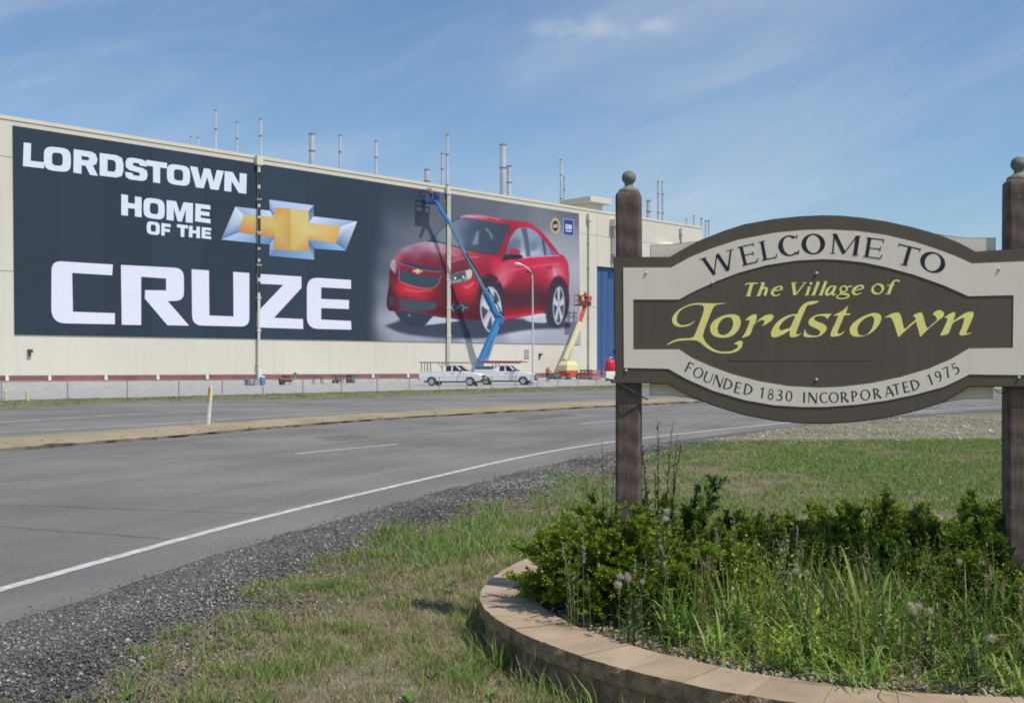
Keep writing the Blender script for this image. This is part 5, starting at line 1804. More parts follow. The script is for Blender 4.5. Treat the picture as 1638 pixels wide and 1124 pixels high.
m_byel = M("bollard_yellow", lin((204, 198, 158)), 0.6, c2=lin((180, 174, 136)), scale=5)
bol0 = None
for px, py, lab in ((9, 640.5, "short pale yellow bollard at the far left end of the fence"), (44, 640.5, "short pale yellow bollard, second from the fence's far left end"), (765, 622.5, "short pale yellow bollard in front of the left white pickup's nose"), (788, 621, "short pale yellow bollard in front of the right white pickup's rear wheel")):
    p = gnd(px, py)
    if bol0 is None:
        bol0 = thing("bollard", lab, "bollard", p, group="yellow bollards along the chain-link fence")
        mb = MB()
        mb.lathe([(0.085, -0.05), (0.085, 0.42), (0.075, 0.48), (0.045, 0.51), (0.0, 0.52)], n=14)
        mb.build("post", m_byel, bol0, smooth=True)
        mb = MB()
        mb.lathe([(0.0, -0.02), (0.17, -0.02), (0.17, 0.025), (0.09, 0.03)], n=14)
        mb.build("footing", M("bollard_footing", (0.42, 0.41, 0.39), 0.9), bol0)
        b_ = bol0
    else:
        b_ = copy_tree(bol0)
        b_.location = p
        b_["label"] = lab

# chain-link fence
m_wire = M("galvanised_wire", (0.36, 0.36, 0.35), 0.5, metal=0.4, scale=4)
FL = resample(FENCE, 600)
s_f = np.concatenate([[0], np.cumsum(np.linalg.norm(np.diff(FL, axis=0), axis=1))])
fp = lambda s, z: Vector((np.interp(s, s_f, FL[:, 0]), np.interp(s, s_f, FL[:, 1]), z))
fen = thing("chainlink_fence", "low grey chain-link fence along the verge before the gravel lot", "fence", fp(s_f[-1] / 2, 0))
FO = Vector(fen.location)
FH = 0.95
iy0 = np.argmin(np.hypot(*(FL - np.array(gnd(275, 634.2).xy)).T))
sp0 = s_f[iy0]
SPC = 3.25
ks = range(-int((sp0 - 2) / SPC), int((s_f[-1] - 2 - sp0) / SPC))
for k in ks:
    s = sp0 + k * SPC
    mb = MB(FO)
    mb.tube([fp(s, -0.1), fp(s, FH + 0.05)], 0.034, 8)
    mb.build("fence_post", m_wire, fen, smooth=True)
mb = MB(FO)
ss = [sp0 + k * SPC for k in ks]
mb.tube([fp(s, FH) for s in ss], 0.014, 6)
mb.build("top_rail", m_wire, fen)
mb = MB(FO)
w = 0.0022
s = ss[0]
while s < ss[-1] - FH:
    for s0, s1 in ((s, s + FH), (s + FH, s)):
        a, b = fp(s0, 0.03), fp(s1, FH - 0.01)
        mb.add([a + Vector((0, 0, w * 1.4)), a - Vector((0, 0, w * 1.4)), b - Vector((0, 0, w * 1.4)), b + Vector((0, 0, w * 1.4))], [(0, 1, 2, 3)])
    s += 0.085
tag(mb.build("wire_mesh", m_wire, fen), kind="stuff")

# street light
m_pole = M("pale_lamp_pole", (0.66, 0.66, 0.64), 0.45, var=0.06, metal=0.2, scale=3)
YL = 100.0
bx_ = at(852.5, 616, YL)
lamp = thing("street_light", "tall slim street light with curved arm standing in front of the printed car", "street light", (bx_.x, bx_.y, 0))
LO = Vector(lamp.location)
mb = MB(LO)
top = at(852, 447, YL)
pts = [Vector((LO.x, LO.y, 0)), Vector((LO.x, LO.y, 4)), Vector((LO.x - 0.03, LO.y, top.z - 1.2)), top]
mb.tube(pts, [0.105, 0.095, 0.07, 0.055], 10)
mb.build("pole", m_pole, lamp, smooth=True)
mb = MB(LO)
arm = [tuple(at(x, y, YL)) for x, y in ((852, 447), (850.5, 438), (846, 431), (840, 426), (834, 423))]
mb.tube(spline(arm, 5), 0.055, 8)
mb.build("arm", m_pole, lamp, smooth=True)
mb = MB(LO)
a, b = at(835, 423.3, YL), at(822.5, 421, YL)
mb.tube([a, a * 0.75 + b * 0.25, a * 0.3 + b * 0.7, b], [0.05, 0.12, 0.15, 0.05], 10)
mb.build("lamp_head", m_pole, lamp, smooth=True)
mb = MB(LO)
for x, y, s in ((845, 434, 0.28), (849, 437.5, 0.24), (843, 436, 0.18)):
    mb.box(at(x, y, YL - 0.05), (s, 0.2, s * 0.8))
build_each(mb, "camera_bracket", m_dark, lamp)
mb = MB(LO)
mb.lathe([(0.28, 0.0), (0.28, 0.35), (0.2, 0.45), (0.13, 0.46)], (LO.x, LO.y, 0), 14)
mb.build("base", M("lamp_base", (0.45, 0.44, 0.42), 0.9), lamp)

# ------------------------------------------------------------------ pickup trucks
m_tw = M("white_truck_paint", (0.90, 0.89, 0.88), 0.28, var=0.03, spec=0.5, scale=3)
m_glass = M("tinted_glass", (0.035, 0.04, 0.045), 0.08, spec=0.6, scale=2)
m_tyre = M("tyre_rubber", (0.022, 0.022, 0.023), 0.85, scale=20)
m_rim = M("steel_rim", (0.55, 0.55, 0.56), 0.35, metal=0.6, scale=8)
m_plast = M("black_plastic", (0.03, 0.03, 0.032), 0.6, scale=9)
m_chrome = M("dull_chrome", (0.55, 0.56, 0.58), 0.25, metal=0.8, scale=3)
m_redl = M("tail_lamp_red", (0.35, 0.02, 0.02), 0.25, scale=9)
m_amb = M("head_lamp_clear", (0.65, 0.66, 0.66), 0.15, scale=9)
m_rack = M("grey_rack_steel", (0.22, 0.215, 0.195), 0.55, scale=4)
m_lred = M("red_fibreglass_ladder", lin((196, 58, 84)), 0.55, scale=4)
m_box = M("dark_tool_chest", (0.10, 0.16, 0.14), 0.5, scale=4)


def pickup(label, loc, rz, rack, group):
    t = thing("pickup_truck", label, "pickup truck", loc, rz, group)
    H = 0.96
    AX = (-1.72, 1.92)
    zc, ra = 0.38, 0.47
    prof = [(-2.92, 0.60), (-2.95, 1.0), (-2.93, 1.28), (-0.62, 1.28), (-0.62, 1.30), (1.18, 1.27), (1.6, 1.235), (2.3, 1.17), (2.78, 1.05), (2.93, 0.92), (2.95, 0.55), (2.6, 0.44)]
    for ax in reversed(AX):
        arch = [(ax + ra * math.cos(th), max(0.44, zc + ra * math.sin(th))) for th in np.linspace(0.14, math.pi - 0.14, 12)]
        prof += arch
        if ax == AX[1]:
            prof += [(-0.5, 0.44)]
    prof += [(-2.6, 0.52)]
    mb = MB()
    mb.prism([(x, -H, z) for x, z in prof], [], (0, 1, 0), 2 * H)
    mb.build("body", m_tw, t, bevel=0.045)
    mb = MB()
    lo = [(-0.62, 0.86), (1.30, 0.86)]
    mb.hexa([Vector(v) for v in ((-0.60, -0.90, 1.29), (1.28, -0.90, 1.26), (-0.60, 0.90, 1.29), (1.28, 0.90, 1.26), (-0.50, -0.72, 1.88), (0.52, -0.72, 1.90), (-0.50, 0.72, 1.88), (0.52, 0.72, 1.90))])
    cab = mb.build("cab", m_tw, t, bevel=0.05)
    for sy in (-1, 1):
        def q(xb0, xb1, xt0, xt1, z0=1.33, z1=1.80):
            f = lambda z: (0.90 - (z - 1.29) * 0.18 / 0.6) + 0.006
            return [(xb0, sy * f(z0), z0), (xb1, sy * f(z0), z0), (xt1, sy * f(z1), z1), (xt0, sy * f(z1), z1)]
        for qq in (q(-0.42, 0.14, -0.36, 0.10), q(0.26, 1.10, 0.24, 0.50)):
            w = MB()
            w.prism(qq, [], (0, sy, 0), 0.004)
            w.build("side_window", m_glass, cab)
    w = MB()
    w.prism([(1.235, -0.80, 1.32), (1.235, 0.80, 1.32), (0.585, 0.66, 1.85), (0.585, -0.66, 1.85)], [], (0.6, 0, 0.7), 0.012)
    w.build("windscreen", m_glass, cab)
    w = MB()
    w.box((-0.575, 0, 1.58), (0.012, 1.2, 0.36))
    w.build("rear_window", m_glass, cab)
    for ax in AX:
        for sy in (-1, 1):
            mb = MB()
            prof2 = [(0.10, -0.12), (0.30, -0.125), (0.37, -0.10), (0.385, -0.03), (0.385, 0.03), (0.37, 0.10), (0.30, 0.125), (0.10, 0.12)]
            mb.lathe([(r, y) for r, y in prof2], (ax, sy * 0.90, 0.385), 22, "y")
            wh = mb.build("wheel", m_tyre, t, smooth=True)
            al = MB()
            al.prism([(ax + 0.475 * math.cos(th), sy * 0.962, max(0.45, zc + 0.475 * math.sin(th))) for th in np.linspace(0.1, math.pi - 0.1, 16)], [], (0, sy, 0), 0.004)
            al.build("wheel_arch", m_plast, t)
            mb = MB()
            mb.lathe([(0.0, 0.10), (0.08, 0.12), (0.10, 0.085), (0.20, 0.075), (0.235, 0.12), (0.24, 0.126)] if sy > 0 else [(0.0, -0.10), (0.08, -0.12), (0.10, -0.085), (0.20, -0.075), (0.235, -0.12), (0.24, -0.126)], (ax, sy * 0.905, 0.385), 20, "y")
            mb.build("rim", m_rim, wh)
    mb = MB()
    mb.box((2.98, 0, 0.56), (0.16, 1.84, 0.22))
    mb.build("front_bumper", m_plast, t, bevel=0.04)
    mb = MB()
    mb.box((2.955, 0, 0.86), (0.05, 1.1, 0.26))
    mb.build("grille", m_plast, t)
    mb = MB()
    mb.box((-3.02, 0, 0.62), (0.18, 1.84, 0.18))
    mb.build("rear_bumper", m_chrome, t, bevel=0.03)
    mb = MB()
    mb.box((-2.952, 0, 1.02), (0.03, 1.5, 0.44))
    mb.build("tailgate", M("shaded_tailgate_steel", (0.34, 0.35, 0.42), 0.5), t)  # shade put into the tailgate colour of a white truck
    for sy in (-1, 1):
        mb = MB()
        mb.box((2.90, sy * 0.74, 0.90), (0.14, 0.36, 0.2))
        mb.build("headlight", m_amb, t, bevel=0.02)
        mb = MB()
        mb.box((-2.93, sy * 0.90, 1.0), (0.06, 0.10, 0.42))
        mb.build("tail_light", m_redl, t)
        mb = MB()
        mb.box((1.12, sy * 1.06, 1.36), (0.12, 0.24, 0.2))
        mb.build("mirror", m_plast, t, bevel=0.03)
        mb = MB()
        mb.box((0.34, sy * (H + 0.012), 1.14), (0.16, 0.025, 0.035))
        mb.build("door_handle", m_plast, t)
        for x in (-0.55, 0.20, 1.32):
            mb = MB()
            mb.box((x, sy * (H + 0.001), 0.92), (0.014, 0.004, 0.62))
            mb.build("door_seam", m_plast, t)
    mb = MB()
    mb.box((-1.78, 0, 1.284), (2.2, 1.62, 0.012))
    mb.build("bed_liner", m_plast, t)
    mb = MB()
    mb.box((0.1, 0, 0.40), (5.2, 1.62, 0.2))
    mb.build("underframe", m_plast, t)  # underframe made low, wide and black to stand in for shade underneath
    if rack:
        rk = MB()
        for sy in (-1, 1):
            for x in (-2.75, -2.45, -0.75):
                rk.beam((x, sy * 0.86, 1.28), (x, sy * 0.80, 2.12), 0.07)
            rk.beam((-2.95, sy * 0.80, 2.14), (1.35, sy * 0.78, 2.10), 0.07, 0.10)
            rk.beam((-1.2, sy * 0.80, 2.12), (-0.75, sy * 0.84, 1.6), 0.05)
        for x in (-2.85, -1.8, -0.75, 0.3, 1.25):
            rk.beam((x, -0.82, 2.13), (x, 0.82, 2.13), 0.06)
        r_ = build_each(rk, "rack_bar", m_rack, t)[0]
        if rack == 2:
            ld = MB()
            for y in (-0.45, -0.05):
                ld.beam((-2.6, y, 2.24), (2.2, y, 2.20), 0.05, 0.10)
            for x in np.arange(-2.4, 2.1, 0.32):
                ld.beam((x, -0.45, 2.22), (x, -0.05, 2.22), 0.035)
            for y in (0.25, 0.6):
                ld.beam((-2.2, y, 2.28), (1.6, y, 2.26), 0.05, 0.10)
            build_each(ld, "ladder_rail", m_lred, t)
            cb = MB()
            cb.box((-1.75, -0.78, 1.60), (1.5, 0.35, 0.42))
            cb.build("tool_chest", m_box, t, bevel=0.03)
            sb = MB()
            for sy in (-1, 1):
                sb.box((-1.75, sy * 0.84, 1.38), (2.2, 0.26, 0.2))
            build_each(sb, "service_box", m_tw, t, bevel=0.03)
    return t


pa = gnd(724.5, 617.0)
pickup("white pickup with an empty ladder rack, the left of the two parked trucks", (pa.x, pa.y, lot_z(pa.x, pa.y)), R(-15), 1, "white pickups parked behind the fence")
pb = at(808, 615.6, 102.5)
pickup("white pickup with a red ladder on its rack, the right of the two parked trucks", (pb.x, pb.y, lot_z(pb.x, pb.y)), R(-11), 2, "white pickups parked behind the fence")
pc = at(1010, 611, 112)
pickup("white pickup mostly hidden behind the brown sign post, in front of the blue door", (pc.x, pc.y, lot_z(pc.x, pc.y)), R(8), 0, "white pickups parked behind the fence")

# ------------------------------------------------------------------ boom lifts
m_lb = M("lift_blue", lin((62, 130, 188)), 0.45, var=0.08, scale=2)
m_lb2 = M("lift_blue_dark", lin((50, 76, 128)), 0.5, var=0.1, scale=3)
m_lsteel = M("bare_boom_steel", lin((104, 140, 170)), 0.4, metal=0.3, scale=3)
m_lcr = M("lift_cream", lin((222, 212, 160)), 0.5, var=0.08, scale=2)
m_lor = M("lift_orange_red", lin((206, 82, 60)), 0.5, var=0.1, scale=2)
m_lor2 = M("lift_dark_red", lin((116, 56, 56)), 0.55, var=0.1, scale=3)


def basket(root, org, c, udir, w, d, h, m1, m2):
    """work platform with floor, toe board, corner posts and two rails; c = middle of the floor"""
    u = Vector(udir).normalized()
    v = Vector((-u.y, u.x, 0))
    c = Vector(c)
    mb = MB(org)
    mb.hexa([c + u * a + v * b + Vector((0, 0, z)) for z in (-0.12, 0.02) for b in (-d / 2, d / 2) for a in (-w / 2, w / 2)])
    fl = mb.build("platform", m2, root)
    for z in (0.55, h):
        rl = MB(org)
        cs = [c + u * a + v * b + Vector((0, 0, z)) for a, b in ((-w / 2, -d / 2), (w / 2, -d / 2), (w / 2, d / 2), (-w / 2, d / 2))]
        for i in range(4):
            rl.beam(cs[i], cs[(i + 1) % 4], 0.06)
        build_each(rl, "rail", m1, fl)
    for a in (-1, -0.33, 0.33, 1):
        for b in (-1, 1):
            ps = MB(org)
            ps.beam(c + u * a * w / 2 + v * b * d / 2, c + u * a * w / 2 + v * b * d / 2 + Vector((0, 0, h)), 0.05)
            ps.build("rail_post", m1, fl)
    tb = MB(org)
    tb.hexa([c + u * a + v * b + Vector((0, 0, z)) for z in (0.02, 0.42) for b in (-d / 2 - 0.01, -d / 2 + 0.03) for a in (-w / 2, w / 2)])
    tb.build("toe_board", m2, fl)
    cb = MB(org)
    cb.hexa([c + u * a + v * b + Vector((0, 0, z)) for z in (0.6, 1.05) for b in (-d / 2 - 0.28, -d / 2 - 0.02) for a in (0.1 * w, 0.45 * w)])
    cb.build("control_box", m1, fl, bevel=0.03)
    return fl


def chassis(root, org, c, rz, m1, m2, mt, sc=1.0, hz=None):
    hz = hz or sc
    c = Vector(c)
    rot = Matrix.Rotation(rz, 3, "Z")
    mb = MB(org)
    mb.box(c + Vector((0, 0, 0.68 * hz)), (3.4 * sc, 1.9 * sc, 0.7 * hz), rot)
    mb.box(c + rot @ Vector((1.5 * sc, 0, 0.55 * hz)), (0.5 * sc, 2.3 * sc, 0.3 * hz), rot)
    mb.box(c + rot @ Vector((-1.5 * sc, 0, 0.55 * hz)), (0.5 * sc, 2.3 * sc, 0.3 * hz), rot)
    build_each(mb, "chassis", m1, root, bevel=0.05)
    for sx in (-1, 1):
        for sy in (-1, 1):
            w = MB(org)
            q = c + rot @ Vector((sx * 1.5 * sc, sy * 1.02 * sc, 0.5 * sc))
            ax = rot @ Vector((0, 1, 0))
            w.tube([q - ax * 0.2 * sc, q - ax * 0.17 * sc, q + ax * 0.17 * sc, q + ax * 0.2 * sc], [0.42 * sc, 0.5 * sc, 0.5 * sc, 0.42 * sc], 16)
            wh = w.build("wheel", m_tyre, root)
            h = MB(org)
            h.tube([q - ax * 0.22 * sc, q + ax * 0.22 * sc], 0.22 * sc, 12)
            h.build("hub", m1, wh)
    mb = MB(org)
    vs = []
    for z, kx, ky in ((1.04, 1.7, 1.05), (1.75, 1.62, 1.0), (2.25, 1.1, 0.75)):
        for a, b in ((-1, -1), (1, -1), (1, 1), (-1, 1)):
            vs.append(c + rot @ Vector((a * kx * sc, b * ky * sc, z * hz)))
    fs = [(i * 4 + j, i * 4 + (j + 1) % 4, (i + 1) * 4 + (j + 1) % 4, (i + 1) * 4 + j) for i in range(2) for j in range(4)] + [(3, 2, 1, 0), (8, 9, 10, 11)]
    mb.add(vs, fs)
    mb.build("turntable", mt, root, bevel=0.06)


def zwall(px):
    return WALL.x(px).y


# blue articulated lift
base = at(770, 604, 116.5)
base.z = 0.30
base.z = lot_z(base.x, base.y)
bl = thing("blue_boom_lift", "blue articulated boom lift raised high before the printed red car", "boom lift", base)
chassis(bl, base, base, R(40), m_lb2, m_lb2, m_lb, 0.56)
k0 = at(764, 590, 116.3)
k1 = at(797.5, 513, 118.6)
plc = at(687.5, 323.5, 114.2)
mb = MB(base)
mb.beam(k0, k1, 0.56, 0.72)
mb.build("lower_boom", m_lb, bl, bevel=0.05)
mb = MB(base)
dr_ = (k1 - k0).normalized()
off = Vector((0.62, -0.3, -0.1))
mb.tube([k0 + off + dr_ * 1.2, k0 + off * 0.7 + dr_ * 4.0], 0.13, 8)
mb.build("lift_cylinder", m_chrome, bl)
mb = MB(base)
mb.box(k1 + Vector((0.1, 0, 0.1)), (0.95, 0.8, 0.95), Matrix.Rotation(R(20), 3, "Y"))
mb.build("knuckle", m_lb, bl, bevel=0.08)
e1 = at(776.5, 468, 117.8)
e2 = at(722, 362, 115.6)
e3 = at(697.5, 322, 114.4)
mb = MB(base)
mb.beam(k1 + Vector((0, 0, 0.2)), e1, 0.50, 0.60)
mb.build("boom_base_section", m_lb, bl, bevel=0.04)
mb = MB(base)
mb.beam(k1 + (e1 - k1) * 0.7 + Vector((0, 0, 0.2)), at(739, 397, 116.3), 0.28, 0.36)
mb.build("boom_middle_section", m_lsteel, bl)
mb = MB(base)
mb.beam(at(741, 400, 116.35), e2 + (e3 - e2) * 0.2, 0.19, 0.25)
mb.build("boom_tip_section", m_lsteel, bl)
mb = MB(base)
mb.beam(e2 + (e3 - e2) * 0.1, e3, 0.24, 0.34)
mb.beam(e3, plc + Vector((0.7, -0.9, -0.1)), 0.3, 0.3)
build_each(mb, "jib", m_lb, bl, bevel=0.03)
mb = MB(base)
hp = [tuple(p) for p in (k1 + Vector((0.4, -0.4, 0.6)), (k1 + e1) / 2 + Vector((0.55, -0.5, 0.3)), e1 + Vector((0.4, -0.4, 0.2)), at(745, 404, 116.0))]
mb.tube(spline(hp, 6), 0.07, 6)
mb.build("hose", m_plast, bl)
basket(bl, base, plc, WALL.u, 1.9, 0.9, 1.1, m_lb2, m_lb2)

# cream and orange lift
rb_ = at(909, 602, 127.0)
rb_.z = 0.45
rb_.z = lot_z(rb_.x, rb_.y)
rl_ = thing("orange_boom_lift", "cream and orange telescopic boom lift at the right edge of the banner", "boom lift", rb_)
chassis(rl_, rb_, rb_, R(50), m_lor, m_lor2, m_lcr, 0.68, 0.95)
q0, q1, q2, q3 = at(904, 576, 126.8), at(928, 516, 129.5), at(935.5, 490, 130.8), at(934, 486, 130.9)
mb = MB(rb_)
mb.beam(q0, q1, 0.42, 0.55)
mb.build("boom_base_section", m_lcr, rl_, bevel=0.04)
mb = MB(rb_)
mb.beam(q0 + (q1 - q0) * 0.86, q2, 0.34, 0.42)
mb.build("boom_tip_section", m_lor, rl_, bevel=0.03)
mb = MB(rb_)
mb.tube([q0 + Vector((0.3, -0.4, -0.4)), q0 + (q1 - q0) * 0.35 + Vector((0.15, -0.2, -0.2))], 0.10, 8)
mb.build("lift_cylinder", m_chrome, rl_)
pl2 = at(932, 487.5, 130.6)
basket(rl_, rb_, pl2, WALL.u, 2.1, 0.9, 1.1, m_lor, m_lor2)


# ------------------------------------------------------------------ people (all far away, 8 to 25 pixels tall)
def skinned(name, pts, edges, rad, mat, parent, root=0):
    me = bpy.data.meshes.new(name)
    me.from_pydata([tuple(p) for p in pts], edges, [])
    o = bpy.data.objects.new(name, me)
    COL.objects.link(o)
    o.parent = parent
    sk = o.modifiers.new("skin", "SKIN")
    for i, r in enumerate(rad):
        me.skin_vertices[0].data[i].radius = (r, r)
        me.skin_vertices[0].data[i].use_root = i == root
    ss = o.modifiers.new("sub", "SUBSURF")
    ss.levels = ss.render_levels = 1
    me.materials.append(mat)
    return o


m_skin = M("skin", lin((190, 140, 112)), 0.6, scale=10)
m_jean = M("dark_work_trousers", lin((58, 66, 92)), 0.85, scale=12)
m_boot = M("brown_boots", lin((66, 48, 38)), 0.8, scale=12)


def person(label, loc, rz, shirt, hat, arms, lean=0.0, group=None):
    t = thing("person", label, "person", loc, rz, group)
    L = lambda y, z: Vector((0, y + lean * max(0, z - 0.95), z))
    J = [(0, 0, .96), (0, 0.01 + lean * .2, 1.18), (0, lean * .45, 1.42), (0, lean * .5, 1.53), (0, 0.03 + lean * .6, 1.66), (0, 0.02 + lean * .62, 1.74)]
    e = [(0, 1), (1, 2), (2, 3), (3, 4), (4, 5)]
    r = [.13, .125, .13, .06, .10, .06]
    for s in (-1, 1):
        k = len(J)
        a = arms[0 if s < 0 else 1]
        J += [(s * .18, lean * .45, 1.42), (s * .24 + s * a[0] * .1, a[1] * .18 + lean * .5, 1.15 + a[2] * .22), (s * .22, .05 + a[1] * .42 + lean * .5, .92 + a[2] * .5), (s * .21, .07 + a[1] * .5 + lean * .5, .84 + a[2] * .55)]
        e += [(2, k), (k, k + 1), (k + 1, k + 2), (k + 2, k + 3)]
        r += [.07, .05, .038, .04]
        k = len(J)
        J += [(s * .10, 0, .90), (s * .12, .03, .50), (s * .13, 0, .09), (s * .14, .14, .04)]
        e += [(0, k), (k, k + 1), (k + 1, k + 2), (k + 2, k + 3)]
        r += [.10, .07, .05, .045]
    skinned("body", J, e, r, m_skin, t)
    sh = [J[0], J[1], J[2], J[6], J[7], J[14], J[15]]
    skinned("shirt", [J[0], J[1], J[2], J[6], J[7], J[14], J[15]], [(0, 1), (1, 2), (2, 3), (3, 4), (2, 5), (5, 6)], [.155, .15, .15, .085, .066, .085, .066], shirt, t)
    tr = []
    skinned("trousers", [J[0], J[10], J[11], (J[12][0], J[12][1], .14), J[18], J[19], (J[20][0], J[20][1], .14)], [(0, 1), (1, 2), (2, 3), (0, 4), (4, 5), (5, 6)], [.15, .12, .088, .072, .12, .088, .072], m_jean, t)
    for k in (12, 20):
        skinned("boot", [J[k], (J[k][0], J[k][1] + .05, .06), (J[k + 1][0], J[k + 1][1] + .02, .05)], [(0, 1), (1, 2)], [.065, .06, .055], m_boot, t)
    h = MB()
    hx, hy, hz = J[4]
    h.lathe([(0.0, .115), (.06, .10), (.10, .06), (.122, .015), (.15, .005), (.15, -.008), (.11, -.008)], (hx, hy, hz + .05), 14)
    h.build("hard_hat", hat, t, smooth=True)
    return t


m_or = M("orange_hi_vis", lin((222, 120, 66)), 0.7, scale=14)
m_tan = M("rust_brown_shirt", lin((196, 122, 66)), 0.8, scale=14)
m_yv = M("yellow_hi_vis", lin((214, 200, 84)), 0.7, scale=14)
m_hat = M("white_hard_hat", (0.7, 0.7, 0.68), 0.4, scale=8)
m_haty = M("yellow_hard_hat", lin((226, 196, 90)), 0.4, scale=8)
wr = math.atan2(WALL.n.y, WALL.n.x) - R(90) + math.pi
person("person in a rust brown shirt reaching up from the blue lift basket", plc + WALL.u * 0.15 + Vector((0, 0, 0.02)), wr, m_tan, m_haty, ((0.3, 0.9, 1.0), (0.3, 0.8, 0.9)), 0.15)
person("person in a yellow safety vest standing in the orange lift basket, left one", pl2 - WALL.u * 0.45 + Vector((0, 0, 0.02)), wr, m_yv, m_haty, ((0.2, 0.8, 0.9), (0.2, 0.7, 0.6)), 0.1)
person("person in a dark red shirt standing in the orange lift basket, right one", pl2 + WALL.u * 0.55 + Vector((0, 0, 0.02)), wr + 0.4, m_lor2, m_hat, ((0.2, 0.6, 0.5), (0.2, 0.5, 0.4)), 0.1)
pg = at(876.5, 611, 117)
person("person in an orange safety vest walking on the gravel left of the orange lift", (pg.x, pg.y, lot_z(pg.x, pg.y)), R(150), m_or, m_hat, ((0.1, 0.15, 0.05), (0.1, -0.1, 0.05)))

# ------------------------------------------------------------------ small yard objects along the wall
def yard(name, label, cat, px, py, Y, rz=0.6):
    p = at(px, py, Y)
    o = thing(name, label, cat, (p.x, p.y, lot_z(p.x, p.y)), rz)
    if px < 600:
        o.scale = (0.8, 0.8, 0.8)
    return o


t = yard("compressor_cart", "dark red two-wheeled compressor cart by the wall, right of the wrapped pipe", "compressor", 456, 609, 93)
mb = MB()
mb.tube([(-0.75, 0, 0.55), (-0.65, 0, 0.55), (0.65, 0, 0.55), (0.75, 0, 0.55)], [0.12, 0.26, 0.26, 0.12], 14)
mb.build("tank", m_lor2, t, smooth=True)
mb = MB()
mb.box((0.1, 0, 0.92), (0.7, 0.4, 0.3))
mb.build("motor", m_lor2, t, bevel=0.04)
for s in (-1, 1):
    mb = MB()
    mb.lathe([(0.05, -0.05), (0.22, -0.06), (0.24, 0), (0.22, 0.06), (0.05, 0.05)], (-0.35, s * 0.33, 0.24), 14, "y")
    mb.build("wheel", m_tyre, t)
mb = MB()
mb.beam((0.6, 0, 0.45), (1.2, 0, 0.62), 0.05)
mb.beam((0.55, 0, 0.4), (0.55, 0, 0.0), 0.06)
build_each(mb, "tow_bar", m_plast, t)

t = yard("tilted_panel", "dark green panel tilted on a pale easel stand by the plinth", "panel", 469, 608, 93.5, 0.7)
mb = MB()
mb.beam((-0.3, 0, 0), (0.1, 0, 1.15), 0.07)
mb.beam((0.45, 0, 0), (0.1, 0, 1.15), 0.07)
mb.beam((0.1, 0.5, 0), (0.1, 0, 1.1), 0.06)
build_each(mb, "easel_leg", m_white, t)
mb = MB()
mb.box((0.12, -0.06, 1.05), (0.65, 0.05, 0.42), Matrix.Rotation(R(-42), 3, "Y"))
mb.build("board", m_box, t)

t = yard("sawhorse", "small dark trestle standing before the red plinth under the banner letters", "trestle", 508, 608.5, 96, 0.7)
mb = MB()
mb.beam((-0.55, 0, 0.8), (0.55, 0, 0.8), 0.09)
mb.build("top_beam", m_lor2, t)
for sx in (-1, 1):
    for sy in (-1, 1):
        mb = MB()
        mb.beam((sx * 0.45, 0, 0.8), (sx * 0.55, sy * 0.32, 0), 0.06)
        mb.build("leg", m_plast, t)

t = yard("generator", "small dark portable generator on wheels by the plinth, left of the two drums", "generator", 541, 608, 99, 0.7)
mb = MB()
mb.box((0, 0, 0.5), (0.75, 0.5, 0.5))
mb.build("engine", M("generator_grey", lin((96, 92, 118)), 0.6), t, bevel=0.05)
mb = MB()
for sx in (-1, 1):
    for sy in (-1, 1):
        mb.beam((sx * 0.5, sy * 0.32, 0.1), (sx * 0.5, sy * 0.32, 0.9), 0.05)
    mb.beam((sx * 0.5, -0.32, 0.9), (sx * 0.5, 0.32, 0.9), 0.05)
for sy in (-1, 1):
    mb.beam((-0.5, sy * 0.32, 0.9), (0.5, sy * 0.32, 0.9), 0.05)
    mb.beam((-0.5, sy * 0.32, 0.2), (0.5, sy * 0.32, 0.2), 0.05)
build_each(mb, "frame_tube", m_plast, t)
for sy in (-1, 1):
    mb = MB()
    mb.lathe([(0.04, -0.05), (0.17, -0.05), (0.19, 0), (0.17, 0.05), (0.04, 0.05)], (-0.4, sy * 0.42, 0.19), 12, "y")
    mb.build("wheel", m_tyre, t)
dm = None
for px, mat, lab in ((557, m_lor2, "dark red steel drum beside the plinth, left of the two drums"), (564, m_box, "dark green steel drum beside the plinth, right of the two drums")):
    t = yard("drum", lab, "drum", px, 607.5, 100.5)
    mb = MB()
    mb.lathe([(0.0, 0.0), (0.28, 0.0), (0.29, 0.02), (0.285, 0.3), (0.30, 0.31), (0.30, 0.34), (0.285, 0.35), (0.285, 0.6), (0.30, 0.61), (0.30, 0.64), (0.285, 0.65), (0.285, 0.9), (0.295, 0.92), (0.0, 0.915)], n=18)
    mb.build("shell", mat, t, smooth=True)
    t["group"] = "steel drums by the plinth"
    mb = MB()
    mb.lathe([(0.0, 0.916), (0.05, 0.917), (0.05, 0.94), (0.0, 0.945)], (0.14, 0.05, 0.0), 8)
    mb.build("bung", m_plast, t)

t = yard("pallet_crate", "grey equipment crate on a pallet left of the wrapped downpipe's foot", "crate", 400, 609, 90.5, 0.78)
mb = MB()
mb.box((0, 0, 0.42), (0.95, 0.7, 0.56))
mb.build("crate_body", M("crate_grey", lin((122, 124, 140)), 0.7), t, bevel=0.02)
for x in (-0.38, 0, 0.38):
    mb = MB()
    mb.box((x, 0, 0.06), (0.12, 0.74, 0.12))
    mb.build("runner", m_rack, t)
mb = MB()
mb.box((0, -0.365, 0.42), (0.08, 0.02, 0.5))
mb.build("strap", m_white, t)

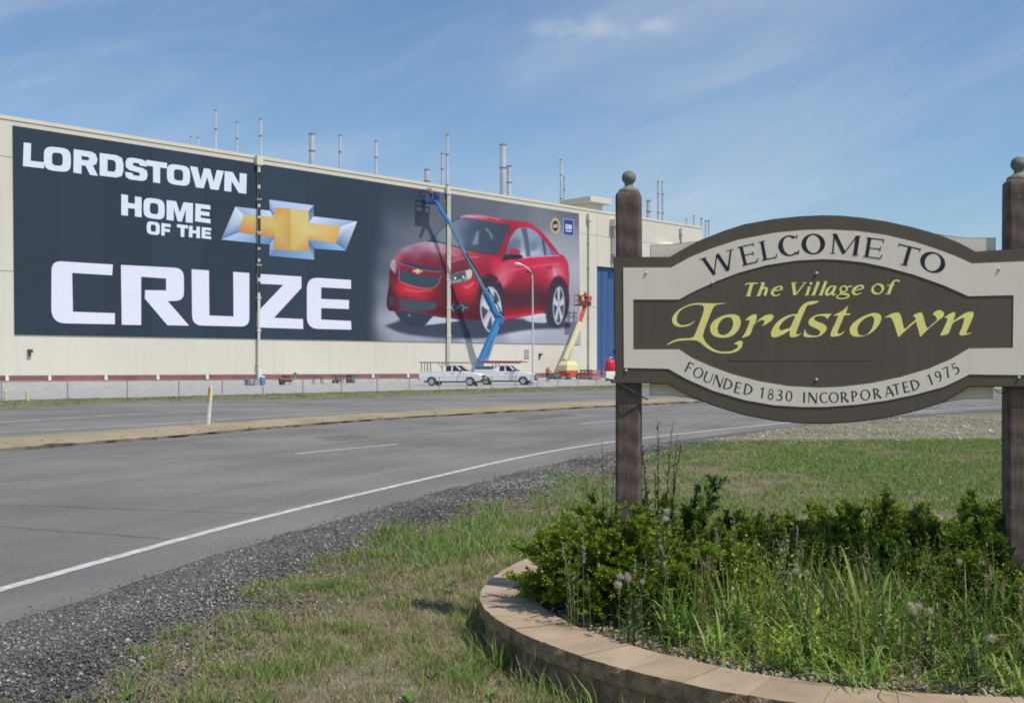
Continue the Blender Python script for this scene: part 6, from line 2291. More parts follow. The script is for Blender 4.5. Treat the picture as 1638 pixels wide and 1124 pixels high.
t = yard("blue_barrel", "blue plastic barrel with a white lid at the wrapped downpipe's foot", "barrel", 419.5, 608.5, 91)
mb = MB()
mb.lathe([(0.0, 0.0), (0.26, 0.0), (0.31, 0.15), (0.33, 0.45), (0.31, 0.75), (0.27, 0.86)], n=16)
mb.build("shell", M("barrel_blue", lin((72, 128, 170)), 0.5), t, smooth=True)
mb = MB()
mb.lathe([(0.0, 0.86), (0.30, 0.86), (0.31, 0.95), (0.24, 1.0), (0.0, 1.01)], n=16)
mb.build("lid", m_white, t, smooth=True)
t = yard("valve_cabinet", "white upright cabinet at the foot of the wrapped downpipe", "cabinet", 414.8, 609, 92, 0.78)
mb = MB()
mb.box((0, 0, 0.85), (0.42, 0.4, 1.7))
mb.build("cabinet_body", m_white, t, bevel=0.02)
mb = MB()
mb.box((0.05, -0.21, 0.95), (0.04, 0.02, 0.14))
mb.build("handle", m_plast, t)

t = yard("red_tank", "red upright tank on legs in front of the tall blue door", "tank", 976, 597, 124)
mb = MB()
mb.lathe([(0.0, 1.05), (0.5, 1.13), (0.62, 1.3), (0.62, 2.25), (0.5, 2.47), (0.2, 2.6), (0.0, 2.63)], n=18)
mb.build("shell", M("tank_red", lin((206, 44, 58)), 0.4, scale=3), t, smooth=True)
for k in range(3):
    a = k * 2.1
    mb = MB()
    mb.beam((0.45 * math.cos(a), 0.45 * math.sin(a), 1.3), (0.52 * math.cos(a), 0.52 * math.sin(a), 0.0), 0.1)
    mb.build("leg", m_plast, t)
mb = MB()
mb.tube([(0, 0, 2.6), (0, 0, 2.8), (0.25, 0, 2.85)], 0.07, 8)
mb.build("valve", m_white, t)
for px, lab in ((937, "dark red stacked materials crate right of the orange lift"), (951, "pale red slatted crate left of the tall blue door's foot")):
    t = yard("crate", lab, "crate", px, 606, 128)
    for z in (0.15, 0.45, 0.75, 1.05):
        for sy in (-1, 1):
            mb = MB()
            mb.box((0, sy * 0.42, z), (1.15, 0.05, 0.2))
            mb.build("slat", m_lor2 if px == 937 else M("crate_pale_red", lin((176, 110, 112)), 0.8), t)
    for sx in (-1, 1):
        for sy in (-1, 1):
            mb = MB()
            mb.box((sx * 0.52, sy * 0.37, 0.6), (0.08, 0.06, 1.2))
            mb.build("corner_post", m_plast, t)
t = yard("mower", "small dark walk-behind machine left of the orange lift's wheels", "machine", 888, 605, 125)
mb = MB()
mb.box((0, 0, 0.4), (1.0, 0.6, 0.4))
mb.build("engine", m_box, t, bevel=0.06)
for sx in (-1, 1):
    for sy in (-1, 1):
        mb = MB()
        mb.lathe([(0.04, -0.06), (0.2, -0.06), (0.22, 0), (0.2, 0.06), (0.04, 0.06)], (sx * 0.42, sy * 0.36, 0.22), 12, "y")
        mb.build("wheel", m_tyre, t)
mb = MB()
mb.beam((-0.4, 0.25, 0.5), (-1.0, 0.25, 1.05), 0.05)
mb.beam((-0.4, -0.25, 0.5), (-1.0, -0.25, 1.05), 0.05)
mb.beam((-1.0, -0.3, 1.05), (-1.0, 0.3, 1.05), 0.05)
build_each(mb, "handlebar", m_plast, t)

# ------------------------------------------------------------------ plants, grass and stones
m_leaf = MV("leaf_and_blade", 0.62, trans=0.25, spec=0.14)
m_stone = MV("loose_stone", 0.9, spec=0.2)
m_bark = M("shrub_bark", (0.10, 0.07, 0.05), 0.9, scale=30)


def nz(X, Y, s, seed):
    """smooth value noise 0..1 on the ground"""
    r = np.random.default_rng(seed)
    T = r.random((64, 64))
    u, v = X / s + 100.3, Y / s + 57.7
    i, j = np.floor(u).astype(int), np.floor(v).astype(int)
    f, g = u - i, v - j
    f, g = f * f * (3 - 2 * f), g * g * (3 - 2 * g)
    t = lambda a, b: T[a % 64, b % 64]
    return (t(i, j) * (1 - f) + t(i + 1, j) * f) * (1 - g) + (t(i, j + 1) * (1 - f) + t(i + 1, j + 1) * f) * g


def blades(P, h, w, lean, col, ang=None):
    n = len(P)
    a = RNG.uniform(0, 2 * np.pi, n) if ang is None else ang
    s = np.stack([np.cos(a), np.sin(a), np.zeros(n)], 1) * (w / 2)[:, None]
    up = np.zeros((n, 3))
    up[:, 2] = h
    L = np.zeros((n, 3))
    L[:, :2] = lean
    mid = P + up * 0.58 + L * 0.30
    tip = P + up * 1.0 + L
    V = np.stack([P - s, P + s, mid - s * 0.8, mid + s * 0.8, tip], 1).reshape(-1, 3)
    b = np.arange(n)[:, None] * 5
    F = np.concatenate([b + np.array([0, 1, 3, 2]), b + np.array([2, 3, 4])], 1).ravel()
    S = np.tile([4, 3], n)
    C = np.repeat(col, 5, axis=0)
    C[4::5] = C[4::5] * 1.12
    return V, F, S, C


def long_blades(P, D, ln, w, droop, col, seg=5):
    """arching strap leaves: P root, D unit start direction, droop bends the tip down"""
    n = len(P)
    side = np.cross(D, np.array([0, 0, 1.0]))
    side /= np.linalg.norm(side, axis=1)[:, None] + 1e-9
    V = []
    for k in range(seg + 1):
        t = k / seg
        c = P + D * (ln * t)[:, None]
        c[:, 2] -= droop * ln * t ** 2.2
        ww = w * (1 - t ** 2.5) * 0.5 * (0.7 + 0.6 * min(1, 3 * t)) + 0.0004
        V += [c - side * ww[:, None], c + side * ww[:, None]]
    V = np.stack(V, 1).reshape(-1, 3)
    m = 2 * (seg + 1)
    b = np.arange(n)[:, None] * m
    F = np.concatenate([b + np.array([2 * k, 2 * k + 1, 2 * k + 3, 2 * k + 2]) for k in range(seg)], 1).ravel()
    return V, F, np.full(n * seg, 4), np.repeat(col, m, axis=0)


def diamonds(B, D, N, ln, w, col, fold=0.18):
    n = len(B)
    D = D / (np.linalg.norm(D, axis=1)[:, None] + 1e-9)
    S = np.cross(D, N)
    S /= np.linalg.norm(S, axis=1)[:, None] + 1e-9
    U = np.cross(S, D)
    mid = B + D * (ln * 0.45)[:, None]
    a = mid + S * (w / 2)[:, None] + U * (w * fold)[:, None]
    c = mid - S * (w / 2)[:, None] + U * (w * fold)[:, None]
    tip = B + D * ln[:, None]
    V = np.stack([B, a, tip, c], 1).reshape(-1, 3)
    b = np.arange(n)[:, None] * 4
    F = np.concatenate([b + np.array([0, 1, 2]), b + np.array([0, 2, 3])], 1).ravel()
    return V, F, np.full(2 * n, 3), np.repeat(col, 4, axis=0)


def join(*sets):
    V, F, S, C, k = [], [], [], [], 0
    for v, f, s, c in sets:
        V.append(v)
        F.append(f + k)
        S.append(s)
        C.append(c)
        k += len(v)
    return np.concatenate(V), np.concatenate(F), np.concatenate(S), np.concatenate(C)


def tubes(lines, rads, col, n=4):
    """thin stems: lines (m, k, 3)"""
    lines = np.asarray(lines, float)
    m, k, _ = lines.shape
    V = np.zeros((m, k, n, 3))
    for j in range(n):
        t = 2 * math.pi * j / n
        V[:, :, j, 0] = lines[:, :, 0] + rads * math.cos(t)
        V[:, :, j, 1] = lines[:, :, 1] + rads * math.sin(t)
        V[:, :, j, 2] = lines[:, :, 2]
    V = V.reshape(-1, 3)
    b = (np.arange(m)[:, None] * k * n)
    F = []
    for i in range(k - 1):
        for j in range(n):
            a, c = i * n + j, i * n + (j + 1) % n
            F.append(b + np.array([a, c, c + n, a + n]))
    F = np.stack(F, 1).ravel()
    return V, F, np.full(m * (k - 1) * n, 4), np.repeat(col, k * n, axis=0)


def rnd_unit(n):
    v = RNG.normal(0, 1, (n, 3))
    return v / np.linalg.norm(v, axis=1)[:, None]


def mixc(a, b, t):
    return np.array(a) * (1 - t[:, None]) + np.array(b) * t[:, None]


# where is what
GBn = resample(GRASS_B, 2000)
GBn = GBn[np.argsort(GBn[:, 1])]
xb = lambda y: np.interp(y, GBn[:, 1], GBn[:, 0])
RRn = resample(ROAD_R, 2000)
xr = lambda y: np.interp(y, RRn[:, 1], RRn[:, 0])
RPOLY = RINGC[:-1]


def inside(P, poly):
    k = np.zeros(len(P), dtype=bool)
    n = len(poly)
    for i in range(n):
        (ax, ay), (bx, by) = poly[i], poly[(i + 1) % n]
        if ay == by:
            continue
        k ^= ((ay > P[:, 1]) != (by > P[:, 1])) & (P[:, 0] < (bx - ax) * (P[:, 1] - ay) / (by - ay) + ax)
    return k


INNER = ring_off(0.34)
OUTER = ring_off(-0.01)

DRY, STRAW, OLIVE, GREEN, LUSH = (0.38, 0.315, 0.20), (0.50, 0.43, 0.28), (0.295, 0.310, 0.115), (0.200, 0.310, 0.070), (0.140, 0.265, 0.050)


def field_grass(n, x0, x1, y0, y1, hmin, hmax, w, wet, seed, edge=0.25, dens_y=None, bigw=0.0):
    X, Y = RNG.uniform(x0, x1, n), RNG.uniform(y0, y1, n)
    if dens_y is not None:
        Y = y0 + (y1 - y0) * RNG.random(n) ** dens_y
    lim = xb(Y) + (nz(X, Y, 0.35, seed) - 0.5) * edge * 3
    k = (X > lim + RNG.exponential(edge, n) - edge * 0.6) & ~inside(np.stack([X, Y], 1), OUTER)
    a = nz(X, Y, 0.55, seed + 1) * 0.55 + nz(X, Y, 0.17, seed + 2) * 0.45
    big = nz(X, Y, 2.4, seed + 3) * (1 - bigw) + nz(X, Y, 3.1, seed + 4) * bigw
    a = a * (1 - 0.5 * bigw) + big * 0.5 * bigw
    g = np.clip((a * 0.85 + big * 0.45 - 0.62 + wet) * 3.4, 0, 1)
    keep = RNG.random(n) < 0.26 + 0.74 * np.clip(a * 2.0 - 0.45 + wet, 0, 1)
    k &= keep
    X, Y, g, a = X[k], Y[k], g[k], a[k]
    m = len(X)
    r = RNG.random(m)
    g2 = np.clip(g + RNG.normal(0, 0.22, m), 0, 1)
    col = mixc(DRY, OLIVE, np.clip(g2 * 2, 0, 1))
    t = np.clip(g2 * 2 - 1, 0, 1)
    col = col * (1 - t[:, None]) + mixc(GREEN, LUSH, RNG.random(m)) * t[:, None]
    straw = r > 0.90
    col[straw] = mixc(STRAW, DRY, RNG.random(straw.sum()))
    col *= RNG.uniform(0.8, 1.2, (m, 1))
    h = RNG.uniform(hmin, hmax, m) * (0.55 + 0.9 * g2) * RNG.uniform(0.7, 1.3, m)
    lean = RNG.normal(0, 0.5, (m, 2)) * h[:, None]
    P = np.stack([X, Y, np.full(m, -0.016)], 1)
    return blades(P, h, np.full(m, w) * RNG.uniform(0.7, 1.4, m), lean, col)


v, f, s, c = join(
    field_grass(240000, -4.2, 1.6, 3.9, 9.2, 0.022, 0.068, 0.0042, 0.02, 21, 0.22),
    field_grass(42000, -2.5, 2.6, 8.6, 13.0, 0.035, 0.085, 0.007, 0.18, 31, 0.25),
    field_grass(26000, 3.4, 9.0, 2.5, 8.4, 0.035, 0.09, 0.009, 0.2, 71, 0.3),
    field_grass(9000, 3.5, 15.0, 22.0, 36.0, 0.03, 0.09, 0.02, 0.02, 51, 0.35),
    field_grass(330000, 0.2, 15.0, 8.2, 26.0, 0.020, 0.055, 0.0085, 0.20, 41, 0.35, None, 0.55),
)
tag(raw_mesh("grass", v, f, s, c, m_leaf), kind="stuff")

# taller tufts: in the field, and against the planter wall
def tufts(centers, hr, n, spread, wr, cols, z=-0.016):
    Ps, hs, ws, cs, ls = [], [], [], [], []
    for (x, y) in centers:
        k = int(n * RNG.uniform(0.6, 1.4))
        d = RNG.normal(0, spread, (k, 2))
        Ps.append(np.stack([x + d[:, 0], y + d[:, 1], np.full(k, z)], 1))
        h = RNG.uniform(*hr, k)
        hs.append(h)
        ws.append(RNG.uniform(*wr, k))
        ls.append(d * 1.2 + RNG.normal(0, 0.35, (k, 2)) * h[:, None])
        base = mixc(cols[0], cols[1], RNG.random(k))
        cs.append(base * RNG.uniform(0.75, 1.25, (k, 1)))
    return blades(np.concatenate(Ps), np.concatenate(hs), np.concatenate(ws), np.concatenate(ls), np.concatenate(cs))


cen = []
while len(cen) < 170:
    y = RNG.uniform(4.6, 10.5)
    x = RNG.uniform(-3.2, 0.8)
    if x > xb(y) - 0.15 and not inside(np.array([[x, y]]), OUTER)[0]:
        cen.append((x, y))
edge_c = [tuple(p) for p in ring_off(-0.06)[::3] if p[0] < 1.2 and p[1] < 8.3]
edge_c = [p for p in edge_c if RNG.random() < 0.7]
mc = []
KM, MM = resample(KERB, 300), resample(MED_F, 300)
for i in range(300):
    for _ in range(5):
        t = RNG.uniform(0.12, 0.95)
        mc.append(tuple(KM[i] * (1 - t) + MM[i] * t + RNG.normal(0, 0.2, 2)))
vc = []
FN, FM = resample(FENCE, 500), resample(FAR_L, 500)
for i in range(500):
    for _ in range(4):
        t = RNG.random() ** 1.6 * 0.95
        vc.append(tuple(FN[i] * (1 - t) + FM[i] * t + RNG.normal(0, 0.3, 2)))
v, f, s, c = join(
    tufts(cen, (0.04, 0.11), 34, 0.035, (0.003, 0.006), (GREEN, (0.20, 0.24, 0.075))),
    tufts(edge_c, (0.06, 0.19), 16, 0.03, (0.004, 0.008), (GREEN, OLIVE)),
    tufts(mc, (0.03, 0.09), 7, 0.16, (0.02, 0.04), ((0.42, 0.35, 0.24), (0.36, 0.33, 0.20)), 0.07),
    tufts(vc, (0.03, 0.10), 8, 0.25, (0.03, 0.06), ((0.17, 0.19, 0.08), (0.26, 0.24, 0.13)), 0.0),
)
tag(raw_mesh("grass_tufts", v, f, s, c, m_leaf), kind="stuff")


# flat broad-leaved weeds among the turf
nb_ = 420
X, Y = RNG.uniform(-3.0, 3.0, nb_), RNG.uniform(4.4, 14.0, nb_)
kq = (X > xb(Y) + 0.1) & ~inside(np.stack([X, Y], 1), OUTER) & (nz(X, Y, 0.9, 61) > 0.45)
X, Y = X[kq], Y[kq]
nb_ = len(X)
lv_ = 9
B = np.repeat(np.stack([X, Y, np.full(nb_, 0.0)], 1), lv_, 0)
an = RNG.uniform(0, 6.28, nb_ * lv_)
D = np.stack([np.cos(an), np.sin(an), RNG.uniform(0.15, 0.8, nb_ * lv_)], 1)
sz = np.repeat(RNG.uniform(0.03, 0.075, nb_), lv_) * RNG.uniform(0.7, 1.2, nb_ * lv_)
cw = np.repeat(mixc((0.075, 0.17, 0.04), (0.17, 0.27, 0.075), RNG.random(nb_)), lv_, 0) * RNG.uniform(0.8, 1.2, (nb_ * lv_, 1))
tag(raw_mesh("ground_weeds", *diamonds(B, D, np.tile([0, 0, 1.0], (nb_ * lv_, 1)) + rnd_unit(nb_ * lv_) * 0.2, sz, sz * 0.38, cw), m_leaf), kind="stuff")


def stones(P, size, col):
    n = len(P)
    base = np.array([(1, 0, 0), (0, 1, 0), (-1, 0, 0), (0, -1, 0), (0, 0, 0.75), (0, 0, -0.6)], float)
    V = np.repeat(base[None], n, 0) * RNG.uniform(0.6, 1.25, (n, 6, 1))
    V += RNG.normal(0, 0.12, V.shape)
    a = RNG.uniform(0, 6.28, n)
    ca, sa = np.cos(a)[:, None], np.sin(a)[:, None]
    x, y = V[:, :, 0] * ca - V[:, :, 1] * sa, V[:, :, 0] * sa + V[:, :, 1] * ca
    V = np.stack([x, y, V[:, :, 2]], 2) * (size / 2)[:, None, None] + P[:, None, :]
    F = np.array([(0, 1, 4), (1, 2, 4), (2, 3, 4), (3, 0, 4), (1, 0, 5), (2, 1, 5), (3, 2, 5), (0, 3, 5)]).ravel()
    F = (np.arange(n)[:, None] * 6 + F[None]).ravel()
    return V.reshape(-1, 3), F, np.full(n * 8, 3), np.repeat(col, 6, axis=0)


n = 60000
Y = 4.2 + 19 * RNG.random(n) ** 1.9
u = RNG.random(n)
X = xr(Y) - 0.22 + u * (xb(Y) + 1.2 - xr(Y))
fade = np.clip((X - xb(Y)) / 0.9, 0, 1)
k = RNG.random(n) > fade * 0.92
k &= RNG.random(n) < np.clip((X - xr(Y) + 0.20) / 0.55, 0.03, 1)
X, Y = X[k], Y[k]
n = len(X)
sz = RNG.uniform(0.010, 0.030, n) * (1 + (RNG.random(n) > 0.97) * RNG.uniform(0.3, 1.2, n)) * (0.8 + 0.03 * Y)
br = RNG.choice([0.07, 0.12, 0.19, 0.28, 0.42], n, p=[0.34, 0.30, 0.22, 0.11, 0.03]) * RNG.uniform(0.8, 1.2, n)
br = br * (0.55 + 0.85 * nz(X, Y, 0.7, 83)) * (0.8 + 0.4 * nz(X, Y, 0.2, 84))
col = np.stack([br * 1.06, br, br * 0.94], 1)
tag(raw_mesh("gravel", *stones(np.stack([X, Y, np.full(n, 0.001) - sz * 0.1], 1), sz, col), m_stone), kind="stuff")
# bits of stone showing through the thin grass
n = 2600
X, Y = RNG.uniform(-3.4, 1.0, n), RNG.uniform(4.2, 10, n)
k = (X > xb(Y)) & ~inside(np.stack([X, Y], 1), OUTER) & (nz(X, Y, 0.6, 77) > 0.52)
X, Y = X[k], Y[k]
n = len(X)
sz = RNG.uniform(0.010, 0.034, n)
br = RNG.choice([0.16, 0.28, 0.45], n, p=[0.45, 0.4, 0.15])
tag(raw_mesh("stray_gravel", *stones(np.stack([X, Y, np.full(n, -0.014)], 1), sz, np.stack([br * 1.05, br, br * 0.92], 1)), m_stone), kind="stuff")
n = 5200
P = np.stack([RNG.uniform(3.5, 16, n), RNG.uniform(22.5, 37, n)], 1)
P = P[inside(P, DP)]
n = len(P)
sz = RNG.uniform(0.03, 0.09, n) * (1 + (RNG.random(n) > 0.97) * 1.2)
br = RNG.choice([0.20, 0.32, 0.46], n, p=[0.4, 0.4, 0.2]) * (0.7 + 0.5 * nz(P[:, 0], P[:, 1], 1.6, 85))
tag(raw_mesh("dry_ground_gravel", *stones(np.stack([P[:, 0], P[:, 1], np.full(n, 0.0)], 1), sz, np.stack([br * 1.05, br, br * 0.9], 1)), m_stone), kind="stuff")
# river pebbles inside the planter
n = 16000
P = np.stack([RNG.uniform(-0.2, 3.9, n), RNG.uniform(4.1, 8.6, n)], 1)
P = P[inside(P, INNER)]
di = np.min(np.linalg.norm(P[:, None, :] - INNER[None, ::4, :], axis=2), axis=1)
P = P[RNG.random(len(P)) < np.exp(-di / 0.42) + 0.06]
n = len(P)
sz = RNG.uniform(0.014, 0.040, n)
t = RNG.random(n)
col = mixc((0.34, 0.28, 0.21), (0.52, 0.49, 0.44), t) * RNG.uniform(0.5, 1.15, (n, 1))
tag(raw_mesh("pebbles", *stones(np.stack([P[:, 0], P[:, 1], np.full(n, 0.198)], 1), sz, col), m_stone), kind="stuff")


# ---- junipers
def juniper(label, x, y, rad, hgt, nb, light, group="spreading junipers round the sign posts"):
    t = thing("juniper_bush", label, "bush", (x, y, 0.18), group=group)
    br, B, D, Nn, Ln, Ww, Cc = [], [], [], [], [], [], []
    for b in range(nb):
        az = b * 2.39996 + RNG.normal(0, 0.25)
        el = math.asin(RNG.uniform(0.0, 0.97)) * 0.96
        ln = RNG.uniform(0.78, 1.03) / math.sqrt((math.cos(el) / rad) ** 2 + (math.sin(el) / hgt) ** 2)
        if b % 9 == 0:
            el = R(RNG.uniform(12, 40))
            ln = RNG.uniform(1.12, 1.32) * rad
        d0 = np.array([math.cos(az) * math.cos(el), math.sin(az) * math.cos(el), math.sin(el)])
        pts = []
        for k in range(9):
            q = k / 8
            p = d0 * ln * q
            p = p + np.array([0, 0, 0.12 * ln * math.sin(q * 2.6) * math.cos(el) + 0.03 * q])
            p = p + np.array([math.sin(az), -math.cos(az), 0]) * 0.06 * ln * math.sin(q * 5 + b)
            pts.append(p)
        pts = np.array(pts)
        br.append(pts)
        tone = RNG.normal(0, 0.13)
        for q in RNG.uniform(0.15, 1.0, 28) ** 0.6:
            i = min(7, int(q * 8))
            fr = q * 8 - i
            p = pts[i] * (1 - fr) + pts[i + 1] * fr
            ax = pts[i + 1] - pts[i]
            ax = ax / np.linalg.norm(ax)
            sd = rnd_unit(1)[0]
            sd[2] = abs(sd[2]) * 0.7
            td = ax * 0.9 + sd * 0.8 + np.array([0, 0, 0.05])
            td /= np.linalg.norm(td)
            tl = RNG.uniform(0.06, 0.15) * (1.15 - 0.35 * q)
            m = 24
            u = np.linspace(0.05, 1.0, m)
            curl = np.array([0, 0, -0.25]) * (u ** 2)[:, None]
            bp = p + (td + curl) * (u * tl)[:, None] + RNG.normal(0, 0.004, (m, 3))
            nd = td + curl + rnd_unit(m) * 0.75
            B.append(bp)
            D.append(nd)
            Nn.append(rnd_unit(m))
            Ln.append(RNG.uniform(0.020, 0.038, m) * (1.1 - 0.4 * u))
            Ww.append(RNG.uniform(0.008, 0.0135, m))
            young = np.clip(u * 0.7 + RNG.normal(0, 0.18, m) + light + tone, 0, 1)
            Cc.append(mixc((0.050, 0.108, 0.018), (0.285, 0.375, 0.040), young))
    br = np.array(br)
    rr = np.linspace(0.009, 0.0015, 9)[None, :] * np.ones((len(br), 1))
    o = raw_mesh("branches", *tubes(br, rr, np.tile([0.09, 0.065, 0.045], (len(br), 1))), m_leaf)
    o.parent = t
    tag(o, kind="stuff")
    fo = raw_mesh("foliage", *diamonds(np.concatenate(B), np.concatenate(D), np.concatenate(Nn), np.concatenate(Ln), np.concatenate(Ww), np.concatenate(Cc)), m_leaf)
    fo.parent = t
    return t


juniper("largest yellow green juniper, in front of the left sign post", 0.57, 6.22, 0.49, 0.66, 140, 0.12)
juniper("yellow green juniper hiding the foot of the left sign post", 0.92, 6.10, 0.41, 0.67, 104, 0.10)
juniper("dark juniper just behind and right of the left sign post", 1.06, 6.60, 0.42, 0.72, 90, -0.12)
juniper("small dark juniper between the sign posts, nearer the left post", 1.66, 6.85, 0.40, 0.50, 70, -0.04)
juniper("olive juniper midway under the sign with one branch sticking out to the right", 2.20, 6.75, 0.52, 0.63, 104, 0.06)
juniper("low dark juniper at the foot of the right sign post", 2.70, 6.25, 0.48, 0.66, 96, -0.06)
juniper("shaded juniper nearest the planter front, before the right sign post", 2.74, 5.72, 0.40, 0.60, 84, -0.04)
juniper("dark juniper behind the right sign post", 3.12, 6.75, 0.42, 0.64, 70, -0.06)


# ---- leafy tall weeds either side of the left post, and other single plants
def leafy_weed(name, label, cat, x, y, z0, stems, hgt, leaf, lw, col0, col1, spread=0.10, per=26, group=None, tilt=0.10, up=0.75):
    t = thing(name, label, cat, (x, y, z0), group=group)
    L, B, D, Nn, Ln, Ww, Cc = [], [], [], [], [], [], []
    for k in range(stems):
        a = RNG.uniform(0, 6.28)
        d = RNG.uniform(0, spread)
        h = hgt * RNG.uniform(0.72, 1.05)
        base = np.array([math.cos(a) * d, math.sin(a) * d, 0])
        ln = np.array([math.cos(a), math.sin(a), 0]) * tilt * RNG.uniform(0.3, 1.6) * h
        pts = np.array([base + np.array([0, 0, h * q]) + ln * q * q for q in np.linspace(0, 1, 7)])
        L.append(pts)
        m = per
        q = np.linspace(0.12, 1.0, m)
        ii = np.minimum(5, (q * 6).astype(int))
        fr = (q * 6 - ii)[:, None]
        bp = pts[ii] * (1 - fr) + pts[ii + 1] * fr
        an = np.arange(m) * 2.4 + a
        dr = np.stack([np.cos(an), np.sin(an), np.full(m, up) + RNG.normal(0, 0.25, m)], 1)
        B.append(bp)
        D.append(dr)
        Nn.append(np.tile([0, 0, 1.0], (m, 1)) + rnd_unit(m) * 0.3)
        Ln.append(leaf * (1.15 - 0.7 * q) * RNG.uniform(0.7, 1.2, m))
        Ww.append(lw * (1.1 - 0.5 * q) * RNG.uniform(0.8, 1.2, m))
        Cc.append(mixc(col0, col1, RNG.random(m)))
    L = np.array(L)
    rr = np.linspace(0.0042, 0.0015, 7)[None, :] * np.ones((len(L), 1))
    o = raw_mesh("stems", *tubes(L, rr, np.tile(np.array(col0) * 0.9, (len(L), 1))), m_leaf)
    o.parent = t
    tag(o, kind="stuff")
    lv = raw_mesh("leaves", *diamonds(np.concatenate(B), np.concatenate(D), np.concatenate(Nn), np.concatenate(Ln), np.concatenate(Ww), np.concatenate(Cc)), m_leaf)
    lv.parent = t
    tag(lv, kind="stuff")
    return t


DG, MG, YG = (0.058, 0.120, 0.024), (0.135, 0.232, 0.036), (0.295, 0.385, 0.062)
leafy_weed("tall_weed", "tall dark leafy weed rising just right of the left sign post", "weed", 0.90, 6.55, 0.2, 8, 1.05, 0.070, 0.016, (0.085, 0.11, 0.055), (0.15, 0.18, 0.10), 0.11, 50, "tall weeds beside the left post", 0.09, 0.7)
leafy_weed("tall_weed", "tall grey green leafy weed rising just left of the left sign post", "weed", 0.60, 6.75, 0.2, 6, 0.90, 0.062, 0.014, (0.12, 0.155, 0.08), (0.20, 0.23, 0.13), 0.10, 44, "tall weeds beside the left post", 0.09, 0.7)
leafy_weed("broadleaf_weed", "broad leaved weed leaning over the cap blocks at the left end of the planter", "weed", 0.185, 6.28, 0.19, 2, 0.20, 0.12, 0.030, MG, YG, 0.02, 9, None, 0.15, 0.5)
leafy_weed("bright_weed", "pale yellow green weed in front of the left sign post", "weed", 0.83, 5.75, 0.2, 5, 0.62, 0.085, 0.016, (0.15, 0.18, 0.06), (0.27, 0.29, 0.13), 0.06, 20, None, 0.10, 0.8)
leafy_weed("bright_weed", "yellow green sprig sticking out of the largest juniper", "weed", 0.34, 5.70, 0.2, 4, 0.56, 0.06, 0.012, (0.15, 0.19, 0.05), (0.26, 0.28, 0.10), 0.06, 16, None, 0.12, 0.9)


def clump(name, label, cat, x, y, z0, n, lr, wr_, dr_, c0, c1, elr=(50, 86), group=None, spread=0.04):
    a = RNG.uniform(0, 6.28, n)
    el = np.radians(RNG.uniform(*elr, n))
    D = np.stack([np.cos(a) * np.cos(el), np.sin(a) * np.cos(el), np.sin(el)], 1)
    P = np.stack([RNG.normal(0, spread, n), RNG.normal(0, spread, n), np.zeros(n)], 1)
    col = mixc(c0, c1, RNG.random(n))
    o = raw_mesh(name, *long_blades(P, D, RNG.uniform(*lr, n), RNG.uniform(*wr_, n), RNG.uniform(*dr_, n), col), m_leaf)
    o.location = (x, y, z0)
    return tag(o, label, cat, group)


GC = [
    (0.86, 5.45, "tall bright grass clump right of the fluffy heads before the left post", 0.55, 44),
    (1.14, 5.50, "tall grass clump with brown stalks standing in it", 0.58, 40),
    (1.42, 5.15, "upright grass clump left of the middle of the planter", 0.46, 40),
    (1.72, 5.05, "wide bladed arching grass clump in the middle of the planter", 0.56, 46),
    (1.98, 5.35, "grass clump right of the planter's middle, behind the wide bladed one", 0.50, 40),
    (2.06, 4.85, "light green grass clump low in front, right of the planter's middle", 0.36, 34),
    (2.36, 5.35, "drooping yellowish grass clump toward the right sign post", 0.55, 30),
    (2.62, 4.95, "yellow tipped arching grass clump at the right edge of the picture", 0.52, 30),
    (1.30, 4.92, "low green grass clump near the front pebbles, left of middle", 0.30, 34),
    (2.48, 5.75, "dark grass clump in front of the right sign post", 0.50, 36),
]
for x, y, lab, ln, n in GC:
    clump("grass_clump", lab, "grass", x, y, 0.19, n, (ln * 0.55, ln * 1.1), (0.006, 0.012), (0.1, 0.8), (0.095, 0.195, 0.045), (0.215, 0.325, 0.075), (38, 86), "grass clumps in the planter", 0.035)
xtra = [(1.02, 5.16, "pale grass clump low in front of the brown leaning stalks"), (1.62, 5.62, "bright grass clump behind the wide bladed arching one"), (2.22, 4.62, "low bright grass clump beside the cap blocks at the right"), (1.50, 4.66, "low bright grass clump beside the cap blocks near the middle"), (2.14, 5.72, "bright grass clump in front of the olive juniper"), (0.70, 5.72, "fine bright grass clump between the two yellow green junipers")]
for x, y, lab in xtra:
    clump("grass_clump", lab, "grass", x, y, 0.19, 38, (0.22, 0.46), (0.005, 0.010), (0.2, 0.9), (0.16, 0.28, 0.055), (0.29, 0.39, 0.10), (36, 84), "grass clumps in the planter", 0.05)
# wide straps in a pale green
clump("strap_leaf_plant", "plant of few wide pale green straps rising left of the planter's middle", "plant", 1.80, 5.30, 0.19, 9, (0.45, 0.68), (0.018, 0.026), (0.1, 0.5), (0.20, 0.27, 0.07), (0.29, 0.35, 0.11), (62, 84), None, 0.02)
clump("strap_leaf_plant", "plant of arching yellow green straps by the right edge of the planter", "plant", 2.50, 5.05, 0.19, 8, (0.40, 0.6), (0.014, 0.022), (0.5, 0.9), (0.27, 0.29, 0.07), (0.36, 0.37, 0.10), (50, 76), None, 0.02)
clump("wall_grass", "green grass tuft growing outside against the left face of the planter wall", "grass", -0.06, 5.66, -0.02, 26, (0.14, 0.30), (0.006, 0.011), (0.05, 0.4), (0.09, 0.14, 0.035), (0.17, 0.21, 0.06), (55, 85), None, 0.03)
clump("wall_grass", "pale dry grass tuft outside the planter wall, right of the green one", "grass", 0.08, 5.42, -0.02, 16, (0.12, 0.26), (0.004, 0.008), (0.05, 0.3), (0.20, 0.21, 0.10), (0.30, 0.28, 0.16), (60, 86), None, 0.03)


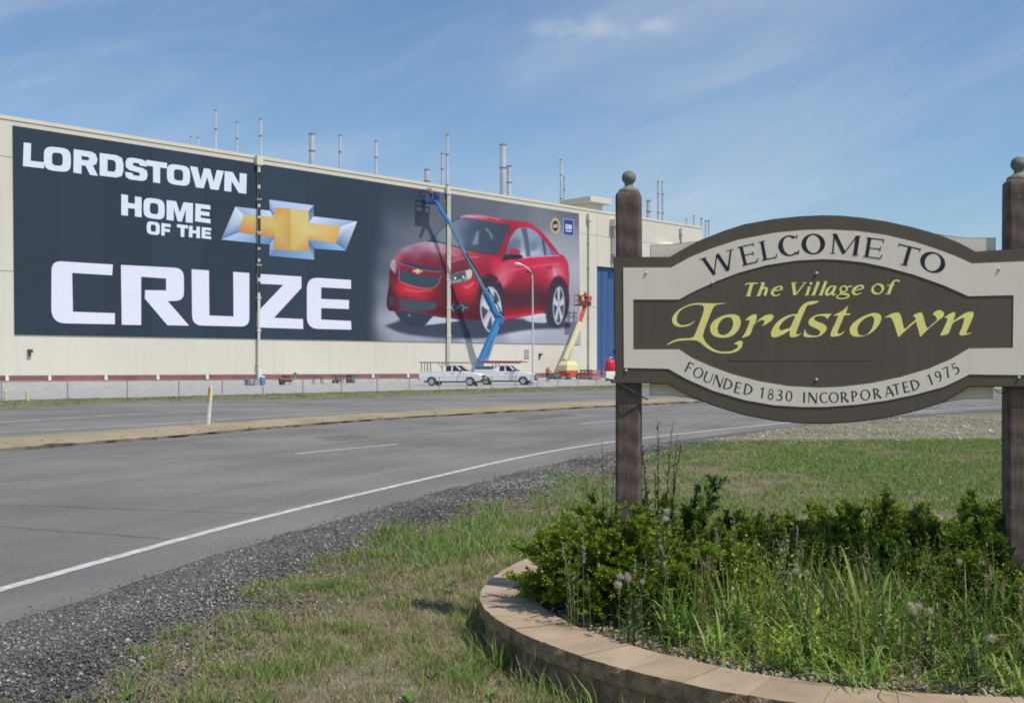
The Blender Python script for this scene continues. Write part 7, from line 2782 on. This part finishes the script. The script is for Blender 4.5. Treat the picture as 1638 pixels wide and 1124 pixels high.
def stalks(label, x, y, n, hgt, c0, c1, head, spread=0.10):
    n = max(4, int(n * 0.55))
    """dry upright seed stalks"""
    a = RNG.uniform(0, 6.28, n)
    h = hgt * RNG.uniform(0.65, 1.05, n)
    L = []
    for i in range(n):
        b = np.array([math.cos(a[i]) * RNG.uniform(0, spread), math.sin(a[i]) * RNG.uniform(0, spread), 0])
        ln = np.array([RNG.normal(-0.05, 0.12), RNG.normal(0, 0.08), 0]) * h[i]
        L.append([b + np.array([0, 0, h[i] * q]) + ln * q * q for q in np.linspace(0, 1, 6)])
    L = np.array(L)
    col = mixc(c0, c1, RNG.random(n))
    args = tubes(L, np.linspace(0.0026, 0.0012, 6)[None, :] * np.ones((n, 1)), col)
    if not head:
        st = raw_mesh("dry_stalks", *args, m_leaf)
        st.location = (x, y, 0.19)
        return tag(st, label, "stalks", "dry seed stalks in the planter")
    t = thing("dry_stalks", label, "stalks", (x, y, 0.19), group="dry seed stalks in the planter")
    st = raw_mesh("stems", *args, m_leaf)
    st.parent = t
    tag(st, kind="stuff")
    if head:
        tips = L[:, -1]
        m = 26
        B = np.repeat(tips, m, 0) + np.stack([np.zeros(n * m), np.zeros(n * m), RNG.uniform(-0.09, 0.0, n * m)], 1)
        D = rnd_unit(n * m) * 0.8 + np.array([0, 0, 0.9])
        hd_ = raw_mesh("seed_heads", *diamonds(B, D, rnd_unit(n * m), RNG.uniform(0.010, 0.022, n * m), RNG.uniform(0.004, 0.007, n * m), np.repeat(mixc(c1, (0.46, 0.42, 0.28), RNG.random(n)), m, 0)), m_leaf)
        hd_.parent = t
        tag(hd_, kind="stuff")
    return t


BRN, TANC = (0.22, 0.155, 0.085), (0.40, 0.34, 0.20)
stalks("brown dry stalks leaning left in front of the left sign post", 0.98, 5.40, 13, 0.66, BRN, TANC, False)
stalks("tan dry stalks right of the brown leaning ones", 1.18, 5.62, 12, 0.62, BRN, TANC, True)
stalks("pale dry seed stalks left of the planter's middle", 1.48, 5.75, 14, 0.52, (0.24, 0.22, 0.14), (0.40, 0.37, 0.27), True, 0.16)
stalks("short brown seed stalks in front of the olive juniper", 1.95, 5.85, 14, 0.48, BRN, TANC, True, 0.18)
stalks("grey seed stalks in front of the largest juniper, left ones", 0.36, 5.62, 6, 0.50, (0.14, 0.16, 0.09), (0.26, 0.27, 0.17), True, 0.14)
stalks("grey seed stalks in front of the largest juniper, right ones", 0.62, 5.50, 8, 0.44, (0.14, 0.16, 0.09), (0.26, 0.27, 0.17), True, 0.16)
stalks("tan seed stalks near the right edge of the picture", 2.30, 5.05, 12, 0.46, BRN, TANC, True, 0.18)
stalks("thin dry stalks low in front of the planter's middle", 1.72, 4.78, 10, 0.30, (0.26, 0.22, 0.14), TANC, False, 0.16)


def thistle(label, x, y, hgt, heads, fluff):
    t = leafy_weed("thistle", label, "thistle", x, y, 0.19, 3, hgt, 0.10, 0.022, (0.075, 0.10, 0.05), (0.14, 0.165, 0.085), 0.05, 12, "thistles gone to seed in the planter", 0.12, 0.45)
    for k in range(heads):
        a = RNG.uniform(0, 6.28)
        c0 = np.array([math.cos(a) * 0.06, math.sin(a) * 0.06, hgt * RNG.uniform(0.86, 1.04)])
        m = 420
        ax_ = rnd_unit(1)[0] * 0.7 + np.array([0, 0, 0.5])
        D = rnd_unit(m) + ax_
        fluff_ = fluff * RNG.uniform(0.4, 0.8)
        B = np.tile(c0, (m, 1)) + RNG.normal(0, fluff_ * 0.34, (m, 3))
        hd_ = raw_mesh("seed_fluff", *diamonds(B, D, rnd_unit(m), RNG.uniform(0.15, 0.5, m) * fluff_, np.full(m, 0.0021), np.tile([0.62, 0.56, 0.44], (m, 1)) * RNG.uniform(0.8, 1.1, (m, 1))), m_leaf)
        hd_.parent = t
        tag(hd_, kind="stuff")
    return t


thistle("thistle with white fluffy heads right below the left sign post", 0.77, 5.62, 0.64, 3, 0.026)
thistle("thistle with a big pale fluffy head low in front of the largest juniper", 0.60, 5.38, 0.34, 4, 0.038)
thistle("thistle with a large round white head low at the right, near the cap blocks", 2.02, 4.62, 0.26, 1, 0.042)
thistle("thistle with grey tufted heads right of the planter's middle", 1.92, 4.95, 0.30, 4, 0.034)
thistle("thistle with a tan fluffy head left of the strap leaf plant", 1.45, 5.40, 0.42, 3, 0.022)
thistle("thistle with a pale head in the shade near the right sign post", 2.40, 5.55, 0.42, 2, 0.028)

# ---- mixed low weeds filling the planter (nobody could count these)
n = 3600
P = np.stack([RNG.uniform(-0.2, 3.9, n), RNG.uniform(4.2, 8.4, n)], 1)
P = P[inside(P, INNER)]
di = np.min(np.linalg.norm(P[:, None, :] - INNER[None, ::4, :], axis=2), axis=1)
patch = nz(P[:, 0], P[:, 1], 0.33, 91)
k = RNG.random(len(P)) < np.clip((di - 0.03) / 0.22, 0, 1) * np.clip(0.35 + patch, 0, 1)
P, di, patch = P[k], di[k], patch[k]
n = len(P)
h = np.clip(0.07 + 0.34 * np.clip(di / 0.95, 0, 1) + RNG.normal(0, 0.05, n), 0.05, 0.50) * (0.75 + 0.5 * patch)
h *= np.where(P[:, 1] > 6.6, 0.72, 1.0)
kind = nz(P[:, 0], P[:, 1], 0.45, 92)
per = 16
lean = RNG.normal(0, 0.16, (n, 2)) * h[:, None]
q = np.linspace(0.12, 1.0, per)
ST = np.zeros((n, 5, 3))
for i, t_ in enumerate(np.linspace(0, 1, 5)):
    ST[:, i, :2] = P + lean * t_ ** 2
    ST[:, i, 2] = 0.19 + h * t_
hue = np.clip(kind * 1.5 - 0.3 + RNG.normal(0, 0.26, n), 0, 1)
cst = mixc(DG, YG, hue)
dead = RNG.random(n) < 0.07
cst[dead] = mixc((0.30, 0.25, 0.12), STRAW, RNG.random(dead.sum()))
stm = tubes(ST, np.linspace(0.0024, 0.001, 5)[None, :] * np.ones((n, 1)), cst * 0.9, 3)
B = np.zeros((n, per, 3))
B[:, :, :2] = P[:, None, :] + lean[:, None, :] * (q ** 2)[None, :, None]
B[:, :, 2] = 0.19 + h[:, None] * q[None, :]
an = np.arange(per)[None, :] * 2.4 + RNG.uniform(0, 6.28, (n, 1))
upv = RNG.uniform(0.1, 1.1, (n, 1)) * np.ones((1, per)) + RNG.normal(0, 0.2, (n, per))
D = np.stack([np.cos(an), np.sin(an), upv], 2)
wide = RNG.random(n) < 0.18
Ln = (np.where(wide, 0.062, 0.048)[:, None] * (1.2 - 0.75 * q)[None, :]) * RNG.uniform(0.5, 1.5, (n, per))
Ww = (np.where(wide, 0.024, 0.0085)[:, None] * (1.1 - 0.5 * q)[None, :]) * RNG.uniform(0.8, 1.2, (n, per))
C = np.repeat(cst[:, None, :], per, 1) * RNG.uniform(0.75, 1.3, (n, per, 1))
lv = diamonds(B.reshape(-1, 3), D.reshape(-1, 3), np.tile([0, 0, 1.0], (n * per, 1)) + rnd_unit(n * per) * 0.35, Ln.ravel(), Ww.ravel(), C.reshape(-1, 3))
# thin grass standing among them
m = 21000
Q = np.stack([RNG.uniform(-0.2, 3.9, m), RNG.uniform(4.2, 8.4, m)], 1)
Q = Q[inside(Q, INNER)]
dq = np.min(np.linalg.norm(Q[:, None, :] - INNER[None, ::4, :], axis=2), axis=1)
kk = RNG.random(len(Q)) < np.clip(dq / 0.4, 0.06, 1)
Q, dq = Q[kk], dq[kk]
m = len(Q)
a = RNG.uniform(0, 6.28, m)
el = np.radians(RNG.uniform(36, 86, m))
Dg = np.stack([np.cos(a) * np.cos(el), np.sin(a) * np.cos(el), np.sin(el)], 1)
tg = RNG.random(m)
cg = mixc((0.100, 0.200, 0.032), (0.290, 0.385, 0.075), tg)
cg *= (0.65 + 0.7 * nz(Q[:, 0], Q[:, 1], 0.22, 95))[:, None]
dd = RNG.random(m) < 0.16
cg[dd] = mixc(TANC, STRAW, RNG.random(dd.sum()))
gr = long_blades(np.stack([Q[:, 0], Q[:, 1], np.full(m, 0.19)], 1), Dg, RNG.uniform(0.55, 1.05, m) * (0.11 + 0.41 * np.clip(dq / 0.9, 0, 1)), RNG.uniform(0.0035, 0.0085, m), RNG.uniform(0.1, 0.9, m), cg, 4)
v, f, s, c = join(stm, lv, gr)
tag(raw_mesh("weeds", v, f, s, c, m_leaf), kind="stuff")
